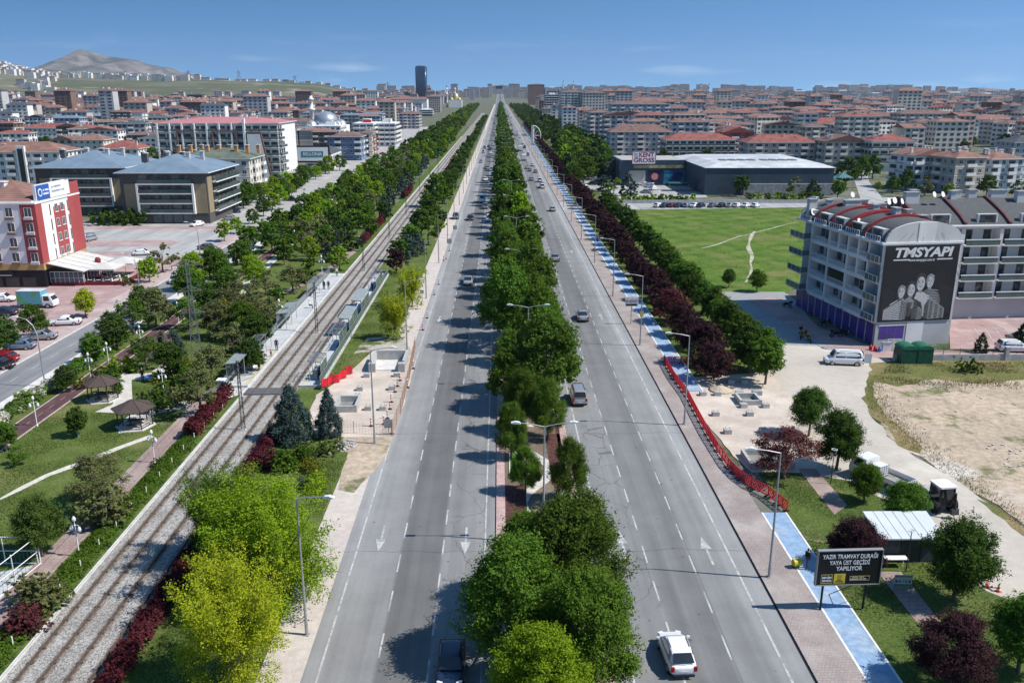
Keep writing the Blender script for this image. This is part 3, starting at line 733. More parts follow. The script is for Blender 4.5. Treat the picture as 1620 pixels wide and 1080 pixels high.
park = [  # px, py of the foot, height, shape, leaf, words
    (124, 690, 3.3, 'round', 'dark', 'small white-stemmed dark tree alone on the park lawn'), (32, 735, 1.9, 'loose', 'green', 'thin staked sapling on the lawn at the left edge'),
    (11, 713, 3.2, 'round', 'green', 'green tree cut by the left edge beside the maroon track'), (38, 640, 1.8, 'loose', 'lime', 'thin sapling on the pavement edge of the boulevard'),
    (68, 880, 5.2, 'round', 'bloom', 'white flowering chestnut beside the sports court'), (160, 800, 5.0, 'loose', 'olive', 'greyish green leafy tree on the lawn beside the red path'),
    (172, 828, 3.8, 'shrub', 'olive', 'pale olive bushy tree in front of the greyish green one'), (317, 655, 5.2, 'loose', 'olive', 'spreading tree over the end of the red path by the tram crossing'),
    (148, 575, 4.4, 'round', 'green', 'green tree beside the boulevard hedge'), (182, 555, 5.6, 'round', 'dark', 'dark tree on the verge between boulevard and maroon track'),
    (212, 530, 5.6, 'loose', 'green', 'open green tree between boulevard and maroon track'), (247, 520, 6.4, 'plane', 'olive', 'tall olive toned tree between boulevard and pylon'),
    (258, 570, 4.2, 'cypress', 'fir', 'narrow dark conifer beside the far gazebo'), (187, 622, 4.0, 'cypress', 'green', 'slim conifer beside the middle gazebo'),
    (358, 520, 5.0, 'cypress', 'gold', 'yellowish conical conifer behind the pylon'), (277, 560, 3.4, 'spruce', 'spruce', 'small bluish fir between pylon and maroon track'),
    (300, 480, 6.6, 'round', 'green', 'large round tree beside the boulevard behind the pylon'), (345, 455, 7.4, 'plane', 'green', 'large green tree by the boulevard beyond the white moving car'),
    (395, 520, 5.6, 'loose', 'olive', 'olive toned tree behind the near shelters'), (408, 555, 5.6, 'round', 'dark', 'dark tree directly behind the left platform'),
    (370, 560, 4.6, 'loose', 'olive', 'grey green tree in the park left of the platform'), (422, 468, 4.6, 'loose', 'olive', 'silvery tree beside the bend of the red path'),
    (463, 462, 5.0, 'loose', 'olive', 'silvery tree on the lawn by the park lamp'), (450, 420, 5.6, 'round', 'green', 'bright tree at the lawn edge'), (500, 405, 5.4, 'loose', 'olive', 'pale tree on the lawn above the red path'),
    (537, 428, 5.0, 'plane', 'lime', 'light tree standing at the far end of the left platform'), (525, 398, 5.0, 'loose', 'olive', 'pale grey tree behind the light one'), (486, 447, 3.2, 'shrub', 'green', 'small clipped globe tree by the red path'),
    (490, 425, 2.8, 'shrub', 'green', 'small clipped globe tree on the lawn'), (438, 476, 2.8, 'shrub', 'green', 'clipped round tree behind the left shelters'), (560, 398, 3.4, 'shrub', 'dark', 'dark round tree beside the purple fence hedge'),
    (582, 378, 6.4, 'round', 'green', 'green tree behind the purple fence hedge'), (545, 390, 6.6, 'plane', 'dark', 'tall dark tree in the middle of the park')]
for i, (px, py, h, sh, lf, lb) in enumerate(park):
    treepx('park_tree', sh, lf, px, py, h, lb, bark=BARK_W if i in (0, 2) else None, wide=1.5 if sh == 'loose' else 1.1)
for i, (px, py, h, sh, lf, lb) in enumerate([(105, 620, 3.4, 'round', 'dark', 'dark young tree between maroon track and the nearer gazebos'), (232, 585, 4.6, 'loose', 'green', 'open tree by the path junction under the pylon'), (272, 600, 4.8, 'round', 'dark', 'dark tree among the bushes under the pylon'),
    (335, 600, 4.8, 'loose', 'olive', 'olive tree right of the golden bushes'), (300, 625, 3.6, 'round', 'green', 'green round tree beside the pale cross path'), (345, 535, 5.6, 'plane', 'olive', 'tall olive tree right of the pylon'), (378, 500, 5.8, 'loose', 'olive', 'olive tree behind the yellowish conifer'),
    (330, 500, 5.4, 'round', 'dark', 'dark tree between pylon and boulevard'), (400, 590, 4.6, 'round', 'dark', 'dark tree behind the nearest left shelter'), (385, 540, 6.0, 'plane', 'green', 'tall green tree at the back of the left platform'), (425, 520, 4.8, 'loose', 'olive', 'pale tree leaning over the left platform railing'),
    (362, 480, 6.2, 'plane', 'green', 'green tree in the thick of the park beside the maroon track'), (402, 455, 6.0, 'plane', 'lime', 'light green tree in the thick of the park'), (385, 430, 6.6, 'round', 'green', 'round green tree where maroon track and path come close'), (430, 400, 6.8, 'plane', 'green', 'broad green tree beside the far maroon track'),
    (470, 370, 7.0, 'plane', 'dark', 'dark broad tree in the upper park'), (500, 345, 7.2, 'plane', 'lime', 'bright broad tree in the upper park'), (300, 520, 4.8, 'loose', 'green', 'thin green tree left of the pylon'), (225, 500, 5.0, 'plane', 'green', 'green boulevard tree behind the thin lamps'), (610, 352, 6.0, 'round', 'dark', 'dark tree by the tracks beyond the purple fence hedge')]):
    treepx('park_tree', sh, lf, px, py, h, lb, wide=1.45 if sh == 'loose' else 1.15)
for k, (y, h, sh, lf) in enumerate(((176, 5.2, 'round', 'dark'), (188, 6.0, 'plane', 'green'), (199, 4.6, 'round', 'green'), (212, 6.4, 'plane', 'dark'), (222, 5.0, 'round', 'dark'), (238, 6.6, 'plane', 'green'), (252, 6.0, 'round', 'dark'))):
    tree('verge_tree', sh, lf, -21.2 + (k % 2)*1.6, y, h, f'tree on the verge between tram and avenue, {nth(k+1)} beyond the blue spruces', 'verge trees beyond the platforms', wide=1.2)
# the thicker part of the park, farther off
kinds = [('plane', 'green', 'mid green leafy'), ('round', 'plane', 'fresh green round'), ('plane', 'lime', 'light yellowish green'), ('loose', 'olive', 'pale olive'), ('round', 'green', 'round green'), ('spruce', 'spruce', 'bluish conifer')]
for row, (x, lb) in enumerate(((-35.6, 'next to the tram line'), (-39.5, 'one row in from the tram line'), (-43.5, 'in the middle of the park'), (-47.5, 'beside the maroon track'), (-53.5, 'between maroon track and boulevard'))):
    y, k = 176.0 + row*1.7, 0
    if row == 4: y = 150
    while y < 470:
        k += 1; sh, lf, w = random.choice(kinds if row < 4 else kinds[:3])
        if row == 0 and random.random() < .6: sh, lf, w = kinds[5]
        h = random.uniform(5, 8) if sh != 'spruce' else random.uniform(3.6, 5)
        tree('park_tree', sh, lf, x + random.uniform(-1.3, 1.3) - max(0, y-330)*.022*(row > 2), y, h, f'{w} park tree {lb}, {nth(k)} beyond the platforms', 'trees of the tram side park', wide=1.15 if sh != 'loose' else 1.5)
        y += random.uniform(9.5, 15)
MASS = []
y = 470
while y < 2300:
    for x in (-34, -39, -45, -52):
        a_ = (random.choice(('green', 'dark', 'green', 'lime')), x - (y-470)*.012 + random.uniform(-2, 2), y + random.uniform(-4, 4), random.uniform(6, 9))
        if y > 600: MASS.append(a_)
        else: tree('park_tree', 'plane', *a_, 'small distant green tree in the far belt beside the tram line', 'far park trees', wide=1.3)
    y += 14 + (y-470)*.012
for xx, gr in ((-20.5, 'a'), (-17.5, 'b')):                           # verge between tram and avenue
    y, k = 268 + (5 if gr == 'b' else 0), 0
    while y < 1200:
        k += 1
        if y < 420: lb, g = f'verge tree between tram and avenue, {nth(k)} of the {"tram" if gr == "a" else "road"} side row', 'trees between tram and avenue'
        else: lb, g = 'small distant tree between the tram line and the avenue', 'far verge trees'
        tree('verge_tree', random.choice(('round', 'plane', 'plum' if y < 420 else 'plane')), random.choice(('dark', 'green', 'green', 'dark')), xx, y, random.uniform(3.5, 6.5), lb, g, wide=1.2)
        y += random.uniform(13, 22) + (y-268)*.01
# street trees of the plaza
for px, py, h, lf, sh, lb in [(136, 502, 4.6, 'gingko', 'round', 'yellow tree on the pink plaza beside the white sedan'), (258, 431, 6.0, 'olive', 'loose', 'pale spreading tree on the plaza corner by the restaurant'), (237, 447, 5.0, 'lime', 'round', 'yellow-green tree by the restaurant terrace'),
        (55, 535, 5.0, 'green', 'plane', 'green tree over the parked silver sedan'), (8, 560, 5.4, 'dark', 'round', 'dark green tree at the left edge over the red car'), (355, 382, 5.2, 'lime', 'round', 'yellow-green street tree by the car park exit'), (375, 370, 4.4, 'lime', 'round', 'second yellow-green street tree past the car park exit'),
        (196, 445, 1.6, 'olive', 'shrub', 'small shrub beside the restaurant terrace')]:
    treepx('street_tree', sh, lf, px, py, h, lb, wide=1.3 if sh == 'loose' else 1.15)
for k, py in enumerate((355, 343, 333, 325, 318, 311, 305, 299)):
    p = at(0, py); tree('street_tree', random.choice(('round', 'plane')), random.choice(('green', 'lime', 'dark')), -66.5 - k*.9, p.y, random.uniform(4, 6.5), f'street tree along the far side of the boulevard, {nth(k+1)} past the car park', 'street trees of the boulevard', wide=1.2)
for k in range(14):
    p = at(405 + k*11 + random.uniform(-4, 4), 330 - k*4.6); tree('street_tree', 'plane', random.choice(('green', 'lime', 'green')), p.x-4, p.y, random.uniform(5.5, 8), f'leafy street tree before the shops of the boulevard, {nth(k+1)} from the car park', 'leafy boulevard trees', wide=1.25)
for k in range(7):
    p = at(140 + k*11, 362 - (k % 2)*3); tree('dark_shrub', 'shrub', 'dark', p.x, p.y + 6, 4.5, f'tall dark shrub before the blue roofed block, {nth(k+1)} from the hotel', 'tall dark shrubs by the car park', cat='shrub', wide=1.0)
# the grove right of the avenue
gk = [('plane', 'green', 'mid green'), ('plane', 'dark', 'dark green'), ('plane', 'lime', 'light green'), ('round', 'dark', 'round dark'), ('spruce', 'fir', 'dark conifer')]
for row, (x, lb) in enumerate(((32, 'next to the avenue'), (38, 'one row in'), (44, 'in the middle'), (50, 'next to the blocks'))):
    y, k = 330 + row*6, 0
    while y < 620:
        k += 1; sh, lf, w = random.choice(gk)
        if y < 352 and x > 40: y += 10; continue
        tree('grove_tree', sh, lf, x*(y/400)**.55 + random.uniform(-2, 2), y, random.uniform(7, 10.5), f'{w} tree of the grove {lb}, {nth(k)} beyond the supermarket', 'grove beside the supermarket', wide=1.2)
        y += random.uniform(9, 14)
y = 620
while y < 2300:
    for x in (30, 38, 48, 60):
        MASS.append((random.choice(('green', 'dark')), x + random.uniform(-3, 3), y + random.uniform(-4, 4), random.uniform(6.5, 9)))
    y += 16 + (y-620)*.02
def tree_mass(name, label, rows):
    V = []; mi = []; names = sorted({r[0] for r in rows}); rng = np.random.default_rng(4)
    for lf, x, y, h in rows:
        me = proto('plane', 'far', rng.integers(0, 4))[0]; v = np.empty(len(me.vertices)*3); me.vertices.foreach_get('co', v); v = v.reshape(-1, 3)
        a = rng.random()*6.28; c, s = math.cos(a), math.sin(a); v = np.stack([v[:, 0]*c - v[:, 1]*s, v[:, 0]*s + v[:, 1]*c, v[:, 2]], 1) * np.array([1.35*h, 1.35*h, h]) + np.array([x, y, 0])
        V.append(v); mi += [names.index(lf)]*(len(v)//4)
    V = np.concatenate(V); me = bpy.data.meshes.new(name); me.from_pydata(V, [], np.arange(len(V)).reshape(-1, 4))
    for n in names: me.materials.append(LEAF[n])
    me.polygons.foreach_set('material_index', mi); return tag(put(name, me), label, None, None, 'stuff')
tree_mass('far_trees', 'far belts of trees on both sides of the avenue', MASS)
for px, py, h, sh, lf, lb in [(955, 303, 5.6, 'spruce', 'fir', 'dark fir at the car park entrance'), (971, 307, 6, 'loose', 'lime', 'light leafy tree by the car park'), (993, 310, 8, 'spruce', 'spruce', 'tall grey-green conifer before the supermarket sign'),
        (968, 287, 9, 'round', 'grey', 'silvery willow left of the supermarket'), (1172, 311, 7.4, 'round', 'dark', 'dark round tree in front of the supermarket wall'),
        (1255, 313, 7.4, 'loose', 'olive', 'grey green tree at the right end of the supermarket'), (1285, 310, 6, 'spruce', 'fir', 'small dark fir behind the supermarket hedge'),
        (1325, 314, 6.5, 'round', 'green', 'bright green tree at the street corner by the white van'), (1337, 297, 11, 'plane', 'dark', 'big dark tree at the side street'), (1362, 285, 10, 'plane', 'green', 'green tree beside the side street'), (1380, 283, 10, 'round', 'dark', 'dark tree before the white corner block'),
        (1388, 302, 3.5, 'round', 'lime', 'small lollipop tree on the grassy corner'), (1412, 305, 6, 'plane', 'green', 'green tree on the grassy street corner'), (1432, 303, 8, 'plane', 'dark', 'dark tree near the gabled block'), (1462, 310, 7, 'loose', 'olive', 'thin tree behind the grey roofs'),
        (1500, 316, 5.5, 'round', 'lime', 'light green tree behind the grey roofs'), (1560, 312, 7.5, 'plane', 'green', 'bright tree before the red roofed blocks at the right'), (1608, 316, 7, 'loose', 'bloom', 'white flowering tree at the right edge')]:
    treepx('street_tree', sh, lf, px, py, h, lb, wide=1.4 if sh == 'loose' else 1.15)

# ---- hedges: leaves through a long box
def hedge(name, label, leaf, x0, x1, y0, y1, h, n, ls, cat='hedge', z=0.0, group=None):
    rng = np.random.default_rng(int(abs(x0*7+y0*13)))
    top = rng.random(n) < .5
    P = np.stack([rng.uniform(x0, x1, n), rng.uniform(y0, y1, n), h*(.15+.85*rng.random(n)**.6)], 1)
    wob = 1 + .18*np.sin(P[:, 1]*1.7) + .12*np.sin(P[:, 1]*4.1+1)
    P[top, 2] = h*wob[top]*(.85+.2*rng.random(top.sum())); side = ~top
    cx = (x0+x1)/2; P[:, 0] = cx + (P[:, 0]-cx)*wob*(1-.25*(P[:, 2]/h)**3)
    N = np.stack([(P[:, 0]-cx)/(x1-x0)*1.6, np.zeros(n), np.full(n, .7)], 1) + rng.normal(size=(n, 3))*.6
    N /= np.linalg.norm(N, axis=1)[:, None]; T = np.cross(N, rng.normal(size=(n, 3))); T /= np.linalg.norm(T, axis=1)[:, None]; B = np.cross(N, T)
    s = ls*(.6+.8*rng.random(n))[:, None]; o = np.array([cx, (y0+y1)/2, 0]); P = P - o
    V = np.stack([P-T*s, P-B*s*.6, P+T*s, P+B*s*.6], 1).reshape(-1, 3)
    me = bpy.data.meshes.new(name); me.from_pydata(V, [], np.arange(4*n).reshape(n, 4)); me.materials.append(LEAF[leaf])
    return tag(put(name, me, None, (*o[:2], z)), label, cat, group)
hedge('hedge', 'dark red barberry hedge along the near ballast edge', 'barberry', -24.0, -22.4, 36, 66, 1.1, 22000, .11)
hedge('hedge', 'dark red barberry hedge behind the blue-green spruces', 'barberry', -24.0, -22.6, 66.5, 82, 1.0, 8000, .12)
hedge('hedge', 'dark red hedge by the crossing left of the tram tracks', 'barberry', -32.4, -30.7, 81, 93.5, 1.5, 7000, .14)
hedge('hedge', 'purple hedge along the fence beyond the left platform', 'barberry', -32.4, -31, 196, 232, 1.9, 4500, .24)
hedge('hedge', 'small dark red hedge far along the left of the tracks', 'barberry', -32.4, -31, 285, 310, 1.9, 1800, .35)
hedge('hedge', 'far dark red hedge along the right of the tracks', 'barberry', -23.8, -22.2, 330, 440, 1.9, 4000, .4)
hedge('hedge', 'low ivy hedge with fence posts along the near left side of the ballast', 'green', -32.6, -30.5, 36, 81, .55, 26000, .10)
hedge('hedge', 'white flowering hedge between maroon track and boulevard', 'bloom', -54.6, -52.6, 70, 97, 1.0, 13000, .14)
hedge('hedge', 'clipped hedge between maroon track and boulevard beyond the flowering one', 'green', -54.6, -52.6, 102, 118, 1.2, 6000, .16)
hedge('hedge', 'low green hedge on the verge by the pavement signs', 'green', -20, -17, 232, 250, 1.2, 2500, .25)
_p = at(985, 322); _q = at(1105, 318)
for k in range(11):
    p = at(988 + k*10.8, 321.5); tree('hedge_bush', 'shrub', random.choice(('green', 'lime', 'dark')), p.x, p.y+2, 3.0, f'clipped bush before the car park wall, {nth(k+1)} from the avenue', 'bushes along the car park wall', cat='bush', wide=1.3)
for k in range(9):
    p = at(1188 + k*14, 317); tree('hedge_bush', 'shrub', random.choice(('green', 'lime', 'green')), p.x, p.y+2, 2.8, f'clipped bush before the supermarket wall, {nth(k+1)} from the round dark tree', 'bushes along the supermarket wall', cat='bush', wide=1.3)
for k, (px, py, h, lf, lb) in enumerate([(232, 642, 2.0, 'bloom', 'white flowering bush at the path junction'), (243, 648, 2.2, 'dark', 'dark green bush beside the flowering one'), (268, 645, 1.7, 'green', 'rounded bush below the pylon by the path'), (258, 602, 1.4, 'gold', 'yellow low bush beyond the path junction'),
        (283, 600, 2.2, 'dark', 'dark bush beside the yellow one'), (300, 588, 1.8, 'gold', 'golden bush at the pylon foot'), (330, 575, 1.8, 'gold', 'golden bush right of the pylon'), (262, 625, 2.0, 'green', 'green bush by the white lamp'), (138, 612, 1.5, 'gold', 'yellow shrub beside the middle gazebo'),
        (193, 590, 2.4, 'lime', 'bright green bush beyond the middle gazebo'), (163, 603, 2.0, 'green', 'flat topped green bush beside the maroon track'), (254, 737, .9, 'dark', 'tiny dark bush at the foot of a white lamp'), (205, 450, 1.5, 'olive', 'grey low bush by the plaza trees'), (226, 440, 1.2, 'green', 'low hedge bush beside the standing waiter'),
        (40, 1000, 2.0, 'redplum', 'withered brownish bush at the red path edge'), (62, 960, 2.6, 'olive', 'thin grey bush by the court fence')]):
    treepx('bush', 'shrub' if h > 1.6 else 'mound', lf, px, py, h, lb, cat='bush', wide=1.35)

# ---- tufts and weeds: grass nobody could count
def bare(P):
    m = np.zeros(len(P), bool)
    for poly in BARE:
        q = np.array(poly); lo, hi = q.min(0), q.max(0)
        ix = np.nonzero(((P >= lo) & (P <= hi)).all(1) & ~m)[0]
        if not len(ix): continue
        x, y = P[ix, 0], P[ix, 1]; ins = np.zeros(len(ix), bool)
        for (ax, ay), (cx, cy) in zip(poly, poly[1:] + poly[:1]):
            if ay != cy: ins ^= ((ay > y) != (cy > y)) & (x < (cx-ax)*(y-ay)/(cy-ay) + ax)
        m[ix] |= ins
    return m
def tufts(name, label, leaf, polys, n, hgt, z=.03, w=.02, lines=(), sig=.8):
    rng = np.random.default_rng(len(label)*31); P = []
    for pts, f in lines:
        Q = [at(*p) for p in pts]; L = [(c-a).length for a, c in zip(Q, Q[1:])]; m = int(n*f); k = rng.choice(len(L), m, p=np.array(L)/sum(L)); u = rng.random(m)
        A = np.array([(p.x, p.y) for p in Q]); P.append(A[k] + (A[k+1]-A[k])*u[:, None] + rng.normal(size=(m, 2))*sig)
    for (x0, x1, y0, y1), f in polys:
        m = int(n*f); q = np.stack([rng.uniform(x0, x1, m), rng.uniform(y0, y1, m)], 1)
        k = np.sin(q[:, 0]*.9+q[:, 1]*.31) + np.sin(q[:, 1]*.83-q[:, 0]*.47+2) + rng.normal(size=m)*.7
        P.append(q[k > .1])
    P = np.concatenate(P); P = P[~bare(P)]; n = len(P); a = rng.random(n)*6.28; h = hgt*(.4+.9*rng.random(n)); L = np.stack([np.cos(a), np.sin(a)], 1)
    D = np.stack([-np.sin(a), np.cos(a)], 1)*(w*(.6+.8*rng.random(n)))[:, None]; lean = L*(h*rng.uniform(-.5, .5, n))[:, None]
    base = np.concatenate([P, np.full((n, 1), z)], 1); V = np.zeros((n, 3, 3)); V[:, 0] = base; V[:, 1] = base; V[:, 2] = base
    V[:, 0, :2] += D; V[:, 1, :2] -= D; V[:, 2, :2] += lean; V[:, 2, 2] += h
    me = bpy.data.meshes.new(name); me.from_pydata(V.reshape(-1, 3), [], np.arange(3*n).reshape(n, 3)); me.materials.append(LEAF[leaf])
    return tag(put(name, me), label, None, None, 'stuff')
LEAF['grass'] = leafmat('grass_blade', (.075, .11, .022), (.14, .17, .045), .25); LEAF['weed'] = leafmat('weed_blade', (.10, .11, .035), (.21, .18, .075), .25)
tufts('grass', 'rough grass on the right garden lawn', 'grass', [((24.1, 40, 40, 74), 1)], 52000, .11, .05, .03)
tufts('grass', 'rough grass on the verge between tram and avenue', 'grass', [((-22.3, -15.0, 36, 80), .5), ((-21.4, -15.3, 96, 165), .5)], 60000, .13, .02, .035)
tufts('grass', 'rough grass on the park lawn', 'grass', [((-49.2, -35.1, 56, 125), 1)], 90000, .11, .02, .04)
_a, _b = at(1380, 598), at(1640, 570)
tufts('weeds', 'dry weeds along the low wall and the edge of the bare lot', 'weed', [((_a.x+1, _b.x+8, _a.y+1.5, _b.y-1), .62)], 13000, .22, .06, .03,
      [([(1376,602),(1386,625),(1400,652),(1440,690),(1470,718),(1545,775),(1620,840)], .22), ([(1400,600),(1480,610),(1560,606),(1620,612)], .16)], .9)
tufts('weeds', 'scattered weeds on the meadow by the parked car row', 'grass', [((36, 92, 150, 262), 1)], 90000, .14, .045, .035)
# ================================================================ street lamps
GALV = mat('galvanised_steel', (.36, .37, .38), .45, .12, 2, metal=.4)
LAMPW = mat('lamp_white', (.66, .67, .68), .5, .06, 2)
DARKM = mat('dark_metal', (.045, .048, .052), .5, .15, 3)
BLACK = mat('black_paint', (.012, .012, .014), .5, .1, 3)
WHITEM = mat('white_paint', (.72, .72, .71), .6, .08, 2)
RED = mat('red_plastic', (.52, .015, .03), .5, .12, 3)
ORANGE = mat('orange_plastic', (.62, .10, .02), .5, .1, 3)
GLASS = mat('dark_glass', (.02, .025, .03), .08, .2, .4, spec=.6)
GLASSB = mat('blue_glass', (.05, .085, .10), .08, .25, .4, spec=.6)
CLEARISH = mat('greenish_glass', (.095, .135, .13), .12, .1, 1, spec=.6)

def lamp(double, label, h=9.8, arm=1.9, group=None):
    t = thing('street_lamp', label, 'street lamp', (0,0,0), 0, group)
    b = MB(); b.box(-.17, .17, -.17, .17, 0, .05); b.tube((0,0,0), (0,0,1.1), .12, .11, 8); b.tube((0,0,1.1), (0,0,h), .095, .055, 8)
    b.build('pole', GALV, t)
    for s in ((-1, 1) if double else (-1,)):
        b = MB(); b.path([(0,0,h-.05), (s*arm*.5, 0, h+.16), (s*arm, 0, h+.28)], .045, .035, 6); a = b.build('arm', GALV, t)
        b = MB(); b.extry([(s*arm*.94, h+.24), (s*(arm+.15), h+.22), (s*(arm+.62), h+.27), (s*(arm+.62), h+.33), (s*(arm+.3), h+.41), (s*arm, h+.36)], -.13, .13); b.build('lamp_head', LAMPW, a)
    return t
g = 'single armed lamps on the right pavement'
L1 = lamp(False, 'tall single armed street lamp on the right pavement, nearest the camera', group=g); L1.location = (19.5, 54.6, .14)
for k in range(1, 26):
    y = 54.6 + 29.7*k
    dup(L1, (19.5, y, .14), None, f'single armed street lamp on the right pavement, {nth(k+1)} from the camera' if k < 14 else 'tiny far street lamp on the right pavement', g if k < 14 else 'far lamps on the right pavement')
g = 'single armed lamps on the left pavement'
for k in range(0, 24):
    y = 48.3 + 31.6*k
    dup(L1, (-12.7, y, .035), math.pi if k else math.pi*.93, ('single armed street lamp in front of the yellow-green tree on the left pavement' if k == 0 else f'single armed street lamp on the left pavement, {nth(k+1)} from the camera') if k < 14 else 'tiny far street lamp on the left pavement', g if k < 14 else 'far lamps on the left pavement')
L2 = lamp(True, 'tall double armed street lamp on the median, nearest the camera', group='double armed lamps on the median'); L2.location = (3.3, 59.8, .1)
for k in range(1, 18):
    dup(L2, (3.3, 59.8 + 37*k, .1), None, f'double armed street lamp rising out of the median trees, {nth(k+1)} from the camera' if k < 10 else 'tiny far double armed lamp on the median', 'double armed lamps on the median' if k < 10 else 'far lamps on the median')
# curved boulevard lamps
t = L3 = thing('street_lamp', 'tall curved street lamp on the boulevard edge beside the flowering hedge', 'street lamp', (0,0,0), 0, 'curved lamps of the boulevard')
b = MB(); b.tube((0,0,0), (0,0,1), .11, .1, 8); b.path([(0,0,1), (0,0,6.6), (-.35,0,7.7), (-1.0,0,8.4), (-1.9,0,8.7)], .085, .04, 7); b.build('pole', GALV, t)
b = MB(); b.cbox((-2.25, 0, 8.72), (.75, .3, .14), 0, 0, .08); b.build('lamp_head', LAMPW, t)
L3.location = at(72, 612)
for px, py, rz, lb in [(224, 482, 0, 'tall curved street lamp standing before the restaurant plaza'), (318, 418, 0, 'tall curved street lamp by the boulevard car park exit')]:
    dup(L3, at(px, py), rz, lb)
# ---- white park lamps with two lanterns
t = PL = thing('park_lamp', 'white twin lantern park lamp', 'park lamp', (0,0,0), 0, 'white twin lantern lamps of the park')
b = MB(); b.lathe([(.11,0),(.11,.12),(.055,.2),(.045,2.6),(.07,2.65),(.03,2.75),(.03,3.25),(.0,3.3)], 8); b.build('pole', WHITEM, t)
for s in (-1, 1):
    b = MB(); b.path([(0,0,2.55), (s*.22,0,2.72), (s*.38,0,2.66)], .022); b.lathe([(.02,2.6),(.1,2.55),(.14,2.32),(.09,2.18),(.02,2.14)], 8, (s*.38, 0)); b.build('lantern', WHITEM, t)
b = MB(); b.lathe([(.02,3.0),(.13,3.05),(.15,3.22),(.06,3.38),(.0,3.42)], 8); b.build('lantern', WHITEM, t)
spots = [(59, 674, 'beside the maroon track, nearest the camera'), (144, 599, 'beside the maroon track by the middle gazebo'), (173, 581, 'beside the maroon track where the paths meet'), (245, 732, 'at the edge of the red path beside the two tracks'),
         (260, 627, 'among bushes under the pylon'), (126, 880, 'on the red path beside the sports court'), (224, 552, 'between maroon track and far gazebo'), (283, 511, 'beside the maroon track right of the far gazebo'),
         (391, 558, 'behind the near end of the left platform'), (444, 516, 'on the bent path behind the left shelters'), (510, 438, 'at the far end of the left platform'), (470, 385, 'on the lawn in the far part of the park'), (420, 375, 'between maroon track and boulevard, farthest of all')]
for i, (px, py, lb) in enumerate(spots):
    o = PL if i == 0 else dup(PL)
    o['label'] = 'white twin lantern park lamp ' + lb; o.location = at(px, py); o.rotation_euler.z = random.uniform(-.5, .5)
    if i > 8: o.scale = (1.25,)*3

# ================================================================ tram line
RAIL = mat('rail_steel', (.13, .105, .09), .5, .2, 3, metal=.3)
for x0, lb in ((-29.15, 'left tram track with two rails on grey ballast'), (-26.1, 'right tram track with two rails on grey ballast, nearer the avenue')):
    t = thing('tram_track', lb, 'tram track', (x0+.72, 0, .12))
    for s in (-.72, .72):
        b = MB(); y = 15
        while y < 1500: b.box(s-.036, s+.036, y, y+60, .10, .17); b.box(s-.012, s+.012, y, y+60, .01, .10); b.box(s-.07, s+.07, y, y+60, 0, .012); y += 60
        b.build('rail', RAIL, t)
    b = MB(); y = 20
    while y < 190:
        for s in (-.72, .72): b.cbox((s-.13, y, .03), (.12, .16, .07)); b.cbox((s+.13, y, .03), (.12, .16, .07))
        y += 1.5
    tag(b.build('rail_clip', mat('rusty_iron', (.10, .065, .05), .8, .3, 5), t), kind='stuff')
# crossing deck
tag(MB().box(-30, -24.2, 94.2, 96.4, .12, .25).build('crossing_deck', mat('rubber_deck', (.10, .10, .105), .8, .15, 2)), kind='structure')
PLAT = mat('platform_slab', (.46, .47, .47), .8, .10, .8, (.40, .41, .415), .4)
YEL = mat('tactile_yellow', (.55, .42, .10), .8, .15, 4)
for nm, x0, x1 in (('left', -33.0, -30.25), ('right', -24.2, -21.5)):
    strip('tram_platform', x0, x1, 97, 163, .32, PLAT, 0)
    e = x1-.5 if nm == 'left' else x0+.35
    strip('tactile_strip', e, e+.18, 97.5, 112, .326, YEL)
# lattice overhead-line masts
t = thing('tram_mast', 'tall lattice catenary mast at the tram crossing', 'catenary mast', (0,0,0), 0, 'lattice masts between the tram tracks')
b = MB(); Hm = 7.6; w0, w1 = .17, .10
for sx, sy in ((-1,-1),(1,-1),(1,1),(-1,1)): b.tube((sx*w0, sy*w0, 0), (sx*w1, sy*w1, Hm), .028, None, 4)
k = 14
for i in range(k):
    z0, z1 = Hm*i/k, Hm*(i+1)/k; a = w0+(w1-w0)*i/k; c = w0+(w1-w0)*(i+1)/k
    for p, q in (((-a,-a,z0),(c,-c,z1)), ((a,-a,z0),(c,c,z1)), ((a,a,z0),(-c,c,z1)), ((-a,a,z0),(-c,-c,z1))): b.tube(p, q, .018, None, 4)
b.build('lattice_pole', DARKM, t)
MB().cbox((0,0,.06), (.55,.55,.12)).build('foundation', CONC, t)
b = MB()
for s in (-1, 1): b.tube((0,0,6.0), (s*1.6,0,6.1), .03, None, 5); b.tube((0,0,7.0), (s*1.2,0,6.15), .018, None, 4); b.tube((s*.3,0,5.4), (s*1.6,0,5.9), .02, None, 4)
b.build('cantilever', DARKM, t)
for k, y in enumerate((83.5, 121, 166, 207, 246, 290, 335, 380)):
    o = t if k == 0 else dup(t, None, None, f'lattice catenary mast between the tram tracks, {nth(k+1)} from the crossing')
    o.location = (-26.9, y, .12)
for s, lb in ((-1, 'left'), (1, 'right')):
    b = MB()
    ys = (20, 83.5, 121, 166, 207, 246, 290, 335, 380)
    for y0, y1 in zip(ys, ys[1:]):
        b.path([(-26.9+s*1.55, y0+(y1-y0)*i/4, 5.95+.0*i) for i in range(5)], .012, None, 3)
    tag(b.build('contact_wire', DARKM), f'thin black contact wire over the {lb} tram track', 'wire')
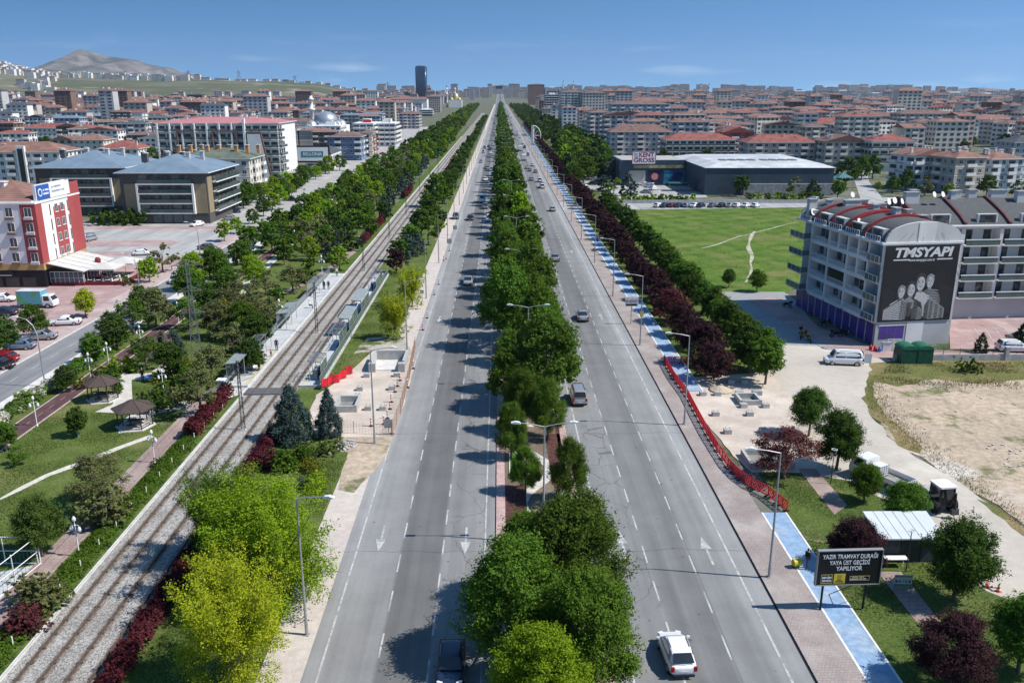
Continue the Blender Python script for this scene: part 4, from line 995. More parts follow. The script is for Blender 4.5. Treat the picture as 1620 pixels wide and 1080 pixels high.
# shelters, railings
def shelter(name, label, cat, x, y, L, glassroof, face):
    t = thing(name, label, cat, (x, y, .32)); s = face
    b = MB()
    for yy in (0, L/2, L):
        b.tube((-.75*s,yy,0), (-.75*s,yy,2.35), .05, None, 6); b.tube((.65*s,yy,0), (.65*s,yy,2.5), .045, None, 6); b.tube((-.8*s,yy,2.35), (.8*s,yy,2.52), .045, None, 5)
    for xx, z in ((-.75*s, 2.37), (.65*s, 2.51)): b.tube((xx,0,z), (xx,L,z), .045, None, 5)
    b.build('frame', mat('shelter_steel', (.40, .42, .42), .5, .1, 2, metal=.3), t)
    b = MB()
    if glassroof: b.add([(-.85*s,-.2,2.44),(.85*s,-.2,2.6),(.85*s,L+.2,2.6),(-.85*s,L+.2,2.44),(-.85*s,-.2,2.48),(.85*s,-.2,2.64),(.85*s,L+.2,2.64),(-.85*s,L+.2,2.48)], [(3,2,1,0),(4,5,6,7),(0,1,5,4),(1,2,6,5),(2,3,7,6),(3,0,4,7)])
    else:
        k = 9
        for i in range(k): b.tube((-.85*s, L*i/(k-1), 2.47), (.9*s, L*i/(k-1), 2.62), .045, None, 4)
    b.build('roof', mat('frosted_roof', (.25,.28,.275), .45, .12, 1.5) if glassroof else GALV, t)
    MB().box(-.77*s-.01, -.77*s+.01, .08, L-.08, .25, 2.1).build('glass_panel', CLEARISH, t)
    b = MB(); b.box(-.55, -.15, .5, L-.5, .42, .47) if s > 0 else b.box(.15, .55, .5, L-.5, .42, .47)
    for yy in (.8, L-.8): b.box(-.4*s-.04, -.4*s+.04, yy-.04, yy+.04, 0, .42)
    b.build('bench', DARKM, t)
shelter('shelter', 'nearest glass roofed shelter on the left tram platform', 'shelter', -32.2, 98, 5, True, 1)
shelter('pergola', 'slatted canopy on the left tram platform, between two glass shelters', 'canopy', -32.2, 108, 5.2, False, 1)
shelter('shelter', 'glass roofed shelter in the middle of the left tram platform', 'shelter', -32.2, 122, 6.5, True, 1)
shelter('pergola', 'small slatted canopy at the far end of the left tram platform', 'canopy', -32.2, 143, 6, False, 1)
shelter('pergola', 'slatted canopy over grey cabinets at the near end of the right platform', 'canopy', -22.5, 98.5, 3.6, False, -1)
shelter('pergola', 'slatted canopy where two people wait on the right platform', 'canopy', -22.5, 111, 5.4, False, -1)
shelter('shelter', 'nearer glass roofed shelter on the right tram platform', 'shelter', -22.5, 119, 7, True, -1)
shelter('shelter', 'farther glass roofed shelter on the right tram platform', 'shelter', -22.5, 130, 8, True, -1)
shelter('pergola', 'slatted canopy at the far end of the right tram platform', 'canopy', -22.5, 147, 8, False, -1)
for x, lb in ((-32.95, 'grey railing along the back of the left tram platform'), (-21.6, 'grey railing along the back of the right tram platform')):
    t = thing('railing', lb, 'railing', (x, 97, .32)); b = MB(); c = MB(); y = 0
    while y <= 66: b.tube((0,y,0), (0,y,1.1), .03, None, 5); y += 1.5
    for z in (.2, 1.1): b.tube((0,0,z), (0,66,z), .028, None, 5)
    b.build('rail_frame', GALV, t)
    MB().box(-.008, .008, .05, 66, .25, 1.02).build('glass_panel', CLEARISH, t)
for k, (x, y) in enumerate(((-22.6, 99.4), (-22.6, 100.6))):
    t = thing('cabinet', ('nearer' if k == 0 else 'farther') + ' of two grey ticket cabinets under the near slatted canopy', 'cabinet', (x, y, .32))
    MB().cbox((0,0,.6), (.6,.7,1.2), 0, 0, .05).build('body', mat('grey_cabinet', (.30,.31,.32), .5, .1, 2), t); MB().cbox((0,0,1.23), (.7,.8,.06)).build('lid', GALV, t)
t = thing('ticket_kiosk', 'white ticket kiosk at the near end of the left platform', 'kiosk', (-32.2, 104.2, .32))
MB().cbox((0,0,1.1), (1.3,1.6,2.2), 0, 0, .06).build('body', WHITEM, t); MB().cbox((0,0,2.26), (1.7,2.0,.14)).build('roof', mat('light_grey_sheet', (.5,.52,.54), .5, .06, 1), t); MB().box(.655, .67, -.6, .6, .9, 1.8).build('window', GLASS, t)
t = thing('phone_booth', 'light blue booth on the path to the left platform', 'booth', at(353, 628)); MB().cbox((0,0,1.05), (.9,.9,2.1), 0, 0, .08).build('body', mat('light_blue_paint', (.16,.42,.55), .5, .1, 2), t); MB().cbox((0,0,2.15), (1.0,1.0,.12)).build('roof', WHITEM, t)
# fence posts in the ivy
for k in range(16):
    y = 44 + k*3.05
    tag(MB().tube((0,0,0),(0,0,.95),.045,None,6).build('fence_post', WHITEM, None, False, (-31.0, y, .03)), f'short white fence post in the ivy hedge, {nth(k+1)} from the camera', 'post', 'white posts in the ivy hedge')
# ---- lattice pylon
p = at(313, 576); t = thing('power_pylon', 'slim steel lattice power pylon rising from the park lawn', 'pylon', p, .3)
b = MB(); Hp = 13.8; k = 13
def wz(z): return .72 + (.2-.72)*min(1, z/9.5) if z < 9.5 else .2
for sx, sy in ((-1,-1),(1,-1),(1,1),(-1,1)):
    for z0, z1 in ((0, 9.5), (9.5, Hp)): b.tube((sx*wz(z0), sy*wz(z0), z0), (sx*wz(z1), sy*wz(z1), z1), .05, None, 4)
zs = [0, 1.5, 2.9, 4.2, 5.4, 6.5, 7.5, 8.5, 9.5, 10.5, 11.6, 12.7, Hp]
for z0, z1 in zip(zs, zs[1:]):
    a, c = wz(z0), wz(z1)
    for q in range(4):
        ca = [(-1,-1),(1,-1),(1,1),(-1,1)]; u, v = ca[q], ca[(q+1) % 4]
        b.tube((u[0]*a,u[1]*a,z0), (v[0]*c,v[1]*c,z1), .028, None, 3); b.tube((v[0]*a,v[1]*a,z0), (u[0]*c,u[1]*c,z1), .028, None, 3); b.tube((u[0]*c,u[1]*c,z1), (v[0]*c,v[1]*c,z1), .025, None, 3)
GALVP = mat('pylon_steel', (.15, .155, .155), .6, .15, 2); b.build('lattice_tower', GALVP, t)
for z in (13.1, 9.8, 6.9):
    b = MB(); L = 1.9 if z > 12 else 1.5
    for s in (-1, 1):
        for yy in (-.2, .2): b.tube((s*.2, yy, z), (s*L, 0, z), .035, None, 4); b.tube((s*.2, yy, z+.5), (s*L, 0, z), .03, None, 4)
    a = b.build('crossarm', GALVP, t)
    b = MB()
    for s in (-1, 1): b.lathe([(.02, z-.02), (.07, z-.1), (.03, z-.2), (.08, z-.3), (.03, z-.42), (.07, z-.5), (.01, z-.6)], 6, (s*L*.97, 0))
    b.build('insulator', mat('insulator_brown', (.10, .05, .04), .3, .1, 2), a)
for z in (12.5, 9.2, 6.3):
    for s in (-1, 1):
        o = Vector((p.x + s*1.5, p.y, z)); e = Vector((-75 + s*1.5, 36, z+.8)); e2 = Vector((-2-34 + s*1.5, 260, z+.5)); b = MB()
        for A, B_ in ((o, e), (o, e2)):
            pts = [A.lerp(B_, i/10) - Vector((0,0,2.2*4*(i/10)*(1-i/10))) for i in range(11)]; b.path(pts, .007, None, 3)
        tag(b.build('power_line', mat('wire_grey', (.16,.16,.165), .6, .1, 1)), f'thin power line strung over the park from the {"left" if s < 0 else "right"} end of the {"top" if z > 12 else "middle" if z > 9 else "lowest"} pylon arm', 'wire')

# ================================================================ gazebos
def gazebo(p, r, label):
    t = thing('gazebo', label, 'gazebo', p, .2, None)
    ring = [(math.cos(math.pi/3*k), math.sin(math.pi/3*k)) for k in range(6)]
    MB().prism([(x*r*1.02, y*r*1.02) for x, y in ring], 0, .12).build('floor', CONC_L, t)
    b = MB(); b.prism([(x*r*1.12, y*r*1.12) for x, y in ring], 2.15, 3.0, 0, [(x*.12, y*.12) for x, y in ring]); b.prism([(x*r*1.13, y*r*1.13) for x, y in ring], 2.08, 2.16)
    for x, y in ring: b.tube((x*r*1.12, y*r*1.12, 2.18), (x*.12, y*.12, 3.02), .04, None, 4)
    b.build('roof', mat('brown_shingle', (.075, .055, .048), .9, .22, 6), t)
    for x, y in ring: MB().tube((x*r*.86, y*r*.86, .1), (x*r*.86, y*r*.86, 2.2), .075, None, 6).build('post', mat('dark_timber', (.055, .048, .042), .8, .2, 3), t)
    b = MB()
    for k in range(5):
        u, v = ring[(k+4) % 6], ring[(k+5) % 6]
        for z in (.25, .5, .8): b.tube((u[0]*r*.86, u[1]*r*.86, z), (v[0]*r*.86, v[1]*r*.86, z), .03, None, 4)
    b.build('balustrade', mat('dark_timber'), t)
    b = MB(); b.cbox((0,0,.72), (1.5,.8,.05)); b.cbox((-.5,0,.4), (.1,.6,.62)); b.cbox((.5,0,.4), (.1,.6,.62)); b.cbox((0,.75,.42), (1.5,.3,.05)); b.cbox((0,-.75,.42), (1.5,.3,.05)); b.build('picnic_table', mat('table_timber', (.12,.09,.07), .8, .2, 3), t)
for px, py, r, lb in [(215, 674, 2.0, 'brown roofed hexagonal gazebo nearest the camera on the park lawn'), (164, 632, 1.85, 'brown roofed gazebo beside the maroon track, middle of three'), (258, 560, 1.9, 'brown roofed gazebo half hidden by a narrow conifer'), (516, 362, 2.6, 'brown gazebo roof among trees far up the park')]:
    gazebo(at(px, py), r, lb)

# ================================================================ red barriers, construction site
def net_barrier(label, p, q):
    d = q - p; L = d.length; t = thing('barrier', label, 'barrier', p, math.atan2(d.y, d.x), 'red plastic mesh barriers')
    b = MB(); h = 1.0
    for z in (.16, h): b.tube((.02,0,z), (L-.02,0,z), .045, None, 5)
    for x in (.03, L/2, L-.03): b.tube((x,0,.12), (x,0,h), .04, None, 5)
    for x0 in (.03, L/2):
        w = L/2-.03
        for i in range(3):
            for j in range(2):
                xa, xb = x0+w*i/3, x0+w*(i+1)/3; za, zb = .16+.42*j, .16+.42*(j+1)
                b.tube((xa,0,za), (xb,0,zb), .028, None, 4); b.tube((xa,0,zb), (xb,0,za), .028, None, 4)
    b.build('panel', RED, t)
    for x in (.2, L-.2): MB().cbox((x,0,.05), (.12,.6,.09)).build('foot', mat('black_rubber', (.02,.02,.02), .9, .1, 2), t)
def barrier_run(pts, words, step=1.55):
    P = [at(*p) for p in pts]; k = 0; carry = []
    for a, c in zip(P, P[1:]):
        n = max(1, round((c-a).length/step))
        for i in range(n): carry.append((a.lerp(c, i/n), a.lerp(c, (i+1)/n)))
    for a, c in carry:
        k += 1; a = a + Vector((0,0,.13)); c = c + Vector((0,0,.13)); net_barrier(f'red mesh barrier {words}, {nth(k)} from its far end', a, c)
barrier_run([(1050,574),(1066,602),(1086,629),(1102,660),(1118,690),(1134,716),(1151,742),(1168,760),(1188,775),(1215,788),(1245,812)], 'in the long pavement row')
barrier_run([(1056,577),(1098,577)], 'across the blue cycle path', 1.9)
barrier_run([(1112,579),(1128,583),(1158,585)], 'on the grass behind the site', 1.9)
BLOCKM = mat('precast_concrete', (.40,.40,.385), .9, .12, 2)
bl = [(1156,606),(1177,606),(1112,625),(1135,625),(1176,644),(1211,644),(1132,657),(1186,657),(1151,685),(1207,684)]
bl2 = [(581,596),(628,595),(570,617),(620,616),(566,629),(583,648),(606,648),(501,676)]
for lst, w in ((bl, 'right'), (bl2, 'left')):
    for k, (px, py) in enumerate(lst):
        t = thing('footing_block', f'square footing block on the {w} building site, {nth(k+1)} from its far end', 'concrete block', at(px, py, .05), random.uniform(-.1, .1), f'footing blocks of the {w} site')
        MB().cbox((0,0,.24), (.78,.7,.48), 0, 0, .03).build('block', BLOCKM, t)
        b = MB()
        for sx in (-.2, .2):
            for sy in (-.18, .18): b.tube((sx,sy,.47), (sx,sy,.62), .02, None, 4)
        b.build('anchor_bolt', RAIL, t)
def pit(label, p, w, d, h, openfront):
    t = thing('concrete_pit', label, 'concrete pit', p); th = .28
    b = MB(); b.box(-w/2, w/2, d-th, d, .0, h); b.box(-w/2, -w/2+th, 0, d-th-.002, 0, h); b.box(w/2-th, w/2, 0, d-th-.002, 0, h)
    if not openfront: b.box(-w/2+th+.002, w/2-th-.002, 0, th, 0, h*.9)
    b.build('pit_wall', BLOCKM, t)
    MB().box(-w/2+th+.003, w/2-th-.003, th+.003 if not openfront else 0, d-th-.004, .01, .09).build('pit_floor', CONC_L if openfront else mat('dark_concrete', (.2,.2,.19), .9, .2, 1), t)  # closed pits get a darker grey floor than open fronted ones
    if openfront:
        for s in (-1, 1): MB().cbox((s*(w/2-.35), -.35, h*.42), (.85,.66,h*.84)).build('pit_pier', BLOCKM, t)
pit('large open fronted concrete pit at the far end of the left building site', at(613, 586, .05), 4.4, 4.6, 1.35, True)
pit('deep dark concrete pit behind the narrow spruce on the left site', at(546, 652, .05), 2.6, 3.4, .8, False)
pit('square concrete pit among footing blocks on the right building site', at(1188, 641, .06), 2.5, 2.6, .62, False)
pit('wide concrete pit beside the bend of the red barriers', at(1222, 742, .06), 4.2, 3.4, .6, False)
# stacked formwork boards by the right pit, heap of sand
t = thing('formwork_crate', 'grey formwork crates at the back of the square pit', 'crate', at(1183, 625, .06)); MB().cbox((-1,0,.25),(.9,.7,.5)).build('crate', mat('grey_cabinet'), t); MB().cbox((1.1,.2,.25),(1.1,.7,.5)).build('crate', mat('grey_cabinet'), t)
b = MB(); rings = 5
b.lathe([(1.5,0),(1.2,.12),(.8,.3),(.35,.5),(.05,.55)], 14); tag(b.build('sand_heap', mat('sand', (.45,.37,.27), .95, .2, 4), None, True, at(1140, 617, .06)), 'low heap of beige sand on the right building site', 'sand heap')
# delineator posts
t = DP = thing('delineator', 'x', 'delineator post', (0,0,0), 0, 'red and white delineator posts')
MB().lathe([(.24,0),(.24,.05),(.10,.08),(.08,.12)], 10).build('foot', mat('black_rubber'), t); b = MB()
for i in range(6): b.tube((0,0,.1+.16*i), (0,0,.1+.16*(i+1)), .075, None, 8, i % 2)
b.build('post', [RED, WHITEM], t)
dl = [(633,602),(629,611),(625,620),(619,636),(617,647),(613,662),(607,671),(587,674),(620,686),(645,613),(654,583),(669,522),(676,503),(687,466),(694,450),(702,412),(706,410),(711,397)]
for k, (px, py) in enumerate(dl):
    o = DP if k == 0 else dup(DP)
    o.location = at(px, py, .05); o['label'] = f'red and white delineator post ' + (f'inside the site mesh fence, {nth(k+1)} from its far end' if k < 9 else f'along the left pavement, {nth(k-8)} beyond the site')
t = CN = thing('traffic_cone', 'orange and white traffic cone standing on the dirt road at the right edge', 'traffic cone', at(1579, 936), 0, None)
MB().cbox((0,0,.03), (.42,.42,.06)).build('foot', ORANGE, t); b = MB()
for i in range(5): b.tube((0,0,.06+.13*i), (0,0,.06+.13*(i+1)), .16-.025*i, .16-.025*(i+1), 10, i % 2)
b.build('cone_body', [ORANGE, WHITEM], t)
o = dup(CN, at(1560, 929), None, 'orange and white traffic cone lying on its side by the dirt road'); o.rotation_euler = (R(80), 0, .7); o.location.z = .18
# site mesh fences
FENCE = mat('rusty_mesh', (.34, .22, .16), .8, .2, 3)
def mesh_fence(label, pts, h=1.7, m=None, step=.22, pole=2.4):
    P = [at(*p) for p in pts]; o = P[0]; t = thing('mesh_fence', label, 'fence', o); b = MB(); c = MB()
    for a, q in zip(P, P[1:]):
        n = max(2, int((q-a).length/step))
        for i in range(n+1):
            x = a.lerp(q, i/n) - o; b.tube((x.x, x.y, .03), (x.x, x.y, h), .009, None, 3)
        for i in range(8): z = .05 + (h-.08)*i/7; b.tube((a.x-o.x, a.y-o.y, z), (q.x-o.x, q.y-o.y, z), .009, None, 3)
        k = max(1, int((q-a).length/pole))
        for i in range(k+1):
            x = a.lerp(q, i/k) - o; c.tube((x.x, x.y, 0), (x.x, x.y, h+.1), .035, None, 5)
    b.build('mesh', m or FENCE, t); c.build('fence_pole', m or FENCE, t)
mesh_fence('rusty mesh fence between the left site and the road', [(657,552),(648,598),(634,655),(621,690)])
mesh_fence('sagging orange mesh fence across the near end of the left site', [(492,684),(560,686),(620,690)], 1.3, mat('orange_net', (.5,.22,.12), .8, .2, 3), .3)
pp, qq = at(509, 617), at(557, 592); d = qq - pp
t = thing('banner_fence', 'wavy red plastic banner fence behind the left site', 'banner fence', pp, math.atan2(d.y, d.x)); b = MB(); L = d.length; n = 26
vs = [(L*i/n, .25*math.sin(i*.9)+.2*math.sin(i*.33), z) for z in (.12, 1.15) for i in range(n+1)]
b.add(vs, [(i, i+1, n+2+i, n+1+i) for i in range(n)]); b.build('banner', mat('red_net', (.55,.02,.035), .6, .25, 5), t)
b = MB()
for i in range(0, n+1, 5): b.tube((vs[i][0], vs[i][1], 0), (vs[i][0], vs[i][1], 1.25), .03, None, 5)
b.build('stake', DARKM, t)
b = MB()
for _ in range(130):
    a = random.random()*6.28; r = random.random()**.6*1.1; s = random.uniform(.08, .2); b.cbox((r*math.cos(a), r*math.sin(a)*1.5, .05+.35*(1-r)*random.random()), (s, s*1.3, s*.6), random.random()*3)
tag(b.build('rubble', mat('rubble_stone', (.42,.39,.36), .9, .25, 3), None, False, at(548, 705)), 'heap of broken paving stones beside the left site', 'rubble', None, 'stuff')
b = MB(); rs_ = random.Random(8)
for _ in range(80):
    q = rs_.random(); p = at(1560 + 75*rs_.random(), 700 + 40*rs_.random()) if q < .7 else at(1400 + 230*rs_.random(), 615 + 200*rs_.random()*rs_.random())
    s = rs_.choice((.06, .09, .14, .2)) * rs_.uniform(.6, 1.3); b.cbox((p.x, p.y, .05+s*.25), (s, s*rs_.uniform(.7, 1.5), s*.6), rs_.random()*3)
tag(b.build('rubble', mat('lot_stone', (.50,.46,.41), .9, .25, 3)), 'pale stones strewn over the bare lot', None, None, 'stuff')
# signs on the pavements
def panel_sign(label, p, w, h, z, col, rz=0.0, writing=None):
    t = thing('road_sign', label, 'sign', p, rz)
    b = MB()
    for s in ((-w*.3, w*.3) if w > 1.2 else (0,)): b.tube((s, .05, 0), (s, .05, z+h), .035, None, 6)
    b.build('sign_post', GALV, t); MB().box(-w/2, w/2, -.02, .02, z, z+h).build('sign_panel', col, t)
    if writing: text(writing[0], writing[1], t, (0, -.025, z+h*.55), writing[2], bold=.004, width=w*.8)
SGREY = mat('sign_back', (.33,.35,.36), .5, .08, 1)
panel_sign('grey rectangular sign panel at the near end of the left site', at(615, 688), .9, .95, .8, SGREY)
panel_sign('grey square sign back on the left pavement', at(711, 395), 1.1, 1.1, 1.4, SGREY)
panel_sign('grey square sign back on the left pavement near the parked car', at(720, 372), 1.0, 1.0, 1.4, SGREY)
panel_sign('small sign on the left pavement beside the yellow trees', at(668, 478), .6, .6, 1.5, SGREY)
t = thing('speed_sign', 'white panel of three round speed limit signs on the right pavement', 'sign', at(998, 512, .14)); MB().tube((0,.05,0),(0,.05,4.3),.06,None,8).build('sign_post', GALV, t); MB().box(-1,1,-.03,.03,2.7,4.2).build('sign_panel', WHITEM, t)
for k in range(3):
    x = -.64+.64*k; MB().wheel((x,-.04,3.6), .29, .02, 'y', 20).build('speed_disc', RED, t); MB().wheel((x,-.052,3.6), .22, .02, 'y', 20).build('disc_face', WHITEM, t); MB().box(x-.13, x+.13, -.072, -.063, 3.54, 3.66).build('disc_mark', BLACK, t)
MB().box(-.85,.85,-.04,-.03,2.85,3.12).build('sign_strip', BLACK, t)
panel_sign('slim yellow pictogram sign on the cycle path verge', at(1014, 524, .14), .55, .85, 2.2, mat('sign_yellow', (.62,.48,.05), .5, .08, 1))

# ================================================================ billboard
bx = at(1294, 971); t = BB = thing('billboard', 'black billboard on two posts over the blue cycle path announcing a tram stop footbridge', 'billboard', (21.5, 50.35, .14), R(2))
for x in (.25, 3.2): MB().tube((x, .12, 0), (x, .12, 2.4), .08, None, 8).build('post', BLACK, t)
b = MB(); b.tube((3.2,.15,2.2), (1.6,1.9,0), .03, None, 5); b.tube((3.3,.15,2.3), (4.1,1.6,0), .02, None, 5); b.build('brace', DARKM, t)
X0, X1, Z0, Z1 = -.32, 4.02, 2.0, 4.52
MB().box(X0, X1, -.02, .2, Z0, Z1).build('board', BLACK, t)
b = MB()
for a in ((X0-.05, X1+.05, -.06, .22, Z1, Z1+.06), (X0-.05, X1+.05, -.06, .22, Z0-.06, Z0), (X0-.06, X0, -.06, .22, Z0, Z1), (X1, X1+.06, -.06, .22, Z0, Z1)): b.box(*a)
b.build('frame', mat('frame_grey', (.25,.25,.26), .5, .08, 1), t)
SIGNW = mat('sign_white', (.80,.80,.80), .6, .02, 1)
cxm = (X0+X1)/2
for s, z, w in (('YAZIR TRAMVAY DURAĞI', Z1-.42, 3.75), ('YAYA ÜST GEÇİDİ', Z1-.88, 2.75), ('YAPILIYOR', Z1-1.32, 1.8)): text(s, .44, t, (cxm, -.028, z), SIGNW, bold=.007, width=w)
def outline(x0, x1, z0, z1, w, m, nm):
    b = MB(); b.box(x0, x1, -.030, -.021, z0, z0+w); b.box(x0, x1, -.030, -.021, z1-w, z1); b.box(x0, x0+w, -.030, -.021, z0+w, z1-w); b.box(x1-w, x1, -.030, -.021, z0+w, z1-w); return b.build(nm, m, t)
GOLD = mat('logo_gold', (.62,.50,.16), .5, .06, 1); YELS = mat('sign_yellow')
outline(X0+.32, X0+1.1, Z0+.1, Z0+.78, .025, GOLD, 'logo_frame')
text('BENİM', .2, t, (X0+.71, -.028, Z0+.54), SIGNW, bold=.006, width=.62); text('ŞEHRİM', .2, t, (X0+.71, -.028, Z0+.30), SIGNW, bold=.006, width=.62)
e = MB().box(X0+1.2, X0+1.98, -.028, -.021, Z0+.1, Z0+.82).build('emblem_panel', YELS, t)
b = MB(); b.wheel((X0+1.59, -.031, Z0+.6), .14, .006, 'y', 16)
for k in range(8): a = k*math.pi/4; b.cbox((X0+1.59+.15*math.cos(a), -.034, Z0+.6+.15*math.sin(a)), (.06,.004,.06))
b.build('emblem', mat('emblem_brown', (.38,.30,.04), .5, .05, 1), e)
text('KONYA', .10, t, (X0+1.59, -.032, Z0+.34), BLACK, bold=.003); text('BÜYÜKŞEHİR', .08, t, (X0+1.59, -.032, Z0+.22), BLACK, bold=.003, width=.6)
outline(X0+2.3, X0+3.65, Z0+.28, Z0+.62, .02, GOLD, 'logo_frame')
b = MB()
for x0, w, z, mi in ((2.55, .42, Z0+.53, 0), (3.02, .36, Z0+.53, 0), (2.4, .62, Z0+.39, 1), (3.07, .2, Z0+.39, 1), (3.32, .22, Z0+.39, 1)):
    k = int(w/.06)
    for q in range(k): b.box(X0+x0-.1+w*q/k, X0+x0-.1+w*(q+.7)/k, -.029, -.022, z-.035, z+.035, mi)
b.build('lettering', [GOLD, SIGNW], t)
# A-frame notice on the garden path
t = thing('notice_stand', 'low striped green and white notice stand on the brick path by the kiosk', 'notice stand', at(1427, 931), R(-4)); MB().box(-.62,.62,-.02,.02,.22,1.12).build('notice_board', mat('notice_white', (.55,.58,.55), .5, .05, 1), t)
for z0, z1, m in ((.95, 1.12, mat('notice_olive', (.30,.33,.06), .6, .05, 1)), (.22, .42, mat('notice_green', (.06,.30,.12), .6, .05, 1))): MB().box(-.62,.62,-.027,-.021,z0,z1).build('colour_band', m, t)
for k, m in enumerate((RED, mat('notice_blue', (.08,.2,.5), .6, .05, 1), YELS, mat('notice_blue'), RED)): MB().box(-.55+.23*k, -.40+.23*k, -.027, -.021, .52, .72).build('picture', m, t)
b = MB()
for s in (-.55, .55): b.tube((s,-.3,0.02), (s,.3,.02), .025, None, 5); b.tube((s,0,.02), (s,0,.25), .025, None, 5)
b.build('stand', DARKM, t)

# ================================================================ kiosk in the right garden
t = thing('garden_kiosk', 'low dark kiosk with a white sheet metal roof beside the garden path', 'kiosk', (28.4, 56.6, 0)); DKW = mat('dark_slate_cladding', (.045,.05,.06), .7, .25, 3)
MB().box(0, 4.5, 0, 3.1, 0, 2.1).build('wall', DKW, t)
b = MB(); b.add([(-.15,-.3,2.1),(4.65,-.3,2.1),(4.9,3.4,2.45),(-.1,3.4,2.45),(-.15,-.3,2.2),(4.65,-.3,2.2),(4.9,3.4,2.55),(-.1,3.4,2.55)], [(3,2,1,0),(4,5,6,7),(0,1,5,4),(1,2,6,5),(2,3,7,6),(3,0,4,7)])
rf = b.build('roof', mat('white_sheet_roof', (.54,.58,.60), .5, .04, .6), t)
b = MB()
for k in range(5): x = .75*k+.6; b.tube((x,-.31,2.21), (x+.1,3.4,2.56), .015, None, 4)
b.build('roof_seam', GALV, rf)
for x in (0, 1.5, 3.0, 4.42): MB().box(x, x+.08, -.04, -.005, 0, 2.1).build('frame_post', BLACK, t)
MB().box(1.7, 2.9, -.03, -.004, .3, 1.9).build('door', mat('dark_door', (.03,.033,.04), .4, .1, 1), t)
t = thing('garden_lamp', 'tall thin ring headed lamp standing in front of the kiosk', 'park lamp', at(1433, 905)); MB().tube((0,0,0),(0,0,3.4),.045,.03,6).build('pole', DARKM, t); b = MB()
for k in range(12): a, c = k*math.pi/6, (k+1)*math.pi/6; b.tube((.24*math.cos(a), .24*math.sin(a), 3.42), (.24*math.cos(c), .24*math.sin(c), 3.42), .03, None, 5)
b.tube((-.24,0,3.42),(.24,0,3.42),.015,None,4); b.build('lamp_ring', LAMPW, t)
t2 = dup(t, at(1314, 766), None, 'tall thin ring headed lamp beside the small garden path')
t = thing('picnic_bench', 'white and blue metal bench set against the kiosk wall', 'bench', at(1412, 893)); b = MB()
for s in (-.6, .6): b.tube((s,-.3,0),(s,-.3,.75),.03,None,5); b.tube((s,.4,0),(s,.4,.45),.03,None,5)
b.build('frame', WHITEM, t); MB().cbox((0,-.3,.77),(1.7,.6,.05)).build('table_top', WHITEM, t); MB().cbox((-1.3,.1,.5),(1.1,.5,.05)).build('seat', mat('light_blue_paint'), t)
# sports court cage, bottom left
p = at(65, 892); t = thing('court_fence', 'white framed cage fence with green netting round the sports court', 'fence', p); b = MB()
hh = 2.3
for k in range(5):
    for q in ((-2.6*k, 0), (-.3*k-.2, -2.6*k)): b.tube((*q,0), (*q,hh), .045, None, 6)
for z in (.1, hh/2, hh): b.tube((-10.4,0,z), (0,0,z), .035, None, 5); b.tube((0,0,z), (-1.4,-10.4,z), .035, None, 5)
b.build('frame', WHITEM, t)
NET = mat('green_net', (.01,.05,.045), .8, .2, 2); b = MB()
for k in range(40): x = -10.4*k/40; b.tube((x,.02,.1), (x,.02,hh*.97), .012, None, 3)
for k in range(14): z = .1+hh*.95*k/14; b.tube((-10.4,.02,z), (0,.02,z), .012, None, 3)
b.build('netting', NET, t); 
b = MB()
for k in range(26): f = k/26; b.tube((-1.4*f,-10.4*f,.1), (-1.4*f,-10.4*f,hh*.97), .010, None, 3)
b.build('netting', NET, t)
# wheel-shaped gantry over the avenue
p = at(842, 230); t = thing('gantry', 'white half wheel gantry mast with a sign beam reaching over the right carriageway', 'gantry', p); b = MB(); b.box(-.7,.5,-.5,.5,0,12.8); b.build('mast', mat('gantry_grey', (.45,.47,.49), .6, .08, 1), t)
b = MB(); Rw = 6.3
for k in range(10):
    a, c = -math.pi/2+math.pi*k/10, -math.pi/2+math.pi*(k+1)/10; b.tube((.5+Rw*.8*math.cos(a),0,6.4+Rw*math.sin(a)), (.5+Rw*.8*math.cos(c),0,6.4+Rw*math.sin(c)), .3, None, 6)
for k in range(5): a = -1.25+2.5*k/4; b.tube((.5,0,6.4), (.5+Rw*.8*math.cos(a),0,6.4+Rw*math.sin(a)), .2, None, 5)
b.tube((.6,0,.1),(.6,0,12.7),.3,None,6); b.build('wheel_truss', WHITEM, t)
b = MB(); b.tube((0,0,6.6),(-17,0,6.6),.2,None,6); b.build('sign_beam', GALV, t)
for x in (-5, -11): MB().box(x-1.6, x+1.6, -.35, -.22, 5.9, 7.6).build('sign_panel', SGREY, t)
# low walls, green containers, things by the corner block
t = thing('boundary_wall', 'low grey boundary wall with fence rails beside the weedy lot', 'wall', at(1412, 571)); d = at(1640, 568) - at(1412, 571); MB().box(0, d.x, -.15, .15, 0, .9).build('wall', CONC, t)
b = MB(); k = 0
while k*2.2 < d.x: b.tube((k*2.2,0,.9),(k*2.2,0,1.7),.04,None,5); k += 1
b.tube((0,0,1.6),(d.x,0,1.6),.025,None,4); b.tube((0,0,1.25),(d.x,0,1.25),.025,None,4); b.build('railing', DARKM, t)
MB().box(-.25+15, .25+15, -.25, .25, 0, 1.9).build('gate_pier', CONC, t)
for k, px in enumerate((1431, 1456)):
    t = thing('container', 'dark green arched container at the corner of the grey block, ' + ('left' if k == 0 else 'right') + ' of two', 'container', at(px, 572)); GRN = mat('container_green', (.012,.075,.042), .5, .2, 2)
    MB().cbox((0,0,1.0),(2.0,2.3,2.0)).build('body', GRN, t); b = MB(); b.extry([(1.05*math.cos(a), 2.0+.5*math.sin(a)) for a in [math.pi*i/8 for i in range(9)]], -1.2, 1.2); b.build('lid', mat('lid_green', (.02,.13,.075), .5, .15, 2), t)
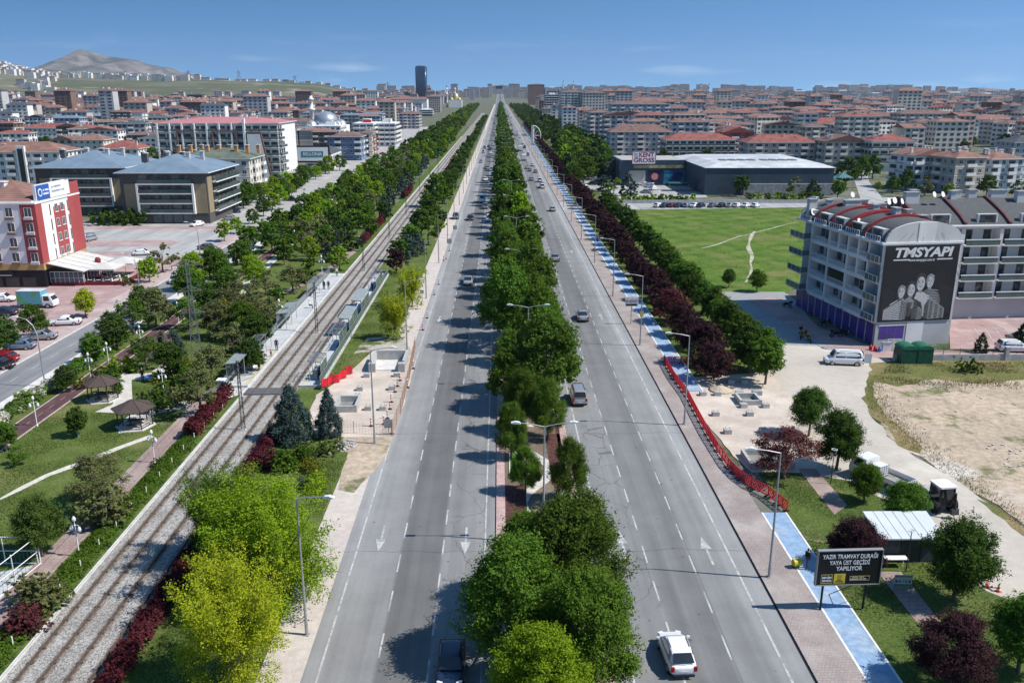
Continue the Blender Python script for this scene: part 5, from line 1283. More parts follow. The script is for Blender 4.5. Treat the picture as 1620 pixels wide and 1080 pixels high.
for k, (px, py, m, w) in enumerate(((1384,556,RED,'red'), (1391,557,mat('notice_blue'),'blue'), (1401,555,WHITEM,'white'), (1377,554,RED,'small red'))):
    t = thing('gas_bottle' if k != 2 else 'storage_box', f'{w} {"bottle" if k != 2 else "box"} outside the purple shop corner', 'bottle' if k != 2 else 'box', at(px, py))
    if k == 2: MB().cbox((0,0,.6),(1.2,.7,1.2),0,0,.05).build('box_body', m, t); MB().cbox((0,0,1.22),(1.3,.8,.05)).build('lid', GALV, t)
    else: MB().lathe([(.2,0),(.24,.08),(.24,.6),(.12,.75),(.06,.8),(.06,.9)], 10).build('bottle_body', m, t)
t = thing('fence_rack', 'white wire stall frame outside the purple shop corner', 'rack', at(1412, 556)); b = MB()
for s in (-.8, 0, .8): b.tube((s,0,0),(s,0,1.8),.04,None,5)
for z in (.3,.8,1.3,1.8): b.tube((-.8,0,z),(.8,0,z),.03,None,4)
b.build('frame', WHITEM, t)
# ================================================================ vehicles
TYRE = mat('tyre_rubber', (.015,.015,.016), .9, .1, 2); RIM = mat('rim_alloy', (.42,.43,.44), .35, .05, 2, metal=.6)
HEADL = mat('headlight', (.62,.64,.66), .15, .05, 2, spec=.7); TAILL = mat('taillight', (.30,.01,.012), .25, .05, 2)
def carpaint(n, c, metal=.25): 
    m = mat('car_' + n, c, .28, .03, 1, spec=.55, metal=metal); m.node_tree.nodes['Principled BSDF'].inputs['Coat Weight'].default_value = .5; return m
PAINT = dict(white=carpaint('white', (.74,.74,.74), 0), silver=carpaint('silver', (.40,.41,.42), .5), grey=carpaint('grey', (.15,.155,.165), .4), black=carpaint('black', (.012,.013,.016)), navy=carpaint('navy', (.015,.03,.06)),
             red=carpaint('red', (.30,.01,.015)), blue=carpaint('blue', (.20,.29,.40), .4), beige=carpaint('beige', (.50,.46,.38)), darkred=carpaint('darkred', (.13,.012,.015)))
TRIM = mat('black_trim', (.02,.02,.021), .7, .1, 2)
def loft(name, st, m, parent, smooth=True):
    """st: stations (y, zbottom, zmid, ztop, half width bottom, half mid, half top)"""
    b = MB(); rings = []
    for (y, z0, z1, z2, w0, w1, w2) in st:
        c = min(.06, (z2-z1)*.3)
        half = [(w0*.5, z0), (w0*1.01, z0), (w1*1.02, z1), (w2*1.03, z2-c), (w2*.95, z2), (w2*.5, z2+.012)]
        rings.append([(x, y, z) for x, z in half] + [(-x, y, z) for x, z in reversed(half)])
    n = len(rings[0]); vs = [p for r in rings for p in r]
    fs = [(i*n+k, i*n+(k+1) % n, (i+1)*n+(k+1) % n, (i+1)*n+k) for i in range(len(rings)-1) for k in range(n)]
    fs += [tuple(range(n-1,-1,-1)), tuple(range((len(rings)-1)*n, len(rings)*n))]
    b.add(vs, fs)
    if not smooth: return b.build(name, m, parent)
    tmp = b.build(name + '_cage', m); md = tmp.modifiers.new('sub', 'SUBSURF'); md.levels = 2
    me = bpy.data.meshes.new_from_object(tmp.evaluated_get(bpy.context.evaluated_depsgraph_get())); old = tmp.data; bpy.data.objects.remove(tmp); bpy.data.meshes.remove(old); me.name = name
    me.polygons.foreach_set('use_smooth', [True]*len(me.polygons)); return put(name, me, parent)
def make_car(kind):
    """y is forward, the origin on the ground under the middle"""
    t = thing('car', 'x', 'car'); P = PAINT['white']
    D = dict(hatch=(3.98, 1.74, 1.46, -1.84, -1.22, .45, 1.16), sedan=(4.5, 1.76, 1.46, -1.55, -.75, .55, 1.22), suv=(4.35, 1.82, 1.66, -2.0, -1.7, .6, 1.25), van=(4.3, 1.80, 1.83, -2.08, -1.98, .95, 1.45))[kind]
    L, Wd, Ht, yr, yrt, yft, yf = D; h = L/2; w = Wd/2; belt = .92 if kind in ('hatch', 'sedan') else 1.02; hood = belt-.06
    tail = belt+.02 if kind == 'sedan' else belt
    loft('body', [(-h, .42, .62, .78, w*.62, w*.74, w*.70), (-h+.12, .24, .55, tail-.02, w*.82, w*.92, w*.84), (-h+.5, .2, .55, tail, w*.93, w, w*.94), (0, .2, .55, belt, w*.94, w, w*.95),
                  (yf-.05, .2, .55, belt-.01, w*.94, w, w*.93), (h-.55, .2, .55, hood-.08, w*.93, w*.98, w*.86), (h-.12, .24, .5, hood-.2, w*.84, w*.9, w*.74), (h, .36, .5, .62, w*.66, w*.74, w*.66)], P, t)
    c = [(yr-.0, belt-.04, belt-.02, belt, w*.84, w*.84, w*.82), (yrt, belt-.04, (belt+Ht)/2, Ht-.05, w*.89, w*.80, w*.66), (yrt+.35, belt-.04, (belt+Ht)/2, Ht, w*.92, w*.86, w*.73), (yft-.3, belt-.04, (belt+Ht)/2, Ht, w*.92, w*.86, w*.73),
         (yft, belt-.04, (belt+Ht)/2, Ht-.05, w*.92, w*.84, w*.71), (yf, belt-.04, belt-.02, belt, w*.90, w*.90, w*.86)]
    loft('cabin', c, P, t)
    def lerp(a, q, f): return tuple(a[i]+(q[i]-a[i])*f for i in range(3))
    def panel(nm, a, q, r, s, off): o = Vector(off); return MB().face([Vector(v)+o for v in (a, q, r, s)]).build(nm, GLASS, t)
    fb, ft = (yf, belt+.0), (yft, Ht-.05)
    panel('windscreen', (-w*.80, yf-.05, belt+.045), (w*.80, yf-.05, belt+.045), (w*.64, yft+.05, Ht-.075), (-w*.64, yft+.05, Ht-.075), (0, .03, .03))
    panel('rear_window', (w*.76, yr+(yrt-yr)*.15, belt+(Ht-belt)*.15), (-w*.76, yr+(yrt-yr)*.15, belt+(Ht-belt)*.15), (-w*.64, yrt-.02, Ht-.08), (w*.64, yrt-.02, Ht-.08), (0, -.035, .02))
    if kind != 'van' or True:
        for s in (-1, 1):
            ys = [(yr+(yrt-yr)*.6+.15, -.12), (-.05, yf-.35)] if kind != 'van' else [(yrt+.2, -.2), (-.1, yf-.4)]
            for a, q in ys:
                zt = Ht-.13; f = .78
                MB().face([(s*(w*.905+.012), a, belt+.03), (s*(w*.905+.012), q, belt+.03), (s*(w*.765+.012), min(q, yft), zt), (s*(w*.765+.012), a+.1, zt)]).build('side_window', GLASS, t)
    for s in (-1, 1):
        MB().cbox((s*(w+.09), yf-.3, belt+.06), (.2,.1,.14), 0, 0, .03).build('mirror', P, t)
        MB().cbox((s*w*.66, h-.13, hood-.24), (.36,.16,.15), -s*.35, 0, .04).build('headlight', HEADL, t)
        MB().cbox((s*w*.80, -h+.07, tail-.20), (.22,.12,.30), 0, 0, .03).build('taillight', TAILL, t)
        for y in (h-.82, -h+.78):
            o = MB().wheel((s*(w-.11), y, .31), .31, .2, 'x', 16).build('wheel', TYRE, t); MB().wheel((s*(w-.005), y, .31), .2, .02, 'x', 12).build('rim', RIM, o)
    MB().cbox((0, h-.005, .42), (.8,.05,.16)).build('grille', TRIM, t)
    MB().cbox((0, -h+.01, .30), (1.3,.07,.14)).build('rear_bumper', TRIM, t)
    for y in (h+.012, -h-.006): MB().cbox((0, y, .58 if y < 0 else .40), (.5,.02,.11)).build('number_plate', mat('plate_white', (.6,.6,.6), .5, .03, 1), t)
    if kind in ('suv', 'van', 'hatch'):
        for s in (-1, 1): MB().tube((s*w*.66, yrt+.4, Ht+.03), (s*w*.66, yft-.3, Ht+.03), .022, None, 5).build('roof_rail', TRIM, t)
    return t
CAR = {k: make_car(k) for k in ('hatch', 'sedan', 'suv', 'van')}
_used = set()
def car(kind, color, p, rz, label, group=None, cat='car'):
    if isinstance(p, tuple): p = at(*p)
    if kind in _used: o = dup(CAR[kind])
    else: o = CAR[kind]; _used.add(kind)
    o.location = (p.x, p.y, p.z + .04); o.rotation_euler = (0, 0, rz); o['label'] = label; o['category'] = cat
    o.name = {'van': 'parked_van'}.get(kind, 'car') if cat != 'car' else 'car'
    if group: o['group'] = group
    paint_part(o, ('body', 'cabin', 'mirror'), PAINT[color]); return o
def make_truck(cabcol, boxcol, L=6.5, Wd=2.3, Ht=3.2, cabh=2.3, flat=False):
    t = thing('truck', 'x', 'truck'); w = Wd/2; h = L/2
    loft('cab', [(h-1.75, .5, 1.1, cabh, w*.9, w*.94, w*.86), (h-.55, .5, 1.1, cabh, w*.9, w*.94, w*.86), (h-.1, .45, 1.05, cabh*.62, w*.9, w*.94, w*.9), (h, .45, .9, cabh*.5, w*.86, w*.9, w*.86)], PAINT[cabcol], t, False)
    MB().face([(-w*.8,h-.06,cabh*.64),(w*.8,h-.06,cabh*.64),(w*.74,h-.5,cabh-.1),(-w*.74,h-.5,cabh-.1)]).build('windscreen', GLASS, t)
    for s in (-1, 1): MB().face([(s*(w*.945+.01),h-1.5,cabh*.6),(s*(w*.945+.01),h-.5,cabh*.6),(s*(w*.89+.02),h-.7,cabh-.15),(s*(w*.89+.02),h-1.5,cabh-.15)]).build('side_window', GLASS, t)
    if flat:
        MB().box(-w,w,-h,h-1.9,.75,.85).build('bed', mat('bed_grey', (.24,.23,.21), .8, .2, 2), t); b = MB()
        b.box(-w-.02,-w+.03,-h,h-1.9,.86,1.3); b.box(w-.03,w+.02,-h,h-1.9,.86,1.3); b.box(-w+.04,w-.04,-h,-h+.05,.86,1.3); b.build('bed_side', PAINT['white'], t)
    else: MB().box(-w,w,-h,h-1.85,.75,Ht).build('cargo_box', boxcol, t)
    MB().box(-w*.5,w*.5,-h+.1,h-1.9,.5,.72).build('chassis', TRIM, t)
    for s in (-1, 1):
        for y in (h-.95, -h+1.2):
            o = MB().wheel((s*(w-.16), y, .42), .42, .28, 'x', 16).build('wheel', TYRE, t); MB().wheel((s*(w-.01), y, .42), .25, .02, 'x', 10).build('rim', RIM, o)
        MB().cbox((s*w*.7,h+.0,.75),(.3,.06,.18)).build('headlight', HEADL, t); MB().cbox((s*w*.8,-h-.02,.68),(.25,.06,.16)).build('taillight', TAILL, t)
    return t
# traffic on the right carriageway (going away) and the left one (coming)
UP, DOWN = 0.0, math.pi
g1, g2 = 'traffic on the right carriageway', 'traffic on the left carriageway'
car('hatch', 'white', (1069, 1043), .05, 'white hatchback driving away beside the nearest median trees', g1)
car('van', 'silver', (914, 634), .03, 'silver small van driving away past the open part of the median', g1, 'van')
car('sedan', 'silver', (921, 505), UP, 'silver sedan driving away between the median and the speed signs', g1)
car('sedan', 'silver', (878, 412), UP, 'silver car half hidden behind the median trees, ahead of the silver sedan', g1)
car('hatch', 'beige', (874, 334), UP, 'beige small car driving away near the bus bay', g1)
car('van', 'white', (858, 298), UP, 'white van following a larger one up the right carriageway', g1, 'van')
car('van', 'white', (854, 288), UP, 'larger white van just ahead of another white van', g1, 'van')
car('hatch', 'silver', (838, 271), UP, 'small silver car beside a beige one far up the right carriageway', g1); car('sedan', 'beige', (834, 267), UP, 'beige car beside the small silver one far up the right carriageway', g1)
t = make_truck('white', mat('truck_white', (.66,.66,.65), .6, .05, 1)); t['label'] = 'white box truck driving away on the right carriageway, nearer of two'; t.location = at(829, 254); t['group'] = g1
o = dup(t, at(823, 239), None, 'white box truck driving away on the right carriageway, farther of two')
car('hatch', 'navy', (714, 1062), DOWN, 'dark blue hatchback in tree shade at the bottom edge, coming closer', g2)
car('sedan', 'silver', (741, 449), DOWN, 'silver sedan coming down the left carriageway beyond the building site', g2)
car('van', 'white', (774, 350), DOWN, 'white pickup like van by the median trees on the left carriageway', g2, 'van')
car('suv', 'grey', (768, 330), DOWN, 'grey car just ahead of a white minibus', g2)
o = car('van', 'white', (763, 320), DOWN, 'white minibus coming down the left carriageway', g2, 'minibus'); o.scale = (1.2, 1.25, 1.3)
car('sedan', 'black', (744, 348), DOWN, 'dark car in the middle lane of the left carriageway', g2)
for i, (px, py, k, c) in enumerate([(768, 286, 'hatch', 'white'), (776, 243, 'hatch', 'white'), (773, 233, 'sedan', 'navy'), (772, 268, 'sedan', 'silver')]):
    car(k, c, (px, py), DOWN, f'{c} car far up the left carriageway, {nth(i+1)} of four strung out', g2)
rr = random.Random(5)
for i in range(16):
    y = 300 + i*17 + rr.uniform(-5, 5); right = i % 2; c = rr.choice(('white', 'silver', 'grey', 'white', 'navy', 'black'))
    car(rr.choice(('hatch', 'sedan', 'van')), c, Vector((rr.choice((9.4, 12.6, 15.8)) if right else rr.choice((-9.4, -6.1, -2.9)), y, 0)), UP if right else DOWN, f'{c} vehicle in the middle distance of the {"right" if right else "left"} carriageway, {nth(i//2+1)} of eight', 'middle distance traffic')
for i in range(26):
    y = 560 + i*42 + rr.uniform(-12, 12); right = i % 2
    car(rr.choice(('hatch', 'sedan', 'van')), rr.choice(('white', 'silver', 'grey', 'white', 'navy')), Vector((rr.choice((9.4, 12.6, 15.8)) if right else rr.choice((-9.4, -6.1, -2.9)), y, 0)), UP if right else DOWN, 'tiny car in the far traffic of the avenue', 'far traffic of the avenue')
car('suv', 'grey', (721, 346), DOWN, 'dark grey car parked on the left pavement by the globe bush')
# parked and moving cars on the left
wx = -math.pi/2
car('sedan', 'white', (104, 514), -wx+.15, 'white sedan parked across the edge of the pink plaza'); car('sedan', 'silver', (64, 537), -wx+.1, 'silver sedan parked under the green plaza tree')
car('hatch', 'blue', (32, 552), -wx+.05, 'light blue hatchback parked between silver sedan and red car'); car('hatch', 'red', (4, 573), -wx, 'red car cut by the left edge')
car('sedan', 'black', (-6, 583), -wx, 'black car cut by the left edge in front of the red one'); car('sedan', 'white', (4, 477), wx+.1, 'white car parked on the plaza at the left edge below the dark shop')
car('sedan', 'navy', (4, 499), -wx, 'dark blue car parked on the plaza at the left edge'); car('hatch', 'silver', (2, 520), -wx, 'pale car behind the plaza tree at the left edge')
car('hatch', 'white', (278, 447), DOWN+.12, 'white car driving on the boulevard behind the pylon'); car('van', 'silver', (142, 381), -.3, 'silver minivan parked alone in the pink bays beside the hotel', None, 'van'); car('hatch', 'white', (312, 358), DOWN-.5, 'white car leaving the car park before the blue roofed block')
t = make_truck('white', mat('box_picture', (.12,.36,.48), .6, .25, .5, (.10,.26,.08), .5), 5.8, 2.1, 2.9, 2.2); t['label'] = 'small box truck with a blue landscape picture on its side, parked on the plaza'; t.location = at(62, 486); t.rotation_euler.z = -wx + math.pi
for ch in KIDS[t]:
    if ch.name.startswith('cargo_box'): MB().box(-1.07,1.07,-2.92,1.07,2.9,2.96).build('roof_panel', PAINT['white'], ch)
for k, (px, py, kd, c) in enumerate([(225,404,'hatch','white'), (329,395,'sedan','grey'), (500,322,'sedan','black'), (460,318,'suv','black'), (370,337,'van','navy'), (497,268,'van','white'), (606,245,'sedan','darkred'), (365,348,'hatch','silver')]):
    car(kd, c, (px, py), random.uniform(-1.8, -1.3), f'{c} {"van" if kd == "van" else "car"} ' + ('at the plaza trees by the restaurant', 'parked under the boulevard street trees', 'parked in the shade before the shops', 'parked under trees on the boulevard', 'parked in front of the green roofed block', 'parked beside the showroom', 'turning on the far boulevard', 'by the corner of the blue roofed block')[k])
# row of parked cars behind the field
cols = ['white', 'navy', 'darkred', 'navy', 'blue', 'white', 'navy', 'grey', 'black', 'silver', 'white', 'white', 'white']
for k, (x, c) in enumerate(zip((925,967,1013,1056,1108,1155,1196,1268,1328,1380,1424,1480,1540), cols)):
    car(('hatch', 'sedan')[k % 2], c, (810+x/4, 328), wx+.9, f'{c} car parked behind the field, {nth(k+1)} from the avenue', 'cars parked behind the field')
for k, (px, py) in enumerate([(908,297),(918,294),(925,300),(936,293),(942,286),(956,284),(960,283),(962,293),(1006,287),(1013,291),(1020,294),(1027,297),(1035,301),(1022,306),(1012,288),(946,290)]):
    car(('hatch','sedan','van')[k % 3], ('white','silver','white','black','white','white')[k % 6], (px, py), random.choice((.9, -.9, 1.2)), f'car in the supermarket car park, {nth(k+1)} from the avenue', 'cars in the supermarket car park')
car('van', 'white', (1286, 320), .5, 'white van parked at the far corner behind the field', None, 'van')
o = car('van', 'white', (1333, 576), wx+.18 + math.pi, 'white delivery van with open rear door beside the grey block', None, 'van'); o.scale = (1.05,1.12,1.05); o.rotation_euler.z = -wx-.15
MB().box(-.9,-.87,-2.9,-2.1,.5,1.7).build('rear_door', PAINT['white'], o)
car('suv', 'black', (1206, 578), .6, 'black car hidden under the green tree by the dirt road'); car('suv', 'white', (1602, 556), wx-.1, 'white car parked by the low wall at the right edge')
car('sedan', 'grey', (1618, 541), wx, 'grey car cut by the right edge on the pink parking')
# flatbed with a tank, backhoe
t = make_truck('white', None, 5.6, 2.1, 2, 2.1, True); t['label'] = 'white flatbed truck with its empty bed towards us beside the dirt road'; t.location = at(1393, 764); t.rotation_euler.z = .5
p = at(1389, 752); t = thing('water_tank', 'white caged water tank standing on the flatbed truck', 'tank', t.matrix_basis @ Vector((-.3, .1, .86)), .5)
MB().cbox((0,0,.55),(1.2,1.0,1.0),0,0,.08).build('tank', mat('tank_plastic', (.62,.63,.62), .5, .06, 1), t); b = MB()
for k in range(5):
    z = .1+.23*k
    for a, c in (((-.62,-.52),(.62,-.52)), ((.62,-.52),(.62,.52)), ((.62,.52),(-.62,.52)), ((-.62,.52),(-.62,-.52))): b.tube((*a,z),(*c,z),.018,None,4)
for x in (-.62,-.3,0,.3,.62): b.tube((x,-.52,.05),(x,-.52,1.08),.018,None,4); b.tube((x,.52,.05),(x,.52,1.08),.018,None,4)
b.build('cage', GALV, t); MB().cbox((0,0,.03),(1.25,1.05,.06)).build('pallet', mat('table_timber'), t)
t = thing('backhoe_loader', 'dirty white and black backhoe loader seen from behind on the dirt road', 'digger', at(1486, 806), .12); t.scale = (.9, .9, .92); YB = mat('dusty_white_paint', (.36,.345,.32), .6, .2, 2)
MB().cbox((0,1.2,1.05),(1.1,2.6,.7),0,0,.08).build('body', YB, t); MB().box(-.7,.7,-.9,.6,.75,1.2).build('chassis', BLACK, t)
b = MB()
for sx in (-.78,.78):
    for y in (-.8,.7): b.tube((sx,y,1.2),(sx*.92,y,2.55),.06,None,5)
for z in (1.3, 2.5): b.tube((-.75,-.8,z),(.75,-.8,z),.05,None,4)
b.build('cab_frame', BLACK, t); MB().cbox((0,-.05,1.85),(1.42,1.4,1.2)).build('cab_glass', GLASS, t); MB().cbox((0,-.05,2.62),(1.7,1.75,.16),0,0,.1).build('cab_roof', WHITEM, t)
for s in (-1, 1):
    o = MB().wheel((s*.88,-.35,.72),.72,.45,'x',18).build('wheel', TYRE, t); MB().wheel((s*1.08,-.35,.72),.34,.06,'x',12).build('rim', YB, o)
    o = MB().wheel((s*.8,1.9,.45),.45,.32,'x',16).build('wheel', TYRE, t); MB().wheel((s*.95,1.9,.45),.22,.04,'x',12).build('rim', YB, o)
b = MB(); b.tube((.2,-1.0,.9),(.25,-1.6,2.4),.13,.1,6); b.tube((.25,-1.6,2.4),(.15,-1.9,1.0),.11,.09,6); b.build('backhoe_arm', BLACK, t); b = MB(); b.extr([(-2.1,.5),(-1.65,.45),(-1.7,1.0),(-2.0,1.0)], -.2, .5); b.build('bucket', DARKM, t)
b = MB(); b.extr([(3.2,.15),(3.8,.1),(3.6,.8),(3.2,.7)], -1.1, 1.1); b.build('loader_bucket', DARKM, t); b = MB(); b.tube((-.6,.9,1.2),(-.6,3.2,.5),.08,None,5); b.tube((.6,.9,1.2),(.6,3.2,.5),.08,None,5); b.build('loader_arm', YB, t)
for s in (-1, 1): MB().tube((s*.75,-1.0,.9),(s*1.0,-1.1,.15),.09,None,5).build('stabiliser', BLACK, t)
# motorbikes beside the purple shops
def bike(p, rz, label, m):
    t = thing('motorcycle', label, 'motorcycle', p, rz)
    for y in (-.62,.62): o = MB().wheel((0,y,.3),.3,.12,'x',14).build('wheel', TYRE, t); MB().wheel((0,y,.3),.16,.13,'x',10).build('rim', RIM, o)
    b = MB(); b.extr([(-.35,.45),(.3,.4),(.45,.75),(.1,.85),(-.3,.72)], -.13, .13); b.build('body', m, t); MB().cbox((0,-.25,.82),(.28,.75,.1),0,0,.05).build('seat', BLACK, t)
    b = MB(); b.tube((0,.62,.3),(0,.42,.95),.035,None,5); b.tube((-.35,.38,1.0),(.35,.38,1.0),.022,None,5); b.build('handlebar', DARKM, t); MB().cbox((0,-.72,1.0),(.42,.4,.4),0,0,.04).build('top_box', m, t)
for k, (px, py, m, lb) in enumerate([(1245,486,BLACK,'dark motorcycle at the far corner of the purple shops'), (1303,516,BLACK,'dark motorcycle before the middle purple shop panels'), (1322,533,BLACK,'dark motorcycle beside the standing man'), (1334,531,DARKM,'second dark motorcycle behind the standing man'),
        (1268,536,mat('bike_orange',(.35,.2,.05),.5,.1,2),'orange-brown motorcycle at the street edge, farther'), (1280,541,mat('bike_orange'),'orange-brown motorcycle at the street edge, nearer'), (1272,531,BLACK,'black motorcycle behind the orange-brown pair')]):
    bike(at(px, py), .6 + .5*k, lb, m)

# ================================================================ people
SKIN = mat('skin', (.42,.25,.17), .7, .05, 2)
def person_mesh(name, pose, cols):
    """one skinned body; cols = hair, top, legs colours"""
    if pose == 'sit': J = dict(pel=(0,0,.50), ch=(0,.02,.98), nk=(0,.02,1.14), hd=(0,.03,1.24), tp=(0,.03,1.36), hip=(.10,0,.48), kn=(.12,-.42,.50), an=(.12,-.44,.08), to=(.12,-.60,.05), sh=(.19,.02,1.06), el=(.24,-.06,.80), wr=(.14,-.28,.66), ha=(.10,-.36,.62))
    else:
        sw = .16 if pose == 'walk' else .02
        J = dict(pel=(0,0,.92), ch=(0,0,1.28), nk=(0,0,1.46), hd=(0,-.01,1.56), tp=(0,-.01,1.70), hip=(.09,0,.88), kn=(.10,-sw*.6,.48), an=(.10,-sw*.3,.08), to=(.10,-sw*.3-.16,.04), sh=(.19,0,1.39), el=(.24,.03,1.11), wr=(.25,-.04,.86), ha=(.25,-.06,.76))
    V = []; E = []; Rd = []
    def v(p, r, par=None):
        V.append(p); Rd.append(r)
        if par is not None: E.append((par, len(V)-1))
        return len(V)-1
    pel = v(J['pel'], .145); w = v(tuple((a+c)/2 for a, c in zip(J['pel'], J['ch'])), .125, pel); ch = v(J['ch'], .145, w); nk = v(J['nk'], .055, ch); hd = v(J['hd'], .09, nk); v(J['tp'], .075, hd)
    for s in (-1, 1):
        m = lambda q: (q[0]*s, q[1]*(s if pose == 'walk' and q is not J['hip'] else 1), q[2])
        k = v(m(J['hip']), .10, pel); k = v(m(J['kn']), .068, k); k = v(m(J['an']), .048, k); v(m(J['to']), .04, k)
        k = v(m(J['sh']), .062, ch); k = v(m(J['el']), .046, k); k = v(m(J['wr']), .035, k); v(m(J['ha']), .038, k)
    me = bpy.data.meshes.new(name + '_skeleton'); me.from_pydata(V, E, []); o = bpy.data.objects.new(name + '_skeleton', me); C.objects.link(o)
    md = o.modifiers.new('skin', 'SKIN'); sv = me.skin_vertices[0].data
    for i, r in enumerate(Rd): sv[i].radius = (r, r)
    sv[0].use_root = True; o.modifiers.new('sub', 'SUBSURF').levels = 1
    dg = bpy.context.evaluated_depsgraph_get(); out = bpy.data.meshes.new_from_object(o.evaluated_get(dg)); bpy.data.objects.remove(o); bpy.data.meshes.remove(me)
    out.name = name; out.materials.clear()
    for m in (SKIN, *cols): out.materials.append(m)
    zt = J['tp'][2]
    for p in out.polygons:
        z = p.center.z; y = p.center.y; ax = abs(p.center.x)
        if z > zt-.05 or (z > zt-.17 and y > J['tp'][1]+.02): p.material_index = 1
        elif z > J['nk'][2]-.03: p.material_index = 0
        elif pose == 'sit': p.material_index = 3 if z < .60 else (0 if z < .68 else 2)
        elif z < .94 and ax < .2: p.material_index = 3
        elif z < .82: p.material_index = 0
        else: p.material_index = 2
        p.use_smooth = True
    return out
def cloth(n, c): return mat('cloth_' + n, c, .9, .1, 4)
CL = {n: cloth(n, c) for n, c in dict(black=(.012,.012,.014), navy=(.02,.03,.07), red=(.35,.02,.03), white=(.6,.6,.58), grey=(.16,.16,.17), khaki=(.2,.17,.1), jeans=(.05,.08,.15), yellow=(.5,.38,.05), pink=(.45,.2,.22)).items()}
HAIR = cloth('hair', (.02,.014,.01))
for k, (px, py, z, rz, pose, top, leg, lb) in enumerate([
        (533, 437, .32, .4, 'stand', 'white', 'black', 'person in white top standing at the far end of the left platform'), (513, 458, .32, 2.8, 'stand', 'black', 'black', 'person in black standing left in the pair on the left platform'),
        (520, 458, .32, 3.4, 'stand', 'black', 'navy', 'person in black standing right in the pair on the left platform'), (589, 460, .32, 1.0, 'stand', 'navy', 'black', 'person in dark clothes standing alone on the right platform'),
        (541, 530, .32, .6, 'stand', 'black', 'black', 'left person of two in black waiting under the right platform canopy'), (545, 530, .32, 2.4, 'stand', 'navy', 'black', 'right person of two waiting under the right platform canopy'),
        (438, 554, .32, .3, 'stand', 'black', 'black', 'person in a long black coat standing near the white kiosk'), (429, 564, .32, 1.3, 'walk', 'pink', 'navy', 'child in pink and red walking beside the white kiosk'),
        (410, 585, .32, .8, 'stand', 'yellow', 'grey', 'person in a yellow top behind the near shelter of the left platform'), (226, 602, .05, .2, 'walk', 'black', 'black', 'woman in black walking on the pale park path'),
        (945, 382, .13, .1, 'walk', 'red', 'black', 'person in a red top walking on the shaded cycle path'), (220, 425, .05, .5, 'stand', 'black', 'darkish', 'waiter in black standing on the restaurant terrace'),
        (1315, 535, .08, 2.0, 'stand', 'navy', 'jeans', 'man in dark clothes standing beside motorcycles at the purple shops'), (1276, 899, .13, 1.9, 'walk', 'black', 'jeans', 'person in dark clothes walking on the cycle path behind the billboard')]):
    t = thing('person', lb, 'person', at(px, py, z), rz); put('body', person_mesh('person_body', pose, (HAIR, CL[top], CL.get(leg, CL['black']))), t)
    if 'child' in lb: t.scale = (.72,)*3
p = at(490, 487, .32); t = thing('person', 'person sitting on the bench of the middle left platform shelter', 'person', (p.x, p.y, .29), math.pi/2); put('body', person_mesh('person_body', 'sit', (HAIR, CL['white'], CL['black'])), t)
t = thing('stroller', 'blue pushchair beside the woman on the pale path', 'pushchair', at(235, 604, .05), .3); MB().extr([(-.3,.35),(.25,.3),(.35,.8),(-.1,.95),(-.35,.7)], -.22, .22).build('seat', mat('notice_blue'), t)
for x in (-.25,.25):
    for y in (-.3,.3): MB().wheel((x,y,.12),.12,.05,'x',10).build('wheel', TYRE, t)
MB().path([(0,.3,.4),(0,.6,1.0)], .025).build('handle', DARKM, t)
t = thing('sign_cart', 'round yellow barrel cart pulled by the person on the cycle path', 'cart', at(1260, 897, .13), .2); MB().wheel((0,0,.42),.27,.62,'x',16).build('barrel', mat('cart_yellow', (.55,.45,.03), .5, .1, 2), t)
for s in (-.22,.22): MB().wheel((s,.1,.16),.16,.06,'x',10).build('wheel', TYRE, t)
MB().tube((.4,0,.5),(1.0,0,.75),.025,None,5).build('handle', DARKM, t)
# ================================================================ buildings
def wallmat(n, c): return mat('wall_' + n, c, .85, .07, .25, tuple(x*.86 for x in c), .08, .5, .75)
WALL = {n: wallmat(n, c) for n, c in dict(white=(.70,.69,.665), cream=(.60,.55,.47), grey=(.43,.43,.43), pink=(.50,.37,.32), tan=(.45,.39,.33), lilac=(.48,.43,.425), red=(.33,.075,.07), brown=(.19,.12,.095), bluegrey=(.30,.36,.43),
        dark=(.10,.10,.105), paleblue=(.50,.56,.60), yellow=(.50,.36,.12), brick=(.30,.13,.09), blue=(.10,.19,.32), orange=(.52,.27,.11)).items()}
def tilemat(n, c):
    t = NT('roof_' + n); co = t.coord()
    w = t.n('ShaderNodeTexWave', {'Vector': co, 'Scale': 1.1}, bands_direction='Z').outputs['Fac']
    f = t.math('MULTIPLY', t.ramp(w, 0, 1, .85, 1.1), t.ramp(t.noise(co, .35, 5), .3, .7, .8, 1.2))
    return t.finish(t.mix(1.0, c, t.n('ShaderNodeCombineColor', {0: f, 1: f, 2: f}).outputs[0], 'MULTIPLY'), .85, .2)
ROOF = dict(red=tilemat('red_tile', (.24,.088,.07)), terra=tilemat('terracotta_tile', (.225,.125,.10)), old=tilemat('old_tile', (.175,.105,.09)), slate=tilemat('slate', (.075,.082,.092)), blue=mat('roof_blue_sheet', (.165,.225,.285), .55, .10, .4, metal=.1),
            pink=mat('roof_pink_sheet', (.42,.17,.18), .7, .08, .4), white=mat('roof_white_sheet', (.52,.525,.53), .6, .10, .3, (.40,.41,.42), .06), green=tilemat('green_tile', (.12,.14,.11)), flat=mat('roof_flat_screed', (.35,.34,.32), .9, .15, .3))
FRAMEW = mat('window_frame', (.62,.62,.61), .6, .05, 2); TRIMW = mat('white_trim', (.68,.68,.66), .8, .06, 1)
CURT = mat('curtained_glass', (.055,.06,.07), .15, .7, .9, (.20,.20,.19), .6, .55, .7, spec=.5)
_wm = {}
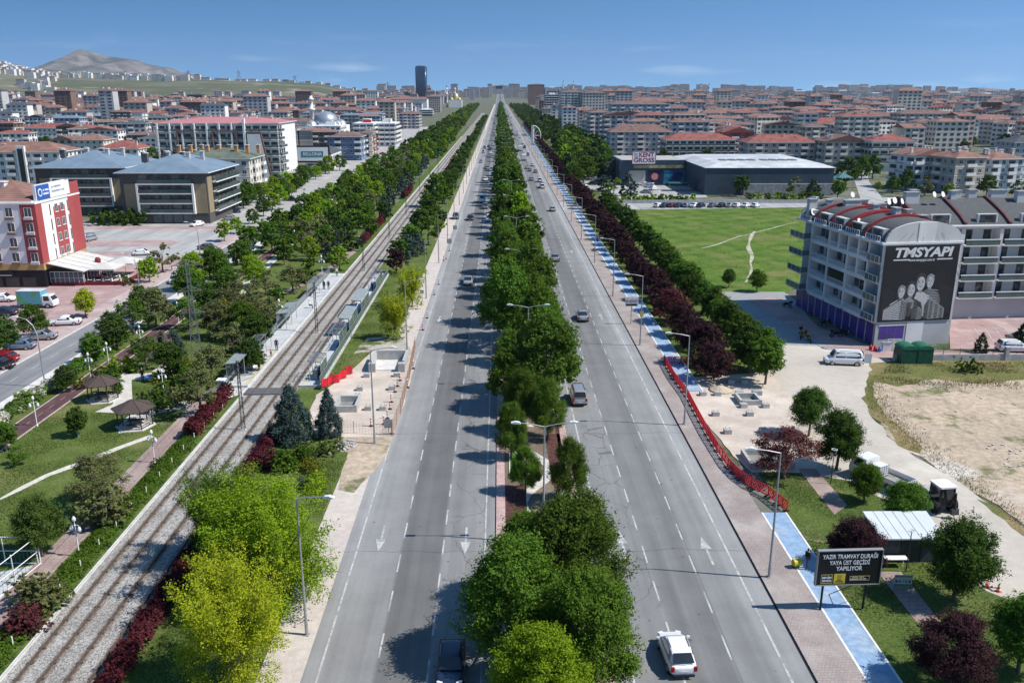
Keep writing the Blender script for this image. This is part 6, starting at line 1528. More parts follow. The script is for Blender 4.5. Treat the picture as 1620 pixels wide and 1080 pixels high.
def window_mesh(w, h):
    k = (w, h)
    if k not in _wm:
        b = MB(); f = .07
        b.box(-w/2, w/2, -.05, .0, 0, f, 1); b.box(-w/2, w/2, -.05, .0, h-f, h, 1); b.box(-w/2, -w/2+f, -.05, .0, f, h-f, 1); b.box(w/2-f, w/2, -.05, .0, f, h-f, 1); b.box(-f*.5, f*.5, -.045, .0, f, h-f, 1)
        b.box(-w/2-.08, w/2+.08, -.13, .0, -.08, -.002, 1); b.face([(-w/2+f,-.022,f),(w/2-f,-.022,f),(w/2-f,-.022,h-f),(-w/2+f,-.022,h-f)], 0)
        _wm[k] = b.mesh('window', [CURT, FRAMEW])
    return _wm[k]
_bm = {}
def balcony_mesh(w, d, kind):
    k = (round(w,1), d, kind)
    if k not in _bm:
        b = MB(); b.box(-w/2, w/2, -d, -.003, -.18, 0, 0)
        if kind == 'solid': b.box(-w/2, w/2, -d, -d+.1, 0, .95, 0); b.box(-w/2, -w/2+.1, -d+.1, -.004, 0, .95, 0); b.box(w/2-.1, w/2, -d+.1, -.004, 0, .95, 0)
        else:
            b.box(-w/2, w/2, -d, -d+.03, .08, .9, 1); b.box(-w/2, -w/2+.03, -d+.03, -.004, .08, .9, 1); b.box(w/2-.03, w/2, -d+.03, -.004, .08, .9, 1); b.box(-w/2, w/2, -d-.02, -d+.04, .9, .96, 2)
        b.face([(-w/2+.25,-.03,.05),(w/2-.25,-.03,.05),(w/2-.25,-.03,2.15),(-w/2+.25,-.03,2.15)], 3)
        _bm[k] = b.mesh('balcony', [TRIMW, CLEARISH, FRAMEW, CURT])
    return _bm[k]
def chimney(parent, x, y, z, m, s=.8, h=1.5):
    b = MB(); b.box(x-s/2, x+s/2, y-s/2, y+s/2, z-.8, z+h, 0); b.box(x-s*.65, x+s*.65, y-s*.65, y+s*.65, z+h, z+h+.14, 1); b.build('chimney', [m, TRIMW], parent)
def hip(b, w, d, z, rise, ov=.7, mi=0, y0=0.0, ridge=None):
    x0, x1, ya, yb = -w/2-ov, w/2+ov, y0-ov, y0+d+ov
    b.box(x0, x1, ya, yb, z, z+.22, mi+1); z += .221; e = min(x1-x0, yb-ya)*.5*(ridge or .92)
    if w >= d: r = [(x0+e, (ya+yb)/2, z+rise), (x1-e, (ya+yb)/2, z+rise)]; f = [(0,1,5,4),(1,2,5),(2,3,4,5),(3,0,4)]
    else: r = [((x0+x1)/2, ya+e, z+rise), ((x0+x1)/2, yb-e, z+rise)]; f = [(0,1,4),(1,2,5,4),(2,3,5),(3,0,4,5)]
    b.add([(x0,ya,z),(x1,ya,z),(x1,yb,z),(x0,yb,z)] + r, f, mi)
def gable(b, w, d, z, rise, ov=.5, mi=0):
    x0, x1 = -w/2-ov, w/2+ov; b.add([(x0,-ov,z),(x1,-ov,z),(x1,d+ov,z),(x0,d+ov,z),(0,-ov,z+rise),(0,d+ov,z+rise)], [(0,4,5,3),(4,1,2,5),(0,1,4),(3,5,2)], mi)
_sm = {}
def block(label, loc, rz, w, d, H, wall, roof, rkind='hip', style='grid', detail=1, group=None, name='apartment_block', cat='apartment block', trim='white', rise=None, sides=(1,-1), chim=3, stone=None):
    floors = max(1, round(H / 2.95)); fh = H / floors
    t = thing(name, label, cat, loc, rz, group); wm = WALL[wall]; rng = random.Random(int(abs(loc[0]*3 + loc[1]*7)))
    b = MB(); b.box(-w/2, w/2, 0, d, 0, H, 0)
    for k in range(1, floors+1 if rkind == 'flat' else floors): 
        if style != 'plain': b.box(-w/2-.06, w/2+.06, -.06, d+.06, fh*k-.12, fh*k+.10, 2)
    faces = [((-w/2, 0), (1, 0), w, 0.0)]
    for s in sides: faces.append(((w/2, 0), (0, 1), d, R(90)) if s > 0 else ((-w/2, d), (0, -1), d, R(-90)))
    wins = []; balcs = []
    for fi, (o, u, L, rot) in enumerate(faces):
        n = max(1, int(L / 3.3)); st = L / n
        for i in range(n):
            c = (i + .5) * st; x, y = o[0] + u[0]*c, o[1] + u[1]*c
            bal = (style == 'balc' and i % 3 == 1) or (style == 'loggia' and i % 2 == 0) or (style == 'rows')
            for k in range(floors):
                if style == 'shop' and k == 0: continue
                if bal and k > 0: balcs.append((x, y, fh*k + .12, rot, st*.92))
                else: wins.append((x, y, fh*k + .95, rot, st))
    if detail:
        b.build('wall', [wm, CURT, WALL[trim]], t)
        wme = window_mesh(1.5, 1.45)
        for x, y, z, rot, st in wins[:100]: put('window', wme, t, (x, y, z), rot)
        for x, y, z, rot, L in balcs[:100]:
            put('balcony', balcony_mesh(L, 1.1, 'solid' if style != 'rows' else 'glass'), t, (x, y, z), rot)
    else:
        for lst, q, hh in ((wins, .55, 1.4), (balcs, .95, 2.1)):
            for x, y, z, rot, st in lst:
                ca, sa = math.cos(rot), math.sin(rot); hw = min(st*q, 2.6)/2 if q < .9 else st*.46; nx, ny = sa*.07, -ca*.07
                z0 = z if q < .9 else z-.02
                b.face([(x-ca*hw+nx, y-sa*hw+ny, z0), (x+ca*hw+nx, y+sa*hw+ny, z0), (x+ca*hw+nx, y+sa*hw+ny, z0+hh), (x-ca*hw+nx, y-sa*hw+ny, z0+hh)], 1)
                if q > .9:
                    cx, cy = x+sa*.5, y-ca*.5; b.cbox((cx, cy, z0+.38), (hw*2, .9, .95), rot, 2)
        b.build('wall', [wm, CURT, WALL[trim]], t)
    b = MB(); rs = rise*.75 if rise is not None else min(w, d)*.13
    if rkind == 'hip': hip(b, w, d, H, rs)
    elif rkind == 'gable': gable(b, w, d, H, rs*1.4)
    else: b.box(-w/2-.15, w/2+.15, -.15, d+.15, H, H+.35, 1); b.box(-w*.15, w*.2, d*.4, d*.7, H+.351, H+2.6, 1)
    r = b.build('roof', [ROOF[roof], TRIMW], t)
    for _ in range(chim + 3 if detail else min(chim, 3)):
        x = rng.uniform(-w*.38, w*.38); y = rng.uniform(d*.3, d*.7); chimney(r, x, y, H + rs*.55, WALL[rng.choice(('white', 'grey', 'cream'))], rng.choice((.7, .9, 1.2)), rng.choice((.8, 1.5, 2.0)))
    return t
OCC = []
def pblock(l, rr_, pyb, pyt, label, wall='white', roof='terra', d=15, rz=0.0, detail=None, **k):
    cx = (l + rr_)/2; A = at(cx, pyb); zt = along(cx, pyt, A.y).z; w = (at(rr_, pyb) - at(l, pyb)).length
    if detail is None: detail = 1 if (rr_ - l) >= 44 else 0
    OCC.append((A.x, A.y + d/2, max(w, d)*.62))
    return block(label, A, rz, w, d, max(3, zt), wall, roof, detail=detail, **k)

# ---------------------------------------------------------------- the grey block with the banner
GW = WALL['grey']; LG = wallmat('pale_grey', (.55,.545,.535)); PURP = mat('purple_panel', (.085,.05,.25), .4, .12, 1); RIB = mat('red_rib', (.27,.035,.035), .7, .12, 1); VAULT = mat('dark_shingle', (.085,.09,.092), .9, .15, 3); WHITEF = wallmat('frame_white', (.68,.675,.66))
G0, FH, NF, EV = 3.4, 2.72, 4, 14.28
t = TB = thing('banner_block', 'grey five storey block with purple shops, vaulted roof and a huge black banner', 'apartment block', (51.6, 113.2, 0), R(7.5)); WT, DT = 11.6, 24.6
b = MB(); b.box(1.3, WT, .02, DT, 0, EV, 0); b.box(0, WT, -.14, .018, G0, EV, 1); b.box(.3, WT, -.12, .016, 0, G0-.002, 0)
b.box(4.9, 7.4, -.17, -.142, 0, 3.5, 2)
for y in (3.1, 8.6, 14.1, 19.6): b.box(0, 1.298, y, y+.45, G0, EV, 2)
for k in range(NF+1): z = G0 + FH*k; b.box(.02, 1.296, .02, 3.098, z-.12, z+.10, 0); [b.box(.02, 1.296, y+.452, y+5.498 if y < 19 else DT-.02, z-.24, z+(.34 if k < NF else .1), 2) for y in (3.1, 8.6, 14.1)]
b.box(-.25, WT+.1, -.3, DT+.2, EV, EV+.28, 2)
b.build('wall', [GW, LG, WHITEF], t)
for k in range(NF):
    z = G0 + FH*k
    for y in (3.55, 9.05, 14.55):
        c = y + 2.52; top = (k == NF-1 and y < 4) 
        if (k, y) == (1, 9.05): MB().box(.15, .2, y+.05, y+5, z+.35, z+FH-.3).build('enclosed_glazing', GLASS, t)
        MB().box(1.27, 1.29, c-1.5+(k % 2)*.6, c+.1+(k % 2)*.6, z+.35, z+2.35).build('balcony_door', CURT, t)
        MB().box(1.27, 1.29, c+.9, c+2.1, z+.9, z+2.2).build('window', CURT, t)
        q = MB(); q.box(.06, .12, y+.02, y+5.03, z+.98, z+1.04)
        for i in range(17): q.box(.07, .11, y+.1+i*.3, y+.16+i*.3, z+.35, z+.978)
        q.build('railing', TRIMW, t)
        if (k >= 2 and y < 4) or (k == 3 and y < 10): MB().box(.03, 1.2, c-.22, c+.22, z+.345, z+FH-.245).build('pier', WHITEF, t)
    for y0, y1, x0 in ((-.0, 3.0, -.35), (20.2, DT, -1.15)):
        q = MB(); q.box(x0, 1.29, y0, y1, z+.102, z+.24); s = q.build('balcony_slab', LG, t)
        q = MB(); q.box(x0-.02, x0+.02, y0+.02, y1, z+.3, z+1.1); q.box(x0+.03, 1.2, y0-.02, y0+.02, z+.3, z+1.1); q.build('balcony_glass', CLEARISH, s)
        q = MB(); q.box(x0-.04, x0+.04, y0-.04, y1+.02, z+1.1, z+1.17); [q.box(x0-.03, x0+.03, y0+i*(y1-y0)/3-.03, y0+i*(y1-y0)/3+.03, z+.24, z+1.1) for i in range(4)]; q.build('balcony_rail', TRIMW, s)
        MB().box(1.27, 1.29, y0+.6, y0+1.9, z+.24, z+2.3).build('balcony_door', CURT, t)
for i in range(11): MB().box(.6, .66, .8+i*2.12, 2.7+i*2.12, .15, 3.0).build('shop_panel', PURP, t)
b = MB(); [b.box(.55, 1.29, .6+i*2.12, .79+i*2.12, 0, G0-.13) for i in range(12)]; b.build('shop_pier', GW, t)
for i in range(3): MB().box(.9+i*1.25, 2.05+i*1.25, -.16, -.125, 1.1, 2.9).build('shop_window', PURP, t)
MB().box(.75, 4.75, -.2, -.122, 2.92, 3.05).build('window_lintel', LG, t)
def arc(w, rise, z, n=18, x0=0.0): return [(x0 + w*(1 - math.cos(math.pi*i/n))/2, z + rise*math.sin(math.pi*i/n)**.85) for i in range(n+1)]
b = MB(); b.extry(arc(WT-.8, 2.7, EV+.281, x0=.5), .3, DT-.2); rf = b.build('roof', VAULT, t)
b = MB(); b.extry(arc(WT-.4, 2.75, EV+.281, x0=.3), -.1, .28, 0); b.build('gable_wall', LG, t); MB().box(4.9, 7.4, -.16, -.102, EV+.285, EV+2.9).build('gable_panel', WHITEF, t)
for y, wd in ((5.0, .35), (9.2, .4), (10.0, .4), (14.5, .35), (19.2, .4), (24.2, .35)):
    A = arc(WT-.2, 3.05, EV+.283, x0=.2); Bq = arc(WT-.9, 2.55, EV+.283, x0=.55); q = MB(); n = len(A)
    q.extry(A + Bq[::-1], y, y+wd); q.build('roof_rib', RIB if y < 24 else GW, rf)
MB().extry(arc(WT-.6, 2.8, EV+.282, x0=.4), 9.62, 9.98).build('red_roof_strip', mat('red_roof_sheet', (.30,.06,.06), .7, .1, 1), rf)
for y in (1.2, 6.5, 11.4, 16.0, 20.8):
    q = MB(); q.box(.55, 2.2, y, y+2.8, EV+.29, EV+1.9); q.build('dormer', GW, rf); MB().box(.50, .545, y+.3, y+2.5, EV+.4, EV+1.7).build('dormer_window', CURT, rf)
    q = MB(); q.box(-.1, .0, y-.4, y+3.2, EV+.95, EV+1.02); [q.box(-.1, 0, y-.4+i*.6, y-.34+i*.6, EV+.28, EV+.95) for i in range(7)]; q.build('terrace_rail', TRIMW, rf)
for x, y, sx, h in ((1.0, 22.5, 1.3, 3.4), (3.6, 22.0, .8, 3.3), (5.5, 18.5, 2.6, 3.6), (6.2, 13.2, .9, 3.6), (5.8, 7.0, .8, 3.9), (6.3, 8.2, .8, 3.8), (8.0, 15.0, 1.8, 3.5), (9.0, 5.5, 1.2, 3.0), (8.6, 20.5, 1.0, 3.4), (9.5, 10, .9, 3.2)):
    q = MB(); q.box(x-sx/2, x+sx/2, y-.45, y+.45, EV+.6, EV+h, 0); q.box(x-sx/2-.12, x+sx/2+.12, y-.57, y+.57, EV+h, EV+h+.12, 1); q.build('chimney', [LG, mat('chimney_cap', (.30,.30,.30), .8, .1, 1)], rf)
def dish(parent, x, y, z, r, az):
    q = MB(); q.tube((0,0,-1.0),(0,0,0),.03,None,5); q.tube((0,0,0),(0,-.06,.03),r*.4,r,14); q.tube((0,-.06,.03),(0,-.09,.04),r,r*.98,14); q.build('satellite_dish', TRIMW, parent, loc=(x,y,z), rz=az)
for x, y, z, r, az in ((.5, 21, EV+1.6, .55, .4), (1.4, 9, EV+1.8, .5, .5), (7.5, 12, EV+4.2, .5, .5), (8.6, 12.3, EV+4.3, .5, .4), (9.6, 12.0, EV+4.2, .45, .6), (6.8, 21, EV+4.2, .45, .3)): dish(rf, x, y, z, r, az)
# the banner: printed cloth
bn = thing('advertising_banner', 'huge black advertising banner with white lettering and a family picture hung on the grey block', 'banner', TB.location, R(7.5))
X0, X1, Z0, Z1 = .35, 11.2, 3.55, 14.1; BC = mat('banner_cloth', (.018,.018,.020), .6, .15, .6)
MB().box(X0, X1, -.26, -.19, Z0, Z1).build('cloth', BC, bn)
SW = mat('banner_white', (.66,.66,.66), .6, .03, 1); LGY = mat('print_light', (.50,.50,.50), .7, .12, 3); MGY = mat('print_mid', (.26,.26,.26), .7, .15, 3); DGY = mat('print_dark', (.05,.05,.05), .7, .2, 3); XDK = mat('print_shadow', (.034,.034,.036), .7, .2, 3)
text('TMSYAPI', 1.75, bn, ((X0+X1)/2+.05, -.275, Z1-.98), SW, bold=.07, width=8.6, shear=.18)
text('www.tmsyapi.com.tr', .5, bn, ((X0+X1)/2, -.275, Z1-1.98), SW, bold=.01, width=3.9)
MB().box(1.6, 4.0, -.272, -.262, Z1-2.0, Z1-1.83).build('printed_bar', SW, bn); MB().box(8.0, 10.3, -.272, -.262, Z1-2.0, Z1-1.83).build('printed_bar', SW, bn)
PW = (X1-X0)
def pr(u, v): return X0 + u*PW, Z0 + v*(Z1-Z0)
def poly(b, pts, k, mi): b.face([(*[pr(*p)][0][:1], -.262 - .003*k, pr(*p)[1]) for p in pts], mi)
def ellipse(b, u, v, ru, rv, k, mi, a0=0, a1=6.2832, n=22): poly(b, [(u+ru*math.cos(a0+(a1-a0)*i/n), v+rv*math.sin(a0+(a1-a0)*i/n)) for i in range(n)], k, mi)
b = MB()
for k in range(9):                                                   # faint rings and ghost towers of the print
    for i in range(24):
        a, c = math.pi*.1+math.pi*.8*i/24, math.pi*.1+math.pi*.8*(i+1)/24; r = .2+.055*k
        poly(b, [(.5+r*math.cos(a), .35+r*math.sin(a)), (.5+r*math.cos(c), .35+r*math.sin(c)), (.5+(r+.004)*math.cos(c), .35+(r+.004)*math.sin(c)), (.5+(r+.004)*math.cos(a), .35+(r+.004)*math.sin(a))], 0, 4)
for u0, u1, v1 in ((.03,.2,.46),(.8,.97,.5)):
    for j in range(12): poly(b, [(u0, .1+(v1-.1)*j/12), (u1, .1+(v1-.1)*j/12*.9), (u1, .1+(v1-.1)*(j+.5)/12*.9), (u0, .1+(v1-.1)*(j+.5)/12)], 0, 4)
def figure(u, v, s, hair, female, body, lean=0.0):
    s *= 1.28
    kz = 2 if female or body == 0 else 1.2
    poly(b, [(u-.13*s+lean, .06), (u+.13*s+lean, .06), (u+.155*s, v-.22*s), (u+.13*s, v-.15*s), (u+.03*s, v-.092*s), (u-.03*s, v-.092*s), (u-.13*s, v-.15*s), (u-.155*s, v-.22*s)], kz, body)
    if female: ellipse(b, u, v-.02*s, .062*s, .115*s, 3, 3); 
    ellipse(b, u, v+.018*s, .050*s, .076*s, 4, hair); ellipse(b, u, v-.010*s, .041*s, .066*s, 5, 0); ellipse(b, u-.016*s, v-.012*s, .026*s, .056*s, 5.3, 1, 1.9, 4.4, 12); ellipse(b, u+.004*s, v+.058*s, .046*s, .028*s, 5.6, hair, 0, 3.1416, 12)
    poly(b, [(u-.022*s, v-.09*s), (u+.022*s, v-.09*s), (u+.02*s, v-.055*s), (u-.02*s, v-.055*s)], 4, 1)
    for q in (-.016, .016): ellipse(b, u+q*s, v+.004*s, .007*s, .006*s, 6, 3); poly(b, [(u+(q-.01)*s, v+.018*s), (u+(q+.01)*s, v+.018*s), (u+(q+.01)*s, v+.022*s), (u+(q-.01)*s, v+.022*s)], 6, 3)
    poly(b, [(u-.004*s, v-.02*s), (u+.006*s, v-.02*s), (u+.002*s, v)], 6, 1); ellipse(b, u, v-.036*s, .017*s, .008*s, 6, 2); ellipse(b, u, v-.035*s, .013*s, .005*s, 7, 0)
figure(.655, .525, .86, 1, False, 2, .02); figure(.53, .515, 1.08, 3, False, 0, .01); figure(.28, .395, .80, 1, True, 0); figure(.41, .43, .95, 3, True, 3)
for j in range(5): poly(b, [(.64, .43-.035*j), (.78, .41-.035*j), (.785, .395-.035*j), (.64, .415-.035*j)], 3, 1)
poly(b, [(.34,.30),(.40,.33),(.47,.27),(.46,.17),(.43,.17),(.44,.25),(.36,.26)], 6, 1)
def ptower(u0, um, u1, va, vm, vb, w):
    poly(b, [(u0, .03), (um, .02), (um, vm), (u0, va)], 7, 2); poly(b, [(um, .02), (u1, .03), (u1, vb), (um, vm)], 7, 1)
    for j in range(9):
        f0, f1 = (j+.25)/10, (j+.8)/10
        poly(b, [(u0, .03+(va-.03)*f0), (um-.01, .02+(vm-.02)*f0), (um-.01, .02+(vm-.02)*f1), (u0, .03+(va-.03)*f1)], 8, 0 if w else 3)
        for i in range(3): g0, g1 = (i+.15)/3, (i+.75)/3; poly(b, [(um+(u1-um)*g0, .03+(vm+(vb-vm)*g0-.03)*f0), (um+(u1-um)*g1, .03+(vm+(vb-vm)*g1-.03)*f0), (um+(u1-um)*g1, .03+(vm+(vb-vm)*g1-.03)*f1), (um+(u1-um)*g0, .03+(vm+(vb-vm)*g0-.03)*f1)], 8, 3)
ptower(.06, .30, .37, .17, .32, .26, True); ptower(.62, .68, .90, .22, .31, .16, False); ptower(.45, .53, .60, .12, .2, .15, False)
b.build('printed_picture', [LGY, MGY, mat('print_grey', (.14,.14,.14), .7, .15, 3), DGY, XDK], bn)
b = MB()
for x in (1.5, 3.0, 5.6, 8.4, 10.0): b.tube((x,-.24,Z1),(x+(5.8-x)*.4,-.12,EV+1.5),.012,None,3)
b.build('rope', DARKM, bn)
# ---------------------------------------------------------------- its neighbour wing
t = thing('wing_block', 'pale grey block with white railed balconies behind the bannered one', 'apartment block', (63.6, 127.0, 0), R(4)); WW, DW = 23, 15
b = MB(); b.box(0, WW, 1.4, DW, 0, EV, 0); b.box(-.2, WW-3, .6, 1.398, 0, G0, 1)
for x in (5.2, 6.3, 12.4, 18.6): b.box(x, x+.55, .0, 1.398, G0, EV, 2)
for k in range(NF+1): b.box(-.1, WW+.1, .3, 1.397, G0+FH*k-.14, G0+FH*k+.12, 2)
b.box(-.4, WW+.4, -.2, DW+.3, EV+.121, EV+.35, 1); b.build('wall', [LG, GW, WHITEF], t)
for k in range(NF):
    z = G0+FH*k
    for xa, xb in ((.3, 5.1), (6.9, 12.3), (13.0, 18.5), (19.2, 22.9)):
        MB().box(xa+.5, xa+1.9, 1.36, 1.39, z+.15, z+2.3).build('balcony_door', CURT, t); MB().box(xb-1.7, xb-.5, 1.36, 1.39, z+.15, z+2.3).build('balcony_door', CURT, t)
        q = MB(); q.box(xa-.1, xb+.1, -.5, .298, z+.0, z+.16); s = q.build('balcony_slab', WHITEF, t); MB().box(xa, xb, -.49, -.46, z+.2, z+.95).build('balcony_glass', CLEARISH, s); q = MB(); q.box(xa-.1, xb+.1, -.54, -.44, z+.95, z+1.1); q.build('balcony_rail', TRIMW, s)
prof = [(1.2, EV+.36)] + [(1.2+7*math.sin(a), EV+.36+3.1*(1-math.cos(a))*0+3.2*math.sin(a)**.8) for a in [math.pi/2*i/8 for i in range(1, 9)]] + [(DW, EV+1.2), (DW, EV+.36)]
b = MB(); b.extr(prof, .3, WW-.3); rf = b.build('roof', VAULT, t)
for x in (.0, 7.2, 14.4, 21.6): q = MB(); q.extr([(p[0]-.1 if i == 0 else p[0], p[1]+.35) for i, p in enumerate(prof[:-1])] + [(DW, EV+.36), (1.1, EV+.36)], x, x+.4); q.build('roof_rib', mat('dark_rib', (.10,.03,.035), .7, .1, 1), rf)
for x, y, sx in ((1.5, 7, 2.2), (3.5, 10, 1.2), (9.0, 8.2, 1.0), (10.2, 9, 1.0), (13, 9.6, 1.4), (17, 9, 2.6), (20, 7, 2.4)): q = MB(); q.box(x-sx/2, x+sx/2, y-.5, y+.5, EV+1, EV+4.6, 0); q.box(x-sx/2-.12, x+sx/2+.12, y-.62, y+.62, EV+4.6, EV+4.75, 1); q.build('chimney', [LG, mat('chimney_cap')], rf)
for x in (2.0, 9.5, 16.5): q = MB(); q.box(x, x+3.2, 1.6, 2.2, EV+.36, EV+1.9); q.build('dormer', LG, rf); MB().box(x+.3, x+2.9, 1.54, 1.595, EV+.5, EV+1.8).build('dormer_window', CURT, rf)
for x in (4.6, 6.0): dish(rf, x, 6, EV+4.4, .45, .5)
OCC.append((58, 125, 20)); OCC.append((75, 135, 20))

# ---------------------------------------------------------------- the hotel on the plaza
t = thing('hotel', 'white and red five storey hotel with ochre base on the pink plaza', 'hotel', (-82.2, 152.6, 0)); HW, HD, HH = 34, 16.5, 15.0; OCH = wallmat('ochre', (.42,.27,.11)); REDW = wallmat('brick_red', (.33,.065,.065))
b = MB(); b.box(-HW, 0, 0, HD, 3.2, HH, 0); b.box(-HW+.05, -.05, .05, HD-.05, 0, 3.2, 3); b.box(-HW-.02, .04, -.04, HD+.02, 3.19, 4.4, 2)
b.box(-2.7, .06, -.06, -.002, 4.402, HH, 1); b.box(.002, .06, -.002, 2.2, 4.402, HH, 1); b.box(.002, .08, HD-4.6, HD+.02, 4.402, HH+2.6, 1); b.box(.002, .05, 6.2, 10.4, 4.9, HH-1.2, 1)
b.box(-HW-.15, .15, -.15, HD+.15, HH, HH+.3, 0); b.box(-.5, .0, 1.0, HD-4.602, HH+.301, HH+3.2, 0); b.build('wall', [WALL['white'], REDW, OCH, BLACK], t)
for k in range(4):
    z = 4.75 + 2.68*k
    for x in (-1.35, -4.7, -7.9, -11.1, -14.3, -17.5, -20.7, -23.9, -27.1, -30.3):
        o = put('window', window_mesh(1.3, 1.6), t, (x, -.06 if x > -2 else 0, z)); MB().box(-.75,.75,-.35,-.02,-.5,-.09).build('window_box', WALL['brown'] if x < -2 else WALL['grey'], o)
    for y in (7.2, 9.3): o = put('window', window_mesh(1.1, 1.5), t, (.05, y, z), R(90))
    for y in (5.0, 11.6): MB().box(.003,.04,y-.15,y+.15,z-.4,z+1.6).build('slit_window', GLASS, t)
b = MB(); hip(b, HW-.8, HD-.8, HH+.301, 3.0, .2, 0, .4); rf = b.build('roof', [ROOF['terra'], TRIMW], t, False, (-HW/2-.4, 0, 0))
for x in (-14, -10, -7, 2, 6, 9): chimney(rf, x, 6+(x % 3), HH+1.9, WALL['white'], 1.2, 1.4)
SB = mat('sign_blue', (.03,.10,.36), .5, .05, 1)
MB().box(.05,.12,1.2,5.6,HH+.5,HH+3.1).build('sign_panel', SB, t); MB().box(.05,.12,5.602,13.0,HH+.5,HH+3.1).build('sign_panel', TRIMW, t)
b = MB(); b.wheel((.13, 2.3, HH+1.8), .7, .03, 'x', 18); b.build('sign_emblem', SIGNW, t); MB().wheel((.15, 2.3, HH+1.8), .5, .03, 'x', 18).build('sign_emblem', SB, t)
b = MB()                                                             # lettering too small to read
for y0, ws, z, mi in ((3.35, (.5, 1.3), HH+2.1, 0), (3.35, (1.9,), HH+1.45, 0), (6.4, (.6, 2.6), HH+2.35, 1), (6.4, (3.0, .4, .8), HH+1.55, 1)):
    y = y0
    for w in ws:
        k = max(2, int(w/.26))
        for q in range(k): b.box(.125, .135, y+w*q/k, y+w*(q+.72)/k, z-.16, z+.16, mi)
        y += w+.25
b.build('lettering', [SIGNW, mat('sign_grey_text', (.2,.22,.25), .6, .05, 1)], t)
MB().box(-13,-5.5,-.2,-.05,2.0,3.1).build('shop_sign', BLACK, t); text('HC', .8, t, (-11.2,-.215,2.6), SIGNW, bold=.02); outline_b = MB().box(-9.8,-5.9,-.215,-.202,2.25,2.33).build('sign_line', SIGNW, t)
for x in (-12, -9, -6, -3): MB().box(x-1.2,x+1.2,-.02,.045,.2,1.9).build('shop_window', GLASS, t)
OCC.append((-100, 161, 24))
t = thing('terrace', 'glazed restaurant terrace under a white sloping awning at the hotel side', 'terrace', (-82.1, 154, 0)); b = MB(); 
for k in range(8): b.box(.0+k*.85,.06+k*.85,-.05,.05,.6,2.6)
b.box(0,6,-.06,.06,2.55,2.65); b.box(0,6,-.06,.06,1.4,1.46); b.box(5.94,6.06,.06,12,2.55,2.65)
for k in range(10): b.box(5.95,6.05,.3+k*1.3,.38+k*1.3,.6,2.55)
b.build('glazing_frame', TRIMW, t); MB().box(.1,6.1,-.12,12,0,.6).build('base_wall', mat('dark_red_paint', (.18,.02,.03), .6, .1, 2), t); MB().box(.08,5.9,.0,.03,.62,2.54).build('glass', GLASSB, t)
b = MB(); b.add([(.05,-.8,4.2),(6.6,-.9,2.7),(6.6,12.4,2.7),(.05,12.4,4.2),(.05,-.8,4.3),(6.6,-.9,2.8),(6.6,12.4,2.8),(.05,12.4,4.3)], [(3,2,1,0),(4,5,6,7),(0,1,5,4),(1,2,6,5),(2,3,7,6),(3,0,4,7)])
for k in range(6): b.tube((.05,-.8+k*2.6,4.33),(6.6,-.9+k*2.6,2.83),.05,None,4)
b.build('awning', mat('awning_cream', (.50,.49,.46), .8, .06, .8), t)
for k, (x, y) in enumerate(((-73.6, 158.0), (-72.5, 163.5))):
    t = thing('parasol', 'large cream square parasol over the restaurant tables, ' + ('nearer' if k == 0 else 'farther') + ' of two', 'parasol', (x, y, 0)); MB().tube((0,0,0),(0,0,3.6),.05,None,6).build('pole', TRIMW, t); b = MB(); b.prism([(-2.6,-2.6),(2.6,-2.6),(2.6,2.6),(-2.6,2.6)], 2.75, 3.6, 0, [(-.1,-.1),(.1,-.1),(.1,.1),(-.1,.1)]); b.prism([(-2.6,-2.6),(2.6,-2.6),(2.6,2.6),(-2.6,2.6)], 2.5, 2.748); b.build('canopy', mat('awning_cream'), t)
t = thing('parasol', 'closed dark red parasol top beside the cream parasols', 'parasol', (-76.4, 161, 0)); MB().tube((0,0,0),(0,0,3.9),.05,None,6).build('pole', TRIMW, t); MB().lathe([(.05,2.4),(.5,2.9),(.55,3.6),(.3,3.95),(0,4.0)], 10).build('canopy', mat('dark_red_paint'), t)
t = thing('planter_fence', 'dark red low fence round the restaurant tables', 'fence', (-76.8, 154.2, 0)); b = MB(); b.box(0,7.5,-.1,.1,0,.75); b.box(7.5,7.7,-.1,9,0,.75); b.build('panel', mat('dark_red_paint'), t); 
for k in range(10):
    x, y = -75.8+(k % 4)*1.6, 155.8+(k//4)*3.2
    t = thing('cafe_table', f'white cafe table under the cream parasols, {nth(k+1)} from the terrace front', 'table', (x, y, 0), 0, 'cafe tables of the restaurant'); MB().cbox((0,0,.74),(.8,.8,.04)).build('table_top', TRIMW, t); MB().tube((0,0,0),(0,0,.72),.05,None,6).build('leg', DARKM, t)
    for s in (-1, 1):
        c = thing('cafe_chair', f'white chair at the {nth(k+1)} cafe table of the restaurant', 'chair', (x+s*.65, y, 0), s*math.pi/2, 'cafe chairs of the restaurant'); MB().cbox((0,0,.45),(.42,.42,.05)).build('seat', TRIMW, c); MB().cbox((0,-.2,.72),(.42,.05,.5)).build('backrest', TRIMW, c); q = MB(); [q.tube((a,e,0),(a,e,.43),.02,None,4) for a in (-.17,.17) for e in (-.17,.17)]; q.build('leg_frame', DARKM, c)

